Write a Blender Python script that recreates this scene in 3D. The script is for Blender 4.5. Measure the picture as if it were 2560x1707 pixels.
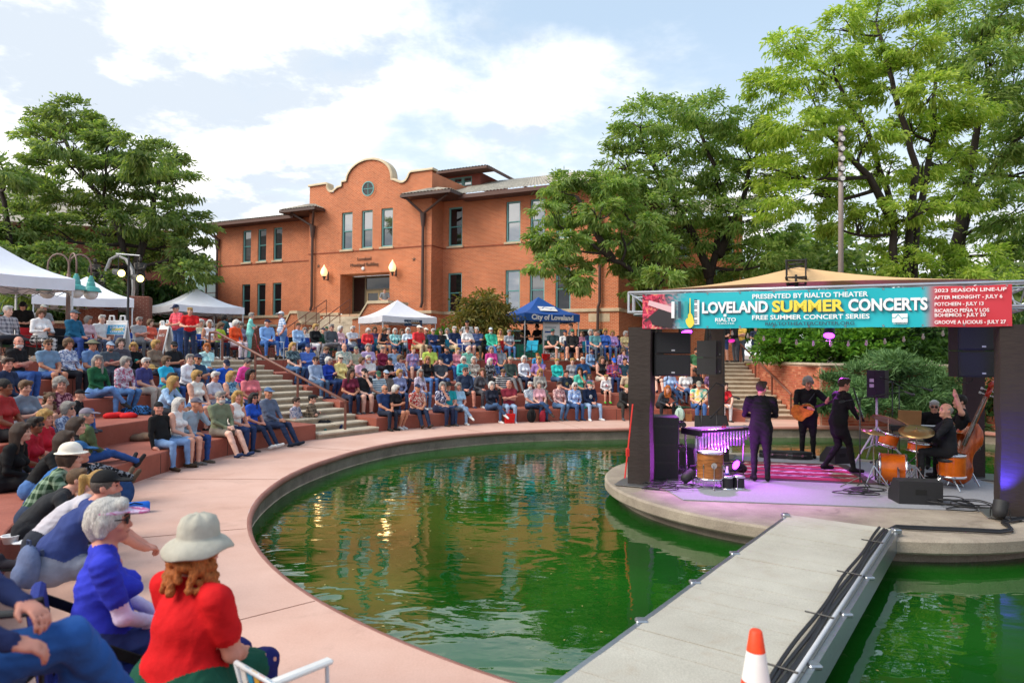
import bpy, math, random
import numpy as np
from mathutils import Vector, Matrix, Euler
R = math.radians
random.seed(7); RNG = np.random.default_rng(11)
for o in list(bpy.data.objects): bpy.data.objects.remove(o)
SC = bpy.context.scene
COL = SC.collection
# ------------------------------------------------------------------ camera
F_PX, EYE, PITCH, ROLL = 1707.0, 2.25, R(1.0), R(0.5)
def ray(px, py):
    x = (px-1280)/F_PX; y = -(py-853.5)/F_PX
    c, s = math.cos(ROLL), math.sin(ROLL)
    x, y = c*x-s*y, s*x+c*y
    return np.array([x, math.cos(PITCH)-y*math.sin(PITCH), math.sin(PITCH)+y*math.cos(PITCH)])
def onz(px, py, z=0.0):
    d = ray(px, py); return np.array([0, 0, EYE])+d*((z-EYE)/d[2])
def ony(px, py, Y):
    d = ray(px, py); return np.array([0, 0, EYE])+d*(Y/d[1])
cam = bpy.data.cameras.new('camera'); cam_ob = bpy.data.objects.new('camera', cam); COL.objects.link(cam_ob)
cam.sensor_width = 36; cam.lens = F_PX/2560*36; cam.clip_start = .05; cam.clip_end = 3000
_f = Vector((0, math.cos(PITCH), math.sin(PITCH))); _r0 = Vector((1, 0, 0)); _u0 = Vector((0, -math.sin(PITCH), math.cos(PITCH)))
_r = math.cos(ROLL)*_r0+math.sin(ROLL)*_u0; _u = -math.sin(ROLL)*_r0+math.cos(ROLL)*_u0
_m = Matrix.Identity(4)
for i in range(3):
    _m[i][0] = _r[i]; _m[i][1] = _u[i]; _m[i][2] = -_f[i]
_m[2][3] = EYE; cam_ob.matrix_world = _m
cam.dof.use_dof = True; cam.dof.focus_distance = 17.0; cam.dof.aperture_fstop = 2.0
SC.camera = cam_ob
# ------------------------------------------------------------------ world, sun, exposure
SUN_EL, SUN_AZ = R(42), R(-112)      # azimuth from +Y towards +X (negative: to the left of the view)
W = bpy.data.worlds.new('World'); SC.world = W; W.use_nodes = True
nt = W.node_tree; nt.nodes.clear()
def N(tree, typ, **kw):
    n = tree.nodes.new(typ)
    for k, v in kw.items():
        if k == 'op': n.operation = v
        elif k == 'ins':
            for a, b in v.items():
                if isinstance(b, bpy.types.NodeSocket): tree.links.new(b, n.inputs[a])
                else: n.inputs[a].default_value = b
        else: setattr(n, k, v)
    return n
def mth(tree, op, a, b=None, c=None):
    n = N(tree, 'ShaderNodeMath', op=op)
    for i, v in enumerate((a, b, c)):
        if v is None: continue
        if isinstance(v, bpy.types.NodeSocket): tree.links.new(v, n.inputs[i])
        else: n.inputs[i].default_value = v
    return n.outputs[0]
def sky_nodes():
    out = N(nt, 'ShaderNodeOutputWorld'); bg = N(nt, 'ShaderNodeBackground')
    sky = N(nt, 'ShaderNodeTexSky', sky_type='NISHITA', sun_disc=False, sun_elevation=SUN_EL, sun_rotation=SUN_AZ, air_density=1.0, dust_density=0.6, ozone_density=1.6)
    tc = N(nt, 'ShaderNodeTexCoord')
    sp = N(nt, 'ShaderNodeSeparateXYZ', ins={0: tc.outputs['Generated']})
    zc = mth(nt, 'MAXIMUM', sp.outputs[2], 0.0)
    zz = mth(nt, 'ADD', zc, 0.16)
    px = mth(nt, 'DIVIDE', sp.outputs[0], zz); py = mth(nt, 'DIVIDE', sp.outputs[1], zz)
    v = N(nt, 'ShaderNodeCombineXYZ', ins={0: px, 1: py, 2: 3.7})
    n1 = N(nt, 'ShaderNodeTexNoise', ins={'Vector': v.outputs[0], 'Scale': 0.95, 'Detail': 9.0, 'Roughness': .58, 'Distortion': .35})
    n2 = N(nt, 'ShaderNodeTexNoise', ins={'Vector': v.outputs[0], 'Scale': 2.6, 'Detail': 7.0, 'Roughness': .6})
    # more cloud low and to the left, clearer blue high on the right
    b = mth(nt, 'MULTIPLY', sp.outputs[0], -0.30)
    b = mth(nt, 'ADD', b, mth(nt, 'MULTIPLY', sp.outputs[2], -0.62))
    b = mth(nt, 'ADD', b, 0.298)
    m = mth(nt, 'ADD', n1.outputs['Fac'], b)
    mask = N(nt, 'ShaderNodeMapRange', interpolation_type='SMOOTHSTEP', ins={0: m, 1: .50, 2: .68})
    mask2 = N(nt, 'ShaderNodeMapRange', interpolation_type='SMOOTHSTEP', ins={0: n2.outputs['Fac'], 1: .42, 2: .58})
    cl = N(nt, 'ShaderNodeMix', data_type='RGBA', ins={0: mask2.outputs[0], 6: (7.8, 7.7, 7.55, 1), 7: (4.1, 4.55, 5.1, 1)})
    hz = N(nt, 'ShaderNodeMapRange', interpolation_type='SMOOTHSTEP', ins={0: sp.outputs[2], 1: 0.0, 2: .45, 3: 1.0, 4: 0.0})
    blue = N(nt, 'ShaderNodeMix', data_type='RGBA', ins={0: .7, 6: sky.outputs[0], 7: (3.7, 4.65, 5.6, 1)})
    blue2 = N(nt, 'ShaderNodeMix', data_type='RGBA', ins={0: mth(nt, 'MULTIPLY', hz.outputs[0], .55), 6: blue.outputs[2], 7: (7.4, 7.5, 7.6, 1)})
    mx = N(nt, 'ShaderNodeMix', data_type='RGBA', ins={0: mask.outputs[0], 6: blue2.outputs[2], 7: cl.outputs[2]})
    nt.links.new(mx.outputs[2], bg.inputs[0]); bg.inputs[1].default_value = 0.098
    nt.links.new(bg.outputs[0], out.inputs[0])
sky_nodes()
sun = bpy.data.lights.new('sun', 'SUN'); sun.energy = 2.1; sun.angle = R(40); sun.color = (1, .91, .78)
sun_ob = bpy.data.objects.new('sun', sun); COL.objects.link(sun_ob)
_d = Vector((math.sin(SUN_AZ)*math.cos(SUN_EL), math.cos(SUN_AZ)*math.cos(SUN_EL), math.sin(SUN_EL)))
sun_ob.rotation_euler = _d.to_track_quat('Z', 'Y').to_euler(); sun_ob.location = _d*200
VS = SC.view_settings; VS.view_transform = 'Standard'; VS.look = 'None'; VS.exposure = 0.98; VS.gamma = 1; VS.use_curve_mapping = False
SC.cycles.max_bounces = 6; SC.cycles.diffuse_bounces = 4; SC.cycles.glossy_bounces = 2; SC.cycles.transmission_bounces = 2; SC.cycles.transparent_max_bounces = 4
# ------------------------------------------------------------------ materials
_mats = {}
def srgb(h):
    h = h.lstrip('#'); c = [int(h[i:i+2], 16)/255 for i in (0, 2, 4)]
    return tuple(x/12.92 if x <= .04045 else ((x+.055)/1.055)**2.4 for x in c)
def lin(c): return srgb(c) if isinstance(c, str) else tuple(c)
def mat(name, col=(.5, .5, .5), rough=.6, var=.12, scale=6.0, bump=.0, metal=0., spec=.5, emit=None, estr=0., trans=0., coord='Object', bscale=None, detail=4.0, col2=None, stretch=None, alpha=None):
    if name in _mats: return _mats[name]
    m = bpy.data.materials.new(name); m.use_nodes = True; t = m.node_tree; p = t.nodes['Principled BSDF']
    col = lin(col)
    p.inputs['Roughness'].default_value = rough; p.inputs['Metallic'].default_value = metal
    p.inputs['Specular IOR Level'].default_value = spec
    tc = N(t, 'ShaderNodeTexCoord').outputs[coord]
    if stretch:
        tc = N(t, 'ShaderNodeMapping', ins={0: tc, 3: stretch}).outputs[0]
    if var or col2:
        nz = N(t, 'ShaderNodeTexNoise', ins={'Vector': tc, 'Scale': scale, 'Detail': detail, 'Roughness': .6})
        mr = N(t, 'ShaderNodeMapRange', ins={0: nz.outputs['Fac'], 1: .3, 2: .7})
        c0 = [max(0, x*(1-var)) for x in col]; c1 = [min(1, x*(1+var)) for x in (lin(col2) if col2 else col)]
        mx = N(t, 'ShaderNodeMix', data_type='RGBA', ins={0: mr.outputs[0], 6: (*c0, 1), 7: (*c1, 1)})
        t.links.new(mx.outputs[2], p.inputs['Base Color'])
    else: p.inputs['Base Color'].default_value = (*col, 1)
    if bump:
        nb = N(t, 'ShaderNodeTexNoise', ins={'Vector': tc, 'Scale': bscale or scale*3, 'Detail': 5.0})
        bp = N(t, 'ShaderNodeBump', ins={'Strength': min(1, bump), 'Distance': .02, 'Height': nb.outputs['Fac']})
        t.links.new(bp.outputs[0], p.inputs['Normal'])
    if emit is not None:
        p.inputs['Emission Color'].default_value = (*lin(emit), 1); p.inputs['Emission Strength'].default_value = estr
    m.cycles.emission_sampling = 'NONE'
    if trans: p.inputs['Transmission Weight'].default_value = trans
    _mats[name] = m; return m
# ------------------------------------------------------------------ mesh building
class MB:
    def __init__(s): s.v = []; s.f = []; s.m = []
    def add(s, vs, fs, mi=0, M=None):
        o = len(s.v)
        for p in vs:
            p = Vector(p)
            s.v.append(tuple(M @ p if M is not None else p))
        for f in fs: s.f.append(tuple(i+o for i in f)); s.m.append(mi)
        return s
    def box(s, x0, x1, y0, y1, z0, z1, mi=0, M=None):
        return s.add([(x0, y0, z0), (x1, y0, z0), (x1, y1, z0), (x0, y1, z0), (x0, y0, z1), (x1, y0, z1), (x1, y1, z1), (x0, y1, z1)],
                     [(0, 3, 2, 1), (4, 5, 6, 7), (0, 1, 5, 4), (1, 2, 6, 5), (2, 3, 7, 6), (3, 0, 4, 7)], mi, M)
    def bbox(s, x0, x1, y0, y1, z0, z1, b=.02, mi=0, M=None):
        # box with chamfered edges
        vs = []; X = (x0, x1); Y = (y0, y1); Z = (z0, z1); idx = {}
        for i in (0, 1):
            for j in (0, 1):
                for k in (0, 1):
                    sx, sy, sz = (b, -b)[i], (b, -b)[j], (b, -b)[k]
                    for a, p in enumerate(((X[i], Y[j]+sy, Z[k]+sz), (X[i]+sx, Y[j], Z[k]+sz), (X[i]+sx, Y[j]+sy, Z[k]))):
                        idx[i, j, k, a] = len(vs); vs.append(p)
        g = lambda i, j, k, a: idx[i, j, k, a]; fs = []
        for i in (0, 1):
            q = [g(i, 0, 0, 0), g(i, 1, 0, 0), g(i, 1, 1, 0), g(i, 0, 1, 0)]; fs.append(q if i else q[::-1])
            q = [g(0, i, 0, 1), g(1, i, 0, 1), g(1, i, 1, 1), g(0, i, 1, 1)]; fs.append(q[::-1] if i else q)
            q = [g(0, 0, i, 2), g(1, 0, i, 2), g(1, 1, i, 2), g(0, 1, i, 2)]; fs.append(q if i else q[::-1])
        for i in (0, 1):
            for j in (0, 1):
                fs.append([g(i, j, 0, 0), g(i, j, 1, 0), g(i, j, 1, 1), g(i, j, 0, 1)][::1 if (i == j) else -1])
                fs.append([g(i, 0, j, 0), g(i, 1, j, 0), g(i, 1, j, 2), g(i, 0, j, 2)][::-1 if (i == j) else 1])
                fs.append([g(0, i, j, 1), g(1, i, j, 1), g(1, i, j, 2), g(0, i, j, 2)][::1 if (i == j) else -1])
                for k in (0, 1):
                    q = [g(i, j, k, 0), g(i, j, k, 1), g(i, j, k, 2)]
                    fs.append(q if (i+j+k) % 2 == 1 else q[::-1])
        return s.add(vs, fs, mi, M)
    def tube(s, pts, r, n=8, mi=0, M=None, cap=True, closed=False):
        pts = [Vector(p) for p in pts]; L = len(pts); rs = list(r) if hasattr(r, '__len__') else [r]*L
        vs = []; up = Vector((0, 0, 1)); prev = None
        for i, p in enumerate(pts):
            a = pts[i-1] if i else (pts[-1] if closed else pts[0]); b = pts[i+1] if i < L-1 else (pts[0] if closed else pts[-1])
            d = (b-a)
            if d.length < 1e-9: d = Vector((0, 0, 1))
            d.normalize()
            if prev is None:
                x = d.cross(up)
                if x.length < 1e-3: x = d.cross(Vector((1, 0, 0)))
            else: x = prev-d*prev.dot(d)
            x.normalize(); prev = x; y = d.cross(x)
            for k in range(n):
                t = 2*math.pi*k/n; vs.append(p+(x*math.cos(t)+y*math.sin(t))*rs[i])
        fs = []
        for i in range(L if closed else L-1):
            i2 = (i+1) % L
            for k in range(n): fs.append((i*n+k, i*n+(k+1) % n, i2*n+(k+1) % n, i2*n+k))
        if cap and not closed: fs.append(tuple(range(n))[::-1]); fs.append(tuple((L-1)*n+k for k in range(n)))
        return s.add(vs, fs, mi, M)
    def cyl(s, a, b, r, r2=None, n=14, mi=0, M=None): return s.tube([a, b], [r, r if r2 is None else r2], n, mi, M)
    def lathe(s, prof, n=20, mi=0, M=None, cap=True):
        vs = []; fs = []; L = len(prof)
        for (r, z) in prof:
            for k in range(n):
                t = 2*math.pi*k/n; vs.append((r*math.cos(t), r*math.sin(t), z))
        for i in range(L-1):
            for k in range(n): fs.append((i*n+k, i*n+(k+1) % n, (i+1)*n+(k+1) % n, (i+1)*n+k))
        if cap:
            if prof[0][0] > 1e-4: fs.append(tuple(range(n))[::-1])
            if prof[-1][0] > 1e-4: fs.append(tuple((L-1)*n+k for k in range(n)))
        return s.add(vs, fs, mi, M)
    def prism(s, poly, z0, z1, mi=0, M=None):
        n = len(poly); vs = [(x, y, z0) for x, y in poly]+[(x, y, z1) for x, y in poly]
        fs = [tuple(range(n))[::-1], tuple(range(n, 2*n))]+[(i, (i+1) % n, n+(i+1) % n, n+i) for i in range(n)]
        return s.add(vs, fs, mi, M)
    def grid(s, P, mi=0, M=None, flip=False):
        # P: rows of points
        a = len(P); b = len(P[0]); vs = [p for r_ in P for p in r_]; fs = []
        for i in range(a-1):
            for j in range(b-1):
                q = (i*b+j, i*b+j+1, (i+1)*b+j+1, (i+1)*b+j); fs.append(q[::-1] if flip else q)
        return s.add(vs, fs, mi, M)
    def build(s, name, mats, parent=None, smooth=False, loc=None, rot=None, data=None):
        me = bpy.data.meshes.new(name); me.from_pydata(s.v, [], s.f)
        mats = mats if isinstance(mats, (list, tuple)) else [mats]
        for m in mats: me.materials.append(m)
        if len(mats) > 1: me.polygons.foreach_set('material_index', s.m)
        if smooth: me.polygons.foreach_set('use_smooth', [True]*len(me.polygons))
        me.update()
        return obj(name, me, parent, loc, rot)
def obj(name, data, parent=None, loc=None, rot=None):
    o = bpy.data.objects.new(name, data); COL.objects.link(o)
    if parent is not None: o.parent = parent
    if loc is not None: o.location = loc
    if rot is not None: o.rotation_euler = rot
    return o
def tag(o, label=None, cat=None, group=None, kind=None):
    if label: o['label'] = label
    if cat: o['category'] = cat
    if group: o['group'] = group
    if kind: o['kind'] = kind
    return o
def thing(name, label, cat, loc=(0, 0, 0), rz=0., group=None):
    o = obj(name, None, None, loc, (0, 0, rz)); o.empty_display_size = .2
    return tag(o, label, cat, group)
def np_mesh(name, V, Fq, mats, mi=None, smooth=True):
    me = bpy.data.meshes.new(name); V = np.asarray(V, np.float32); Fq = np.asarray(Fq, np.int32)
    n = Fq.shape[1]; me.vertices.add(len(V)); me.vertices.foreach_set('co', V.ravel())
    me.loops.add(Fq.size); me.loops.foreach_set('vertex_index', Fq.ravel())
    me.polygons.add(len(Fq)); me.polygons.foreach_set('loop_start', np.arange(len(Fq), dtype=np.int32)*n)
    for m in (mats if isinstance(mats, (list, tuple)) else [mats]): me.materials.append(m)
    if mi is not None: me.polygons.foreach_set('material_index', np.asarray(mi, np.int32))
    me.polygons.foreach_set('use_smooth', np.full(len(Fq), smooth)); me.update(calc_edges=True); me.validate()
    return me
def text_mesh(body, size, mats, name='lettering', bold=0., align='CENTER', parent=None, M=None, extrude=.001, width=None, shear=0.):
    cu = bpy.data.curves.new('t', 'FONT'); cu.body = body; cu.size = size; cu.align_x = align; cu.align_y = 'CENTER'; cu.offset = bold; cu.extrude = extrude; cu.resolution_u = 3; cu.shear = shear
    to = bpy.data.objects.new('t', cu); COL.objects.link(to)
    dg = bpy.context.evaluated_depsgraph_get(); me = bpy.data.meshes.new_from_object(to.evaluated_get(dg))
    bpy.data.objects.remove(to); bpy.data.curves.remove(cu)
    me.materials.clear(); me.materials.append(mats); me.name = name
    if width:
        xs = [v.co.x for v in me.vertices]; w = max(xs)-min(xs)
        for v in me.vertices: v.co.x *= width/w
    o = obj(name, me, parent)
    if size < .2: o['kind'] = 'stuff'
    if M is not None: o.matrix_local = M
    return o
def frame(o, x, y, z=None):
    # matrix with given x,y axes
    x = Vector(x).normalized(); y = Vector(y).normalized(); z = x.cross(y)
    m = Matrix.Identity(4)
    for i in range(3): m[i][0] = x[i]; m[i][1] = y[i]; m[i][2] = z[i]; m[i][3] = o[i]
    return m
def copy_tree(o, parent=None):
    c = o.copy(); COL.objects.link(c); c.parent = parent
    for ch in o.children: copy_tree(ch, c)
    return c
# ================================================================== the site: pool, plaza, terraces
CX, CY = 4.9, 12.2
RISE = .39; RT = [11.3, 12.8, 14.3, 15.8, 17.3]; ZT = 1.95; ZW = -.34
def pol(r, a, z=0.): return (CX+r*math.cos(R(a)), CY+r*math.sin(R(a)), z)
def pool_r(a):
    return float(np.interp(a, [-60, -30, 0, 20, 45, 69, 86, 104, 125, 147, 165, 185, 300], [8.9, 10.5, 11.5, 12.4, 12.6, 10.15, 9.0, 8.75, 9.15, 9.25, 9.0, 8.9, 8.9]))
def plaza_r(a):
    return float(np.interp(a, [-60, -30, 0, 20, 45, 62, 65.4, 66.4, 70, 75, 78, 85, 92, 300], [11.3, 11.3, 12.2, 13.1, 13.3, 11.2, 11.6, 13.4, 12.95, 12.6, 11.6, 11.35, 11.3, 11.3]))
def terr_r(a):
    return float(np.interp(a, [-60, -30, 0, 20, 45, 62, 65.4, 66.4, 73.6, 80.4, 81, 300, ], [17.3, 11.3, 12.2, 13.1, 13.3, 11.2, 11.6, 13.4, 18.5, 18.0, 17.3, 17.3]))
def pitted(name, base, base2, rough=.75, bump=.25, scale=1.2, fine=60, stain=.25, staincol=(.05, .04, .03), spk=.16):
    # concrete-like ground: large blotches, speckle, fine pits, dirt
    m = bpy.data.materials.new(name); m.use_nodes = True; t = m.node_tree; p = t.nodes['Principled BSDF']; p.inputs['Roughness'].default_value = rough
    g = N(t, 'ShaderNodeNewGeometry').outputs['Position']
    a = N(t, 'ShaderNodeTexNoise', ins={'Vector': g, 'Scale': scale, 'Detail': 6.0, 'Roughness': .65})
    b = N(t, 'ShaderNodeTexNoise', ins={'Vector': g, 'Scale': fine, 'Detail': 3.0})
    c = N(t, 'ShaderNodeTexNoise', ins={'Vector': g, 'Scale': scale*2.7, 'Detail': 8.0, 'Roughness': .7, 'Distortion': .8})
    ra = N(t, 'ShaderNodeMapRange', ins={0: a.outputs['Fac'], 1: .35, 2: .65})
    m1 = N(t, 'ShaderNodeMix', data_type='RGBA', ins={0: ra.outputs[0], 6: (*lin(base), 1), 7: (*lin(base2), 1)})
    rb = N(t, 'ShaderNodeMapRange', ins={0: b.outputs['Fac'], 1: .3, 2: .7, 3: 1-spk, 4: 1+spk})
    m2 = N(t, 'ShaderNodeMix', data_type='RGBA', blend_type='MULTIPLY', ins={0: 1.0, 6: m1.outputs[2], 7: rb.outputs[0]})
    rc = N(t, 'ShaderNodeMapRange', ins={0: c.outputs['Fac'], 1: .54, 2: .8, 3: 0., 4: stain})
    m3 = N(t, 'ShaderNodeMix', data_type='RGBA', ins={0: rc.outputs[0], 6: m2.outputs[2], 7: (*staincol, 1)})
    t.links.new(m3.outputs[2], p.inputs['Base Color'])
    bp = N(t, 'ShaderNodeBump', ins={'Strength': bump, 'Distance': .01, 'Height': b.outputs['Fac']}); t.links.new(bp.outputs[0], p.inputs['Normal'])
    return m
M_PLAZA = pitted('plaza_pink_concrete', '#c59b8a', '#d3ae9f', stain=.4, staincol=(.26, .15, .12), bump=.15, scale=.55, spk=.05)
M_TIER = pitted('tier_red_concrete', '#8f4a3a', '#a35c4a', stain=.3, staincol=(.12, .05, .035))
M_CONC = pitted('old_concrete', '#82766a', '#aa9e8d', stain=.8, staincol=(.09, .065, .045), scale=.9, bump=.4)
M_CONCD = pitted('wet_concrete', '#75695b', '#948778', stain=.7, staincol=(.05, .035, .02), scale=2.0, bump=.4)
M_LIP = pitted('pool_lip', '#a2695a', '#b37c6d', stain=.3, staincol=(.1, .06, .05))
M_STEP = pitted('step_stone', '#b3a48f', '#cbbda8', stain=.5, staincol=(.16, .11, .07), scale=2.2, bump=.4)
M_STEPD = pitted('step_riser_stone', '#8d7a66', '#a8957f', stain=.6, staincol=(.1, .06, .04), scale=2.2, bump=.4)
M_EARTH = pitted('terrace_paving', '#8b7466', '#a18a7a', stain=.3)
def ring(name, ri, ro, z, a0, a1, m, step=1.0, kind='structure', zo=None):
    n = max(2, int(abs(a1-a0)/step)+1); A = np.linspace(a0, a1, n)
    b = MB(); P = [[pol(ri(a), a, z) for a in A], [pol(ro(a), a, z if zo is None else zo) for a in A]]
    b.grid(P, flip=(a1 > a0)); o = b.build(name, m)
    if kind: o['kind'] = kind
    return o
# water
def water_mat():
    m = bpy.data.materials.new('green_pool_water'); m.use_nodes = True; t = m.node_tree; p = t.nodes['Principled BSDF']
    g = N(t, 'ShaderNodeNewGeometry').outputs['Position']
    a = N(t, 'ShaderNodeTexNoise', ins={'Vector': g, 'Scale': .35, 'Detail': 3.0})
    ra = N(t, 'ShaderNodeMapRange', ins={0: a.outputs['Fac'], 1: .35, 2: .65})
    mx = N(t, 'ShaderNodeMix', data_type='RGBA', ins={0: ra.outputs[0], 6: (.004, .050, .004, 1), 7: (.009, .092, .007, 1)})
    t.links.new(mx.outputs[2], p.inputs['Base Color']); p.inputs['Roughness'].default_value = .012; p.inputs['IOR'].default_value = 1.62
    p.inputs['Specular IOR Level'].default_value = .6
    mp = N(t, 'ShaderNodeMapping', ins={0: g, 2: (0, 0, R(20)), 3: (.8, 1.35, 1)})
    w1 = N(t, 'ShaderNodeTexNoise', ins={'Vector': mp.outputs[0], 'Scale': 1.7, 'Detail': 2.0, 'Roughness': .45, 'Distortion': .6})
    w2 = N(t, 'ShaderNodeTexNoise', ins={'Vector': mp.outputs[0], 'Scale': 6.5, 'Detail': 2.0, 'Roughness': .5, 'Distortion': .4})
    amp = N(t, 'ShaderNodeTexNoise', ins={'Vector': g, 'Scale': .22, 'Detail': 1.0})
    ar = N(t, 'ShaderNodeMapRange', ins={0: amp.outputs['Fac'], 1: .35, 2: .65, 3: .25, 4: 1.})
    h = mth(t, 'ADD', w1.outputs['Fac'], mth(t, 'MULTIPLY', w2.outputs['Fac'], mth(t, 'MULTIPLY', ar.outputs[0], .16)))
    bp = N(t, 'ShaderNodeBump', ins={'Strength': .22, 'Distance': .05, 'Height': h}); t.links.new(bp.outputs[0], p.inputs['Normal'])
    return m
A = np.linspace(-60, 300, 121)
b = MB(); b.grid([[(CX, CY, ZW)]*len(A), [pol(pool_r(a)+.05, a, ZW) for a in A]], flip=True)
pool = b.build('pool_water', water_mat()); pool['kind'] = 'structure'
g = np.random.default_rng(5); b = MB()
for k in range(130):
    a = g.uniform(140, 300); r = 8.8-abs(g.normal(0, 1.6))-.1*(k % 3); x, y, _ = pol(r, a); t = g.uniform(0, 6.28); s = g.uniform(.008, .022); b.add([(x+s*math.cos(t), y+s*math.sin(t), ZW+.004), (x-s*.5*math.sin(t), y+s*.5*math.cos(t), ZW+.006), (x-s*math.cos(t), y-s*math.sin(t), ZW+.004), (x+s*.5*math.sin(t), y-s*.5*math.cos(t), ZW+.006)], [(0, 1, 2, 3)])
tag(b.build('floating_leaves', mat('yellow_leaf_fleck', '#b0a060', .7, .3, 9)), 'tiny yellow leaf flecks floating on the green pool', 'leaves', kind='stuff')
# pool wall and lip, plaza
b = MB()
b.grid([[pol(pool_r(a)+.06, a, ZW-.3) for a in A], [pol(pool_r(a)+.06, a, -.10) for a in A]])
o = b.build('pool_wall', M_CONCD, smooth=True); o['kind'] = 'structure'
b = MB()
b.grid([[pol(pool_r(a)+.08, a, -.095) for a in A], [pol(pool_r(a), a, -.095) for a in A], [pol(pool_r(a)-.012, a, -.05) for a in A], [pol(pool_r(a), a, -.008) for a in A], [pol(pool_r(a)+.05, a, .002) for a in A]])
o = b.build('pool_edge', M_LIP, smooth=True); o['kind'] = 'structure'
n = 361; A = np.linspace(-60, 300, n)
b = MB(); b.grid([[pol(pool_r(a)+.05, a, .002) for a in A], [pol(max(plaza_r(a), pool_r(a)+.3)+.02, a, 0) for a in A]], flip=True)
o = b.build('plaza', M_PLAZA); o['kind'] = 'structure'
for a in (108, 128, 158, 181, 203, 222, 238, 255):
    jb = MB(); r0, r1 = pool_r(a)+.06, plaza_r(a)-.02; M = Matrix.Translation((CX, CY, 0)) @ Matrix.Rotation(R(a), 4, 'Z'); jb.box(r0, r1, -.004, .004, 0, .0055, 0, M); jb.build('joint', mat('plaza_joint', '#8a6254', .9, .2, 9), o)
# terraces: treads and risers, left section 151..300 deg, right section up to x=7.9
STL = 146.; STW = 1.08; XR = 7.9
def aL(r): return STL+math.degrees(math.asin(STW/r))
def aR(r): return STL-math.degrees(math.asin(STW/r))
def aE(r): return math.degrees(math.acos((XR-CX)/r))
def tier(name, k, sec):
    r0 = RT[k]; r1 = RT[k+1] if k < 4 else RT[4]+.5; z0 = k*RISE; z1 = (k+1)*RISE
    a0, a1 = ((aL(r0), 300.), (aE(r0), aR(r0)))[sec]; b0, b1 = ((aL(r1), 300.), (aE(r1), aR(r1)))[sec]
    n = 60; A0 = np.linspace(a0, a1, n); A1 = np.linspace(b0, b1, n); e = .025
    rows = [[pol(r0, a, z0-.05) for a in A0], [pol(r0, a, z1-e) for a in A0], [pol(r0+.008, a, z1-.007) for a in A0], [pol(r0+e, a, z1) for a in A0], [pol(r1+.03, a, z1) for a in A1]]
    b = MB(); b.grid(rows[:2], flip=True); b.grid(rows[1:4], flip=True); b.grid(rows[3:], flip=True)
    for i in (0, n-1):   # end walls
        q = [rows[0][i], rows[1][i], rows[3][i], rows[4][i], (rows[4][i][0], rows[4][i][1], z0-.05)]
        b.add(q, [(0, 1, 2, 3, 4)] if i == 0 else [(4, 3, 2, 1, 0)])
    # expansion joints
    o = b.build(name, M_TIER); o['kind'] = 'structure'
    jb = MB()
    for a in np.arange(a0+4, a1-1, 11.5 if sec == 0 else 9.0):
        for rr in (r0-.003,):
            M = Matrix.Translation(pol(rr, a, 0)) @ Matrix.Rotation(R(a), 4, 'Z'); jb.box(-.003, .004, -.006, .006, z0+.004, z1-.03, 0, M)
    if jb.v: jb.build('joint', mat('joint_dark', (.05, .03, .025), .9, 0), o)
for k in range(5):
    tier('seating_terrace', k, 0); tier('seating_terrace', k, 1)
# upper ground: one sheet from the terraces' rim to the horizon
b = MB()
rad = [0, .5, 4, 12, 40, 120, 420, 1400]
b.grid([[pol(terr_r(a)+d, a, ZT+.003) for a in A] for d in rad], flip=True)
o = b.build('ground', M_EARTH); o['kind'] = 'structure'
# ------------------------------------------------------------------ stairs: each step a slab with an overhanging stone tread
def stair(name, label, base, ang, width, n, run, rise, z0=0.):
    root = thing(name, label, 'staircase', base, ang)      # local +Y up the flight
    for i in range(n):
        y0 = i*run; z1 = z0+(i+1)*rise; j = random.uniform
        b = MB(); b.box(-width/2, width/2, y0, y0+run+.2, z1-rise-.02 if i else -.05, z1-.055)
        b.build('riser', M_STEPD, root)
        x = -width/2-.005; 
        while x < width/2-.3:
            w = min(random.uniform(.9, 1.5), width/2+.005-x)
            if width/2-(x+w) < .35: w = width/2+.005-x
            d = j(-.008, .012)
            b = MB(); b.bbox(x+.003, x+w-.003, y0-.035+d, y0+run+.04, z1-.056, z1+j(-.002, .003), .014)
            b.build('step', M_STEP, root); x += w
    return root
ca, sa = math.cos(R(STL)), math.sin(R(STL))
p = pol(11.15, STL)
stair('stone_staircase', 'long pale stone staircase with a brown centre handrail beside the left seating', p, R(STL-90), 2*STW-.02, 13, (RT[4]-11.15)/13, ZT/13)
stair('stone_staircase', 'weathered stone staircase beside the brick retaining wall behind the stage', (9.0, 24.25, 0), 0, 2.18, 13, .445, ZT/13)
M_RAIL = mat('brown_painted_rail', '#6e4236', .45, .15, 20)
def handrail(label, pts, posts, r=.038, h=.86):
    root = thing('handrail', label, 'handrail', posts[0])
    o0 = Vector(posts[0]); b = MB(); b.tube([Vector(p)-o0 for p in pts], r, 10); b.build('rail', M_RAIL, root, True)
    for q, top in zip(posts, tops):
        b = MB(); l = Vector(q)-o0; b.box(l.x-.028, l.x+.028, l.y-.028, l.y+.028, l.z-.05, top-o0.z-.01); b.build('post', M_RAIL, root)
def flight_pts(base, ang, n, run, rise, xs=0., h=.86):
    def at(i, dz=0.): 
        c, s = math.cos(ang), math.sin(ang); y = i*run
        return (base[0]+c*xs-s*y, base[1]+s*xs+c*y, base[2]+i*rise+dz)
    return at
run = (RT[4]-11.15)/13
at = flight_pts(p, R(STL-90), 13, run, ZT/13)
posts = [at(.4), at(4.6), at(8.8), at(12.4), at(13.9)]; posts = [(x, y, z if i < 4 else ZT) for i, (x, y, z) in enumerate(posts)]
tops = [q[2]+.86 for q in posts]; tops[4] = tops[3]+.12
handrail('brown tubular handrail running up the middle of the left stone staircase', [at(.4, .80), at(.4, .86), at(12.5, .88), (*at(13.0)[:2], tops[4]), (*posts[4][:2], tops[4])], posts)
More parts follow.
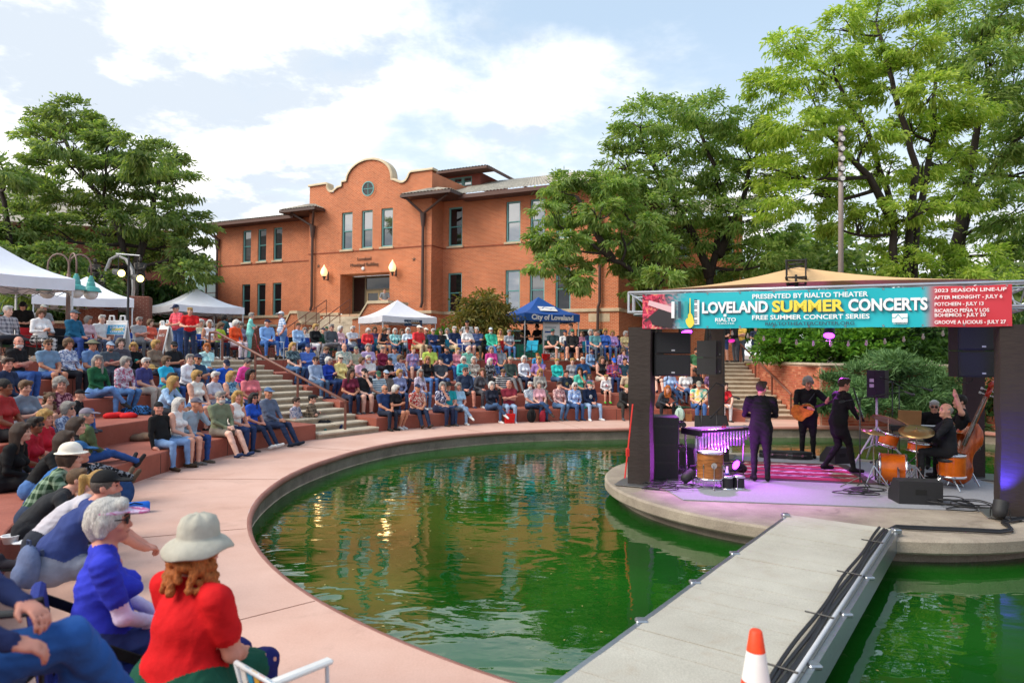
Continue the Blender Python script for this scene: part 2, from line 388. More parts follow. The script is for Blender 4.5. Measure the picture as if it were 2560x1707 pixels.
at = flight_pts((9.0, 24.25, 0), 0, 13, .445, ZT/13, .95)
posts = [at(.2), at(4.2), at(8.2), at(12.2)]; tops = [q[2]+.86 for q in posts]
handrail('brown tubular handrail on the stone staircase by the brick retaining wall', [at(.2, .8), at(.2, .86), at(12.4, .9), at(13.4, .9)], posts)
# ------------------------------------------------------------------ brick retaining wall along the right stair and the pool
M_BRK = [mat('wall_brick_%d' % i, c, .85, .18, 14, .25) for i, c in enumerate(('#b5694c', '#a85a40', '#c07a5c', '#b06048'))]
M_MORT = mat('wall_mortar', '#c9a48e', .95, .15, 20)
M_CAP = pitted('stone_cap', '#a99a86', '#c2b39e', stain=.35, scale=3)
def ret_wall():
    root = thing('retaining_wall', 'long brick retaining wall with a stone cap behind the stage', 'wall')
    pts = [(10.12, 30.2), (10.12, 24.3), (10.05, 22.25)]+[pol(plaza_r(a), a)[:2] for a in (60, 56, 51, 45, 38, 30, 20, 8, -5, -18, -30, -45, -58)]
    h = ZT; core = MB(); cap = MB(); T = .3
    meshes = [None]*4
    for i in range(4):
        q = MB(); q.box(0, .292, 0, .03, 0, .082); me = bpy.data.meshes.new('brick'); me.from_pydata(q.v, [], q.f); me.materials.append(M_BRK[i]); meshes[i] = me
    cnt = 0; restb = MB(); rests = []
    for (x0, y0), (x1, y1) in zip(pts[:-1], pts[1:]):
        d = Vector((x1-x0, y1-y0, 0)); L = d.length; d.normalize(); nrm = Vector((d.y, -d.x, 0))
        if nrm.x*(CX-x0)+nrm.y*(CY-y0) < 0: nrm = -nrm
        M = frame((x0, y0, 0), d, -nrm) if d.cross(-nrm).z > 0 else frame((x1, y1, 0), -d, -nrm)
        core.box(-.01, L+.01, .012, T, -.2, h-.02, 0, M); k = 0
        cap.bbox(-.03, L+.03, -.05, T+.02, h-.02, h+.07, .015, 0, M)
        for c in range(int((h-.03)/.094)):
            z = c*.094+.008; x = -(.152 if c % 2 else 0)
            while x < L-.02:
                a = max(x, 0); w = min(x+.292, L)-a
                if w > .03:
                    mi = random.choice((0, 0, 1, 1, 2, 3)); P = M @ Vector((a, random.uniform(-.005, .004), z))
                    pr = P.x/P.y if P.y > 1 else 9
                    vis = 14 < P.y < 31 and .33 < pr < .49 and P.y < 28 and (z > .2) and i is not None
                    if vis and w > .28 and cnt < 300 and P.y < 25.5:
                        o = obj('brick', meshes[mi], root); o.matrix_local = Matrix.Translation(P) @ M.to_3x3().to_4x4(); cnt += 1
                    else: restb.box(0, w, 0, .03, 0, .082, mi, Matrix.Translation(P) @ M.to_3x3().to_4x4())
                x += .304
    core.build('core', M_MORT, root); cap.build('cap', M_CAP, root)
    o = restb.build('brickwork', M_BRK, root); o['kind'] = 'stuff'
ret_wall()
# ------------------------------------------------------------------ stage island and its footbridge
SX, SY, SRAD = 5.42, 12.15, 3.72
def stage_island():
    root = thing('stage_platform', 'round weathered concrete stage platform standing in the pool', 'stage', (SX, SY, 0))
    b = MB(); b.lathe([(SRAD-.25, -.9), (SRAD-.25, -.2), (SRAD-.02, -.185), (SRAD, -.16), (SRAD, -.03), (SRAD-.03, 0), (0, 0)], 96)
    b.build('slab', M_CONC, root)
    M_CARP = mat('grey_stage_carpet', '#8d8f96', .95, .12, 40, .3)
    b = MB(); b.prism([(-2.75, -1.55), (3.0, -2.35), (3.2, 1.6), (1.0, 3.1), (-1.7, 2.9), (-3.0, .6)], .004, .018); b.build('carpet', M_CARP, root)
stage_island()
M_BOARD = pitted('bridge_deck', '#a5a094', '#b4b0a4', stain=.45, staincol=(.3, .2, .12), scale=1.1, bump=.1, fine=90)
M_ALU = mat('aluminium', '#a9adb2', .35, .1, 30, metal=.9)
M_CABLE = mat('black_cable', (.012, .012, .014), .5, 0)
BR0 = Vector((4.32, 9.02, .02)); BRD = Vector((-.585, -.811, 0)).normalized(); BRX = Vector((-BRD.y, BRD.x, 0))   # BRX to the right seen from the camera
def bridge():
    ang = math.atan2(BRD.y, BRD.x)-math.pi/2
    root = thing('footbridge', 'pale panelled footbridge crossing the green pool to the stage', 'bridge', BR0)
    M3 = frame((0, 0, 0), BRX, BRD)
    if M3[2][2] < 0: pass
    L = 6.9; W2 = .635; y = -.12; i = 0
    def fr(x, yy, z): v = BRX*x+BRD*yy; return (v.x, v.y, z)
    while y < L:
        d = min(1.22, L-y)
        for k in range(4):
            a = y+d*k/4; e = y+d*(k+1)/4; g = .004 if k else .016
            b = MB(); P = [fr(-W2, a+g, 0), fr(W2, a+g, 0), fr(W2, e, 0), fr(-W2, e, 0)]
            b.add([(*q[:2], .0) for q in P]+[(*q[:2], .035-.0015*((k+i) % 3)) for q in P], [(3, 2, 1, 0), (4, 5, 6, 7), (0, 1, 5, 4), (1, 2, 6, 5), (2, 3, 7, 6), (3, 0, 4, 7)][::1]); b.build('plank', M_BOARD, root)
        y += d; i += 1
    for s in (-1, 1):
        b = MB(); x0, x1 = s*(W2+.004), s*(W2+.05)
        P = [fr(x0, -.1, 0), fr(x1, -.1, 0), fr(x1, L, 0), fr(x0, L, 0)]
        b.add([(*q[:2], -.19) for q in P]+[(*q[:2], .03) for q in P], [(0, 1, 2, 3), (4, 5, 6, 7), (0, 1, 5, 4), (1, 2, 6, 5), (2, 3, 7, 6), (3, 0, 4, 7)]); b.build('side_beam', M_ALU, root)
        for yy in (.02, 2.2, 3.4, 4.6):
            q = fr(s*(W2+.03), yy, .05); b = MB(); b.bbox(q[0]-.05, q[0]+.05, q[1]-.05, q[1]+.05, .01, .075 if yy < .1 else .05, .012); b.build('bracket', M_ALU, root)
    b = MB(); b.tube([fr(W2-.02, .15, .062), fr(W2-.02, L-.1, .062)], .017, 10); b.build('conduit', mat('grey_conduit', '#b9bcc0', .4, .05), root, True)
    # cable run tied along the right edge
    for k in range(3):
        pts = [fr(W2-.07-.036*k+.010*math.sin(yy*3.1+k*1.7), yy, .055+.012*k) for yy in np.linspace(.1, L-.1, 40)]
        o = MB(); o.tube(pts, .016 if k else .021, 7); c = o.build('power_cable', M_CABLE, root, True)
    for yy in (.9, 2.35, 3.7, 4.9):
        o = MB(); o.tube([fr(W2-.23 if k == 0 else W2+.0, yy+.02*k, .088) for k in range(2)], .008, 5); o.build('cable_tie', M_CABLE, root)
bridge()
# ================================================================== municipal building (local x along the facade, y into it)
def brick_mat(name, c1, c2, mortar, bw=.215, bh=.075, rough=.85):
    m = bpy.data.materials.new(name); m.use_nodes = True; t = m.node_tree; p = t.nodes['Principled BSDF']; p.inputs['Roughness'].default_value = rough
    sp = N(t, 'ShaderNodeSeparateXYZ', ins={0: N(t, 'ShaderNodeTexCoord').outputs['Object']})
    v = N(t, 'ShaderNodeCombineXYZ', ins={0: mth(t, 'ADD', sp.outputs[0], sp.outputs[1]), 1: sp.outputs[2]}).outputs[0]
    bt = N(t, 'ShaderNodeTexBrick', ins={'Vector': v, 'Color1': (*lin(c1), 1), 'Color2': (*lin(c2), 1), 'Mortar': (*lin(mortar), 1), 'Scale': 1.0, 'Mortar Size': .015, 'Mortar Smooth': .1, 'Bias': .0, 'Brick Width': bw, 'Row Height': bh})
    n1 = N(t, 'ShaderNodeTexNoise', ins={'Vector': v, 'Scale': .55, 'Detail': 5.0, 'Roughness': .65})
    r1 = N(t, 'ShaderNodeMapRange', ins={0: n1.outputs['Fac'], 1: .3, 2: .7, 3: .80, 4: 1.18})
    m2 = N(t, 'ShaderNodeMix', data_type='RGBA', blend_type='MULTIPLY', ins={0: 1.0, 6: bt.outputs[0], 7: r1.outputs[0]})
    n2 = N(t, 'ShaderNodeTexNoise', ins={'Vector': v, 'Scale': 1.9, 'Detail': 6.0, 'Roughness': .7})
    r2 = N(t, 'ShaderNodeMapRange', ins={0: n2.outputs['Fac'], 1: .60, 2: .78, 3: 0., 4: .35})
    m3 = N(t, 'ShaderNodeMix', data_type='RGBA', ins={0: r2.outputs[0], 6: m2.outputs[2], 7: (.55, .33, .25, 1)})
    t.links.new(m3.outputs[2], p.inputs['Base Color'])
    bp = N(t, 'ShaderNodeBump', ins={'Strength': .5, 'Distance': .01, 'Height': mth(t, 'SUBTRACT', 1.0, bt.outputs['Fac'])}); t.links.new(bp.outputs[0], p.inputs['Normal'])
    return m
M_BRICK = brick_mat('orange_brick', '#c5683a', '#ab522b', '#c9906f')
M_BRICKD = brick_mat('dark_brick', '#7a3b2a', '#6a3122', '#8a6152')  # dark red-brown brick of the left hall, low wall, pier and plinths
M_SILL = pitted('sandstone', '#b5a083', '#c8b497', stain=.25, scale=3)
M_COPE = pitted('coping_stone', '#c2b092', '#d3c2a4', stain=.3, scale=2)
M_TEAL = mat('teal_window_paint', '#4f8f8c', .5, .08, 10)
M_TEALL = mat('teal_window_trim', '#6ea5a3', .5, .08, 10)
M_ROOF = mat('grey_clay_tile', '#8a8377', .8, .25, 3, .3, col2='#a39c8e')
M_BROWN = mat('brown_metal', '#4a3630', .5, .1, 8)
M_SOFF = mat('brown_soffit', '#5b4038', .7, .1, 8)
def glass(name, f0, base, rough=.02):
    m = mat(name, base, rough, 0); m.node_tree.nodes['Principled BSDF'].inputs['IOR'].default_value = f0; return m
M_GL = [glass('window_glass_pale', 4.2, (.05, .05, .06)), glass('window_glass_dark', 1.7, (.012, .012, .014)), glass('window_glass_mid', 2.6, (.02, .022, .025))]
P0 = Vector((-8.7, 42.0, ZT)); FA = math.atan2(-.44, .898)
BLD = thing('municipal_building', 'large two-storey orange brick municipal building with curved parapet and tiled roof', 'building', P0, FA)
DZ = (0, 0, -ZT)
def part(name, b, m, parent=None, smooth=False): return b.build(name, m, parent or BLD, smooth, None if parent and parent is not BLD else DZ)
def wall_panel(b, u0, u1, z0, z1, v, ops, depth=.22, mi=0):
    us = sorted({u0, u1, *[o[0] for o in ops], *[o[1] for o in ops]}); zs = sorted({z0, z1, *[o[2] for o in ops], *[o[3] for o in ops]})
    for a, c in zip(us[:-1], us[1:]):
        for d, e in zip(zs[:-1], zs[1:]):
            mu, mz = (a+c)/2, (d+e)/2
            if any(o[0] < mu < o[1] and o[2] < mz < o[3] for o in ops): continue
            b.add([(a, v, d), (c, v, d), (c, v, e), (a, v, e)], [(0, 1, 2, 3)], mi)
    for (a, c, d, e) in ops:
        w = v+depth
        b.add([(a, v, d), (a, w, d), (a, w, e), (a, v, e)], [(0, 1, 2, 3)], mi); b.add([(c, v, d), (c, w, d), (c, w, e), (c, v, e)], [(3, 2, 1, 0)], mi)
        b.add([(a, v, e), (c, v, e), (c, w, e), (a, w, e)], [(3, 2, 1, 0)], mi); b.add([(a, v, d), (c, v, d), (c, w, d), (a, w, d)], [(0, 1, 2, 3)], mi)
def window(a, c, d, e, v, gl=0, sill=True, transom=.5, mull=0):
    v += .10; f = .085; b = MB()
    for (x0, x1, z0, z1) in ((a, a+f, d, e), (c-f, c, d, e), (a+f, c-f, d, d+f), (a+f, c-f, e-f, e)): b.box(x0, x1, v-.02, v+.1, z0, z1)
    o = part('window', b, M_TEALL); m = d+(e-d)*transom
    q = MB(); q.box(a+f, c-f, v+.01, v+.07, m-.028, m+.028)
    for k in range(mull): x = a+(c-a)*(k+1)/(mull+1); q.box(x-.025, x+.025, v+.012, v+.068, d+f, e-f)
    q.build('sash_bar', M_TEAL, o)
    for (z0, z1, y) in ((d+f, m-.028, .065), (m+.028, e-f, .045)):
        q = MB(); q.add([(a+f, v+y, z0), (c-f, v+y, z0), (c-f, v+y+.004, z1), (a+f, v+y+.004, z1)], [(0, 1, 2, 3)]); q.build('pane', M_GL[gl if y < .05 else max(gl, 2) if gl == 0 and a < 3 else gl], o)
    if sill: q = MB(); q.bbox(a-.1, c+.1, v-.19, v+.08, d-.13, d-.003, .012); q.build('sill', M_SILL, o)
PU0, PU1 = -5.05, 4.35; LWV, RWV = 1.0, 1.3; LU0, RU1 = -14.75, 15.35; Z4 = 4.66
wl_l = [(-12.1, -11.3), (-10.65, -9.85), (-9.18, -8.38)]; wl_r = [(4.72, 5.68), (8.6, 9.52), (10.14, 11.05), (11.72, 12.62)]; wl_p = [(-2.37, -1.52), (-.80, .04), (.70, 1.56)]
# walls
b = MB(); DOOR = (-2.44, 1.37, Z4-.05, 7.13)
wall_panel(b, PU0, PU1, Z4, 11.6, 0, [(a, c, 8.68, 11.03) for a, c in wl_p]+[(DOOR[0], DOOR[1], Z4, DOOR[3])], .24)
wall_panel(b, PU0-.06, PU1+.06, ZT-.1, Z4-.12, -.06, [])
b.add([(PU0-.06, -.06, ZT-.1), (PU0-.06, LWV, ZT-.1), (PU0-.06, LWV, Z4-.12), (PU0-.06, -.06, Z4-.12)], [(3, 2, 1, 0)]); b.add([(PU1+.06, -.06, ZT-.1), (PU1+.06, RWV, ZT-.1), (PU1+.06, RWV, Z4-.12), (PU1+.06, -.06, Z4-.12)], [(0, 1, 2, 3)])
b.add([(PU0, 0, Z4), (PU0, 3, Z4), (PU0, 3, 12.9), (PU0, 0, 12.9)], [(3, 2, 1, 0)]); b.add([(PU1, 0, Z4), (PU1, 4, Z4), (PU1, 4, 12.9), (PU1, 0, 12.9)], [(0, 1, 2, 3)])
part('wall', b, M_BRICK)
b = MB()
wall_panel(b, LU0, PU0, Z4, 11.3, LWV, [(a, c, 8.5, 10.75) for a, c in wl_l]+[(a, c, Z4, 6.95) for a, c in wl_l], .24)
wall_panel(b, LU0-.06, PU0-.06, ZT-.1, Z4-.12, LWV-.06, [])
b.add([(LU0, LWV, ZT-.1), (LU0, 14, ZT-.1), (LU0, 14, 11.3), (LU0, LWV, 11.3)], [(3, 2, 1, 0)])
part('wall', b, M_BRICK)
b = MB(); bw = [(8.3, 9.9, 2.35, 3.6), (13.0, 14.6, 2.35, 3.6), (10.9, 12.4, 2.35, 3.6)]
wall_panel(b, PU1, RU1, Z4, 11.5, RWV, [(a, c, 8.66, 11.0) for a, c in wl_r]+[(a, c, Z4, 7.04) for a, c in wl_r], .24)
wall_panel(b, PU1+.06, RU1+.06, ZT-.1, Z4-.12, RWV-.06, bw, .3)
b.add([(RU1, RWV, ZT-.1), (RU1, 14, ZT-.1), (RU1, 14, 11.5), (RU1, RWV, 11.5)], [(0, 1, 2, 3)])
# further wing to the right, behind the trees
wall_panel(b, RU1, 21, ZT-.1, 10.2, 6.5, [(a, a+1, 5.0, 7.2) for a in (17, 19.5)]+[(a, a+1, 8, 9.7) for a in (17, 19.5)])
part('wall', b, M_BRICK)
for a in (17, 19.5):
    window(a, a+1, 5, 7.2, 6.5, 1); window(a, a+1, 8, 9.7, 6.5, 1)
for a, c in wl_l: window(a, c, 8.5, 10.75, LWV, 2 if a < -11.5 else 1); window(a, c, Z4, 6.95, LWV, 1, False)
for i, (a, c) in enumerate(wl_p): window(a, c, 8.68, 11.03, 0, 0)
for i, (a, c) in enumerate(wl_r): window(a, c, 8.66, 11.0, RWV, 0 if i else 1); window(a, c, Z4, 7.04, RWV, (1, 0, 2, 1)[i], False)
for (a, c, d, e) in bw: window(a, c, d, e, RWV-.03, 1, False, .5, 1)
# stone base course, brick string courses
b = MB()
b.bbox(LU0-.1, PU0-.07, LWV-.14, LWV+.02, Z4-.12, Z4+.06, .015); b.bbox(PU0-.13, DOOR[0], -.14, .02, Z4-.12, Z4+.06, .015); b.bbox(DOOR[1], PU1+.13, -.14, .02, Z4-.12, Z4+.06, .015)
b.bbox(PU1+.02, PU1+.14, -.13, RWV+.02, Z4-.121, Z4+.058, .015); b.bbox(PU1+.15, RU1+.1, RWV-.14, RWV+.02, Z4-.12, Z4+.06, .015); b.bbox(RU1-.02, RU1+.12, RWV+.03, 9, Z4-.12, Z4+.06, .015)
part('base_course', b, M_SILL)
b = MB()
b.box(LU0-.03, PU0-.01, LWV-.035, LWV+.02, 8.3, 8.37); b.box(PU0-.035, PU1+.035, -.035, .02, 8.52, 8.59); b.box(PU1-.01, PU1+.035, .03, RWV, 8.521, 8.589); b.box(PU1+.04, RU1+.03, RWV-.035, RWV+.02, 8.5, 8.57)
part('string_course', b, mat('dark_brick_band', '#8f4a32', .85, .2, 5))
# curved parapet and coping
def outline():
    P = [(PU0, 12.95), (-3.66, 12.98)]
    P += [(-3.62, 12.98), (-3.60, 12.75), (-3.50, 12.55), (-3.33, 12.42), (-3.12, 12.40), (-2.92, 12.50), (-2.70, 12.64), (-2.36, 12.70), (-2.34, 12.96), (-1.98, 12.98)]
    for t in np.linspace(172, 8, 19): P.append((-.29+1.68*math.cos(R(t)), 12.96+1.18*math.sin(R(t))))
    P += [(1.40, 12.98), (1.42, 12.72), (1.62, 12.68), (1.90, 12.55), (2.12, 12.46), (2.34, 12.46), (2.56, 12.56), (2.70, 12.75), (2.80, 12.96), (2.90, 13.02), (PU1, 13.02)]
    return P
OL = outline(); n = len(OL); b = MB()
for y0 in (0., .42):
    vs = []; fs = []
    for (u, z) in OL: vs += [(u, y0, 11.6), (u, y0, z)]
    for i in range(n-1): q = (2*i, 2*i+2, 2*i+3, 2*i+1); fs.append(q if y0 == 0 else q[::-1])
    b.add(vs, fs)
part('parapet', b, M_BRICK)
b = MB(); prof = [(-.10, .0), (-.10, .06), (-.06, .14), (.48, .14), (.52, .0)]; rows = []
for i, (u, z) in enumerate(OL):
    a = OL[max(0, i-1)]; c = OL[min(n-1, i+1)]; du, dz = c[0]-a[0], c[1]-a[1]; L = math.hypot(du, dz); nx, nz = -dz/L, du/L
    rows.append([(u+nx*h-(.08 if i == 0 else 0)+(.08 if i == n-1 else 0), v, z+nz*h-.01) for v, h in prof])
b.grid(rows, flip=False); b.add(rows[0], [(0, 1, 2, 3, 4)]); b.add(rows[-1], [(4, 3, 2, 1, 0)])
part('coping', b, M_COPE)
# round window
b = MB(); MR = Matrix.Translation((-.32, 0, 12.36)) @ Matrix.Rotation(R(90), 4, 'X')
b.lathe([(.40, -.01), (.40, .05), (.46, .05), (.46, -.01)], 32, 0, MR, False); o = part('round_window', b, M_TEALL)
b = MB(); b.lathe([(.40, .012), (0, .012)], 32, 0, MR, False); b.build('pane', M_GL[1], o)
b = MB(); b.box(-.72, .08, -.03, -.014, 12.34, 12.38); b.box(-.34, -.30, -.031, -.0145, 11.97, 12.33); b.box(-.34, -.30, -.031, -.0145, 12.39, 12.75); b.build('glazing_bar', M_TEAL, o)
b = MB(); b.lathe([(.47, .0), (.47, .02), (.62, .02), (.62, .0)], 32, 0, MR, False); part('brick_ring', b, M_BRICK)
# roofs: barrel tile rows
def tile_roof(name, A, B, C_, D, pitch=.22, amp=.035):
    # A,B along the eave, D,C up at the ridge
    A, B, C_, D = map(Vector, (A, B, C_, D)); n = max(2, int((B-A).length/pitch)*4); up = (B-A).cross(D-A).normalized()
    if up.z < 0: up = -up
    rows = []
    for s in np.linspace(0, 1, 9):
        row = []
        for i in range(n+1):
            t = i/n; p = (A*(1-t)+B*t)*(1-s)+(D*(1-t)+C_*t)*s
            row.append(p+up*(amp*abs(math.sin(math.pi*2*i/4/1.0*.5))*1.6+.012*((s*8) % 1 < .01)))
        rows.append(row)
    b = MB(); b.grid(rows); return part(name, b, M_ROOF, None, True)
tile_roof('roof', (LU0-1.0, .02, 11.28), (PU0+.1, .02, 11.28), (PU0+.1, 6.5, 13.0), (LU0+5.5, 6.5, 13.0))
tile_roof('roof', (LU0-1.0, 14, 11.28), (LU0-1.0, .02, 11.28), (LU0+5.5, 6.5, 13.0), (LU0+5.5, 8, 13.0))
tile_roof('roof', (PU1-.1, .32, 11.48), (RU1+1.0, .32, 11.48), (RU1-4.2, 6.6, 13.75), (PU1-.1, 6.6, 13.75))
tile_roof('roof', (RU1+1.0, .32, 11.48), (RU1+1.0, 14, 11.48), (RU1-4.2, 8, 13.75), (RU1-4.2, 6.6, 13.75))
tile_roof('roof', (RU1+.5, 5.6, 10.3), (21.6, 5.6, 10.3), (21.6, 10, 12), (RU1+.5, 10, 12))
for q in ((LU0-1.0, PU0-1.4, .0, .05, 11.05, 11.26), (LU0-1.02, LU0-.98, .06, 14, 11.05, 11.26), (LU0-.97, PU0-1.4, .06, LWV, 11.06, 11.1), (PU1+1.6, RU1+1.0, .3, .35, 11.24, 11.46), (RU1+.98, RU1+1.02, .36, 14, 11.24, 11.46), (PU1+1.6, RU1+.97, .36, RWV, 11.25, 11.29), (RU1+.02, RU1+.97, 1.3, 14, 11.25, 11.29)):
    b = MB(); b.box(*q); part('eaves', b, M_SOFF)
def hood(u0, u1, zc, side):
    # corner hood: tiled skirt roof wrapping the pavilion's corner
    pk = PU0 if side < 0 else PU1
    A, B = (u0, -.95, zc), (u1, -.95, zc)
    tile_roof('hood_roof', A, B, (pk+.35, .05, zc+.42), (pk-.35, .05, zc+.42))
    tile_roof('hood_roof', (u0, 1.05, zc), A, (pk-.35, .05, zc+.42), (pk-.35, 1.05, zc+.42)); 
    tile_roof('hood_roof', B, (u1, 1.3, zc), (pk+.35, 1.3, zc+.42), (pk+.35, .05, zc+.42))
    b = MB(); b.box(u0, u1, -.97, -.91, zc-.17, zc-.01); b.box(u0-.02, u0+.03, -.9, 1.2, zc-.17, zc-.01); b.box(u1-.03, u1+.02, -.9, 1.2, zc-.17, zc-.01); b.box(u0+.04, u1-.04, -.9, 1.2, zc-.13, zc-.1); part('hood_fascia', b, M_BROWN)
hood(-6.75, -3.75, 11.38, -1); hood(2.75, 6.2, 11.5, 1)
def leader(u, v, ztop, zbot, br=None):
    b = MB(); b.tube([(u, v, ztop), (u, v, ztop-.75)], [.19, .11], 8); b.tube([(u, v, ztop-.75), (u, v, zbot+.3), (u-.1, v, zbot)], .085, 8)
    for z in (ztop-1.6, ztop-3.2, ztop-4.8): b.tube([(u, v, z), (u, v, z-.06)], .1, 8)
    part('downpipe', b, M_BROWN)
    if br:
        for (x, y, z) in br: q = MB(); q.tube([(u, v, ztop-.02), (x, y, z)], .075, 7); part('pipe_brace', q, M_BROWN)
leader(-4.62, -.16, 10.35, 4.9, [(-6.1, -.6, 11.25), (-4.0, -.75, 11.25)]); leader(3.85, -.16, 10.45, 4.9, [(2.95, -.8, 11.4), (5.8, -.6, 11.35)])
leader(-14.45, LWV-.16, 10.3, 2.3, [(-15.4, .3, 11.05), (-14.45, .2, 11.08)]); leader(14.36, RWV-.16, 10.6, 4.75, [(14.36, .5, 11.28)])
b = MB(); b.tube([(14.3, RWV-.24, 4.74), (14.26, RWV-.24, 2.2)], .085, 8); part('downpipe', b, M_BROWN)
# dormer
b = MB(); wall_panel(b, .9, 4.85, 12.9, 14.05, 5, [(1.3, 4.2, 13.25, 13.88)], .1); b.add([(4.85, 5, 12.9), (4.85, 9, 12.9), (4.85, 9, 14.05), (4.85, 5, 14.05)], [(0, 1, 2, 3)])
part('dormer', b, mat('dormer_siding', '#8a4a40', .8, .1))
for k in range(4): window(1.3+.725*k, 1.3+.725*(k+1), 13.25, 13.88, 4.97, 0, False, .5)
tile_roof('dormer_roof', (.2, 3.9, 14.1), (5.9, 3.9, 14.1), (4.2, 7, 15.0), (.2, 7, 15.0)); tile_roof('dormer_roof', (5.9, 3.9, 14.1), (5.9, 10, 14.1), (4.2, 8, 15.0), (4.2, 7, 15.0))
b = MB(); b.box(.2, 5.9, 3.88, 3.94, 13.95, 14.08); b.box(5.87, 5.93, 3.95, 10, 13.95, 14.08); b.box(.2, 5.86, 3.95, 5, 13.97, 14.0); part('dormer_eave', b, M_SOFF)
# entrance: recess, glazed doors, lettering, lamps, stars
b = MB(); u0, u1, z0, z1 = DOOR; d = 1.25
b.add([(u0, .2, z0), (u0, d, z0), (u0, d, z1), (u0, .2, z1)], [(0, 1, 2, 3)]); b.add([(u1, .2, z0), (u1, d, z0), (u1, d, z1), (u1, .2, z1)], [(3, 2, 1, 0)]); b.add([(u0, .2, z1), (u1, .2, z1), (u1, d, z1), (u0, d, z1)], [(3, 2, 1, 0)]); part('entrance_reveal', b, M_BRICK)
b = MB(); b.box(u0, u1, -.05, d+.3, z0-.15, z0); part('threshold', b, M_SILL)
M_DOORF = mat('olive_door_frame', '#6f6650', .5, .08)
b = MB()
for x in (u0+.04, u0+1.05, u1-.3, u1-.05): b.box(x-.05, x+.05, d-.05, d+.05, z0, z1-.01)
b.box(u0, u1, d-.045, d+.045, z1-.12, z1-.02); b.box(u0+1.1, u1-.35, d-.045, d+.045, z0+1.55, z0+1.65); b.box(u0+.09, u0+1.0, d-.045, d+.045, z0, z0+.25); part('door_frame', b, M_DOORF)
for k in range(2):
    x0 = u0+1.12+k*1.08; x1 = x0+1.04; b = MB()
    for (a, c, e, f) in ((x0, x0+.13, z0, z0+1.55), (x1-.13, x1, z0, z0+1.55), (x0+.13, x1-.13, z0, z0+.2), (x0+.13, x1-.13, z0+1.4, z0+1.55)): b.box(a, c, d-.03, d+.03, e, f)
    o = part('door', b, mat('tan_door', '#9a8c6b', .5, .08)); b = MB(); b.box(x0+.13, x1-.13, d-.005, d+.005, z0+.2, z0+1.4); b.build('pane', M_GL[1], o)
    b = MB(); x = x1-.06 if k == 0 else x0+.06; b.tube([(x, d-.06, z0+.65), (x, d-.06, z0+.95)], .015, 6); b.build('handle', M_ALU, o)
b = MB(); b.box(u0+.09, u0+1.0, d-.004, d+.004, z0+.25, z1-.12); b.box(u0+1.1, u1-.35, d-.004, d+.004, z0+1.65, z1-.12); b.box(u1-.25, u1-.1, d-.004, d+.004, z0, z1-.12); part('pane', b, M_GL[1])
M_LET = mat('bronze_lettering', '#6d4a36', .6, .1)
text_mesh('Loveland', .3, M_LET, parent=BLD, M=frame((-.55, -.03, 8.02-ZT), (1, 0, 0), (0, 0, 1)), extrude=.015)
text_mesh('Municipal Building', .3, M_LET, parent=BLD, M=frame((-.55, -.03, 7.66-ZT), (1, 0, 0), (0, 0, 1)), extrude=.015)
b = MB(); b.lathe([(.11, -.001), (.11, .06), (.09, .09), (0, .1)], 18, 0, Matrix.Translation((-.62, 0, 7.42)) @ Matrix.Rotation(R(90), 4, 'X')); part('alarm_bell', b, mat('white_enamel', (.8, .8, .8), .4, 0))
def star(u, z):
    b = MB(); P = [((.16 if i % 2 == 0 else .07)*math.sin(i*math.pi/5)+u, (.16 if i % 2 == 0 else .07)*math.cos(i*math.pi/5)+z) for i in range(10)]
    vs = [(x, -.012, y) for x, y in P]+[(u, -.05, z)]; b.add(vs, [(i, (i+1) % 10, 10) for i in range(10)]); part('iron_star', b, M_LET)
star(-4.22, 7.75); star(3.14, 7.8)
b = MB(); b.box(13.7, 14.9, RWV-.075, RWV-.05, 4.0, 4.45); part('plaque', b, M_SILL)
M_GLOBE = mat('lit_lamp_glass', '#f3dcb4', .3, 0, emit='#ffd79a', estr=.5)
M_BLK = mat('black_metal', (.015, .015, .016), .45, 0)
def wall_lamp(u, z, label):
    P = P0+Matrix.Rotation(FA, 3, 'Z') @ Vector((u, 0, z-ZT)); root = thing('wall_lamp', label, 'lamp', P, FA, None); y = -.38
    M = Matrix.Translation((0, y, 0)); b = MB(); b.lathe([(.0, .62), (.035, .56), (.05, .5), (.11, .42), (.19, .28), (.225, .12), (.2, .0), (.13, -.12), (.09, -.14)], 20, 0, M); b.build('globe', M_GLOBE, root, True)
    b = MB(); b.lathe([(.12, -.11), (.13, -.15), (.05, -.24), (.06, -.3), (.02, -.38)], 14, 0, M); b.tube([(0, y, -.3), (0, -.12, -.33), (0, -.01, -.25)], .022, 8); b.box(-.05, .05, -.03, -.002, -.35, .2); b.build('bracket', M_BLK, root)
    L = bpy.data.lights.new('lamp', 'POINT'); L.energy = 7; L.color = (1, .62, .25); L.shadow_soft_size = .2; q = obj('lamp_light', L, root, (0, y-.35, .1))
wall_lamp(-3.42, 7.15, 'lit globe wall lamp left of the entrance door'); wall_lamp(1.85, 7.2, 'lit globe wall lamp right of the entrance door')
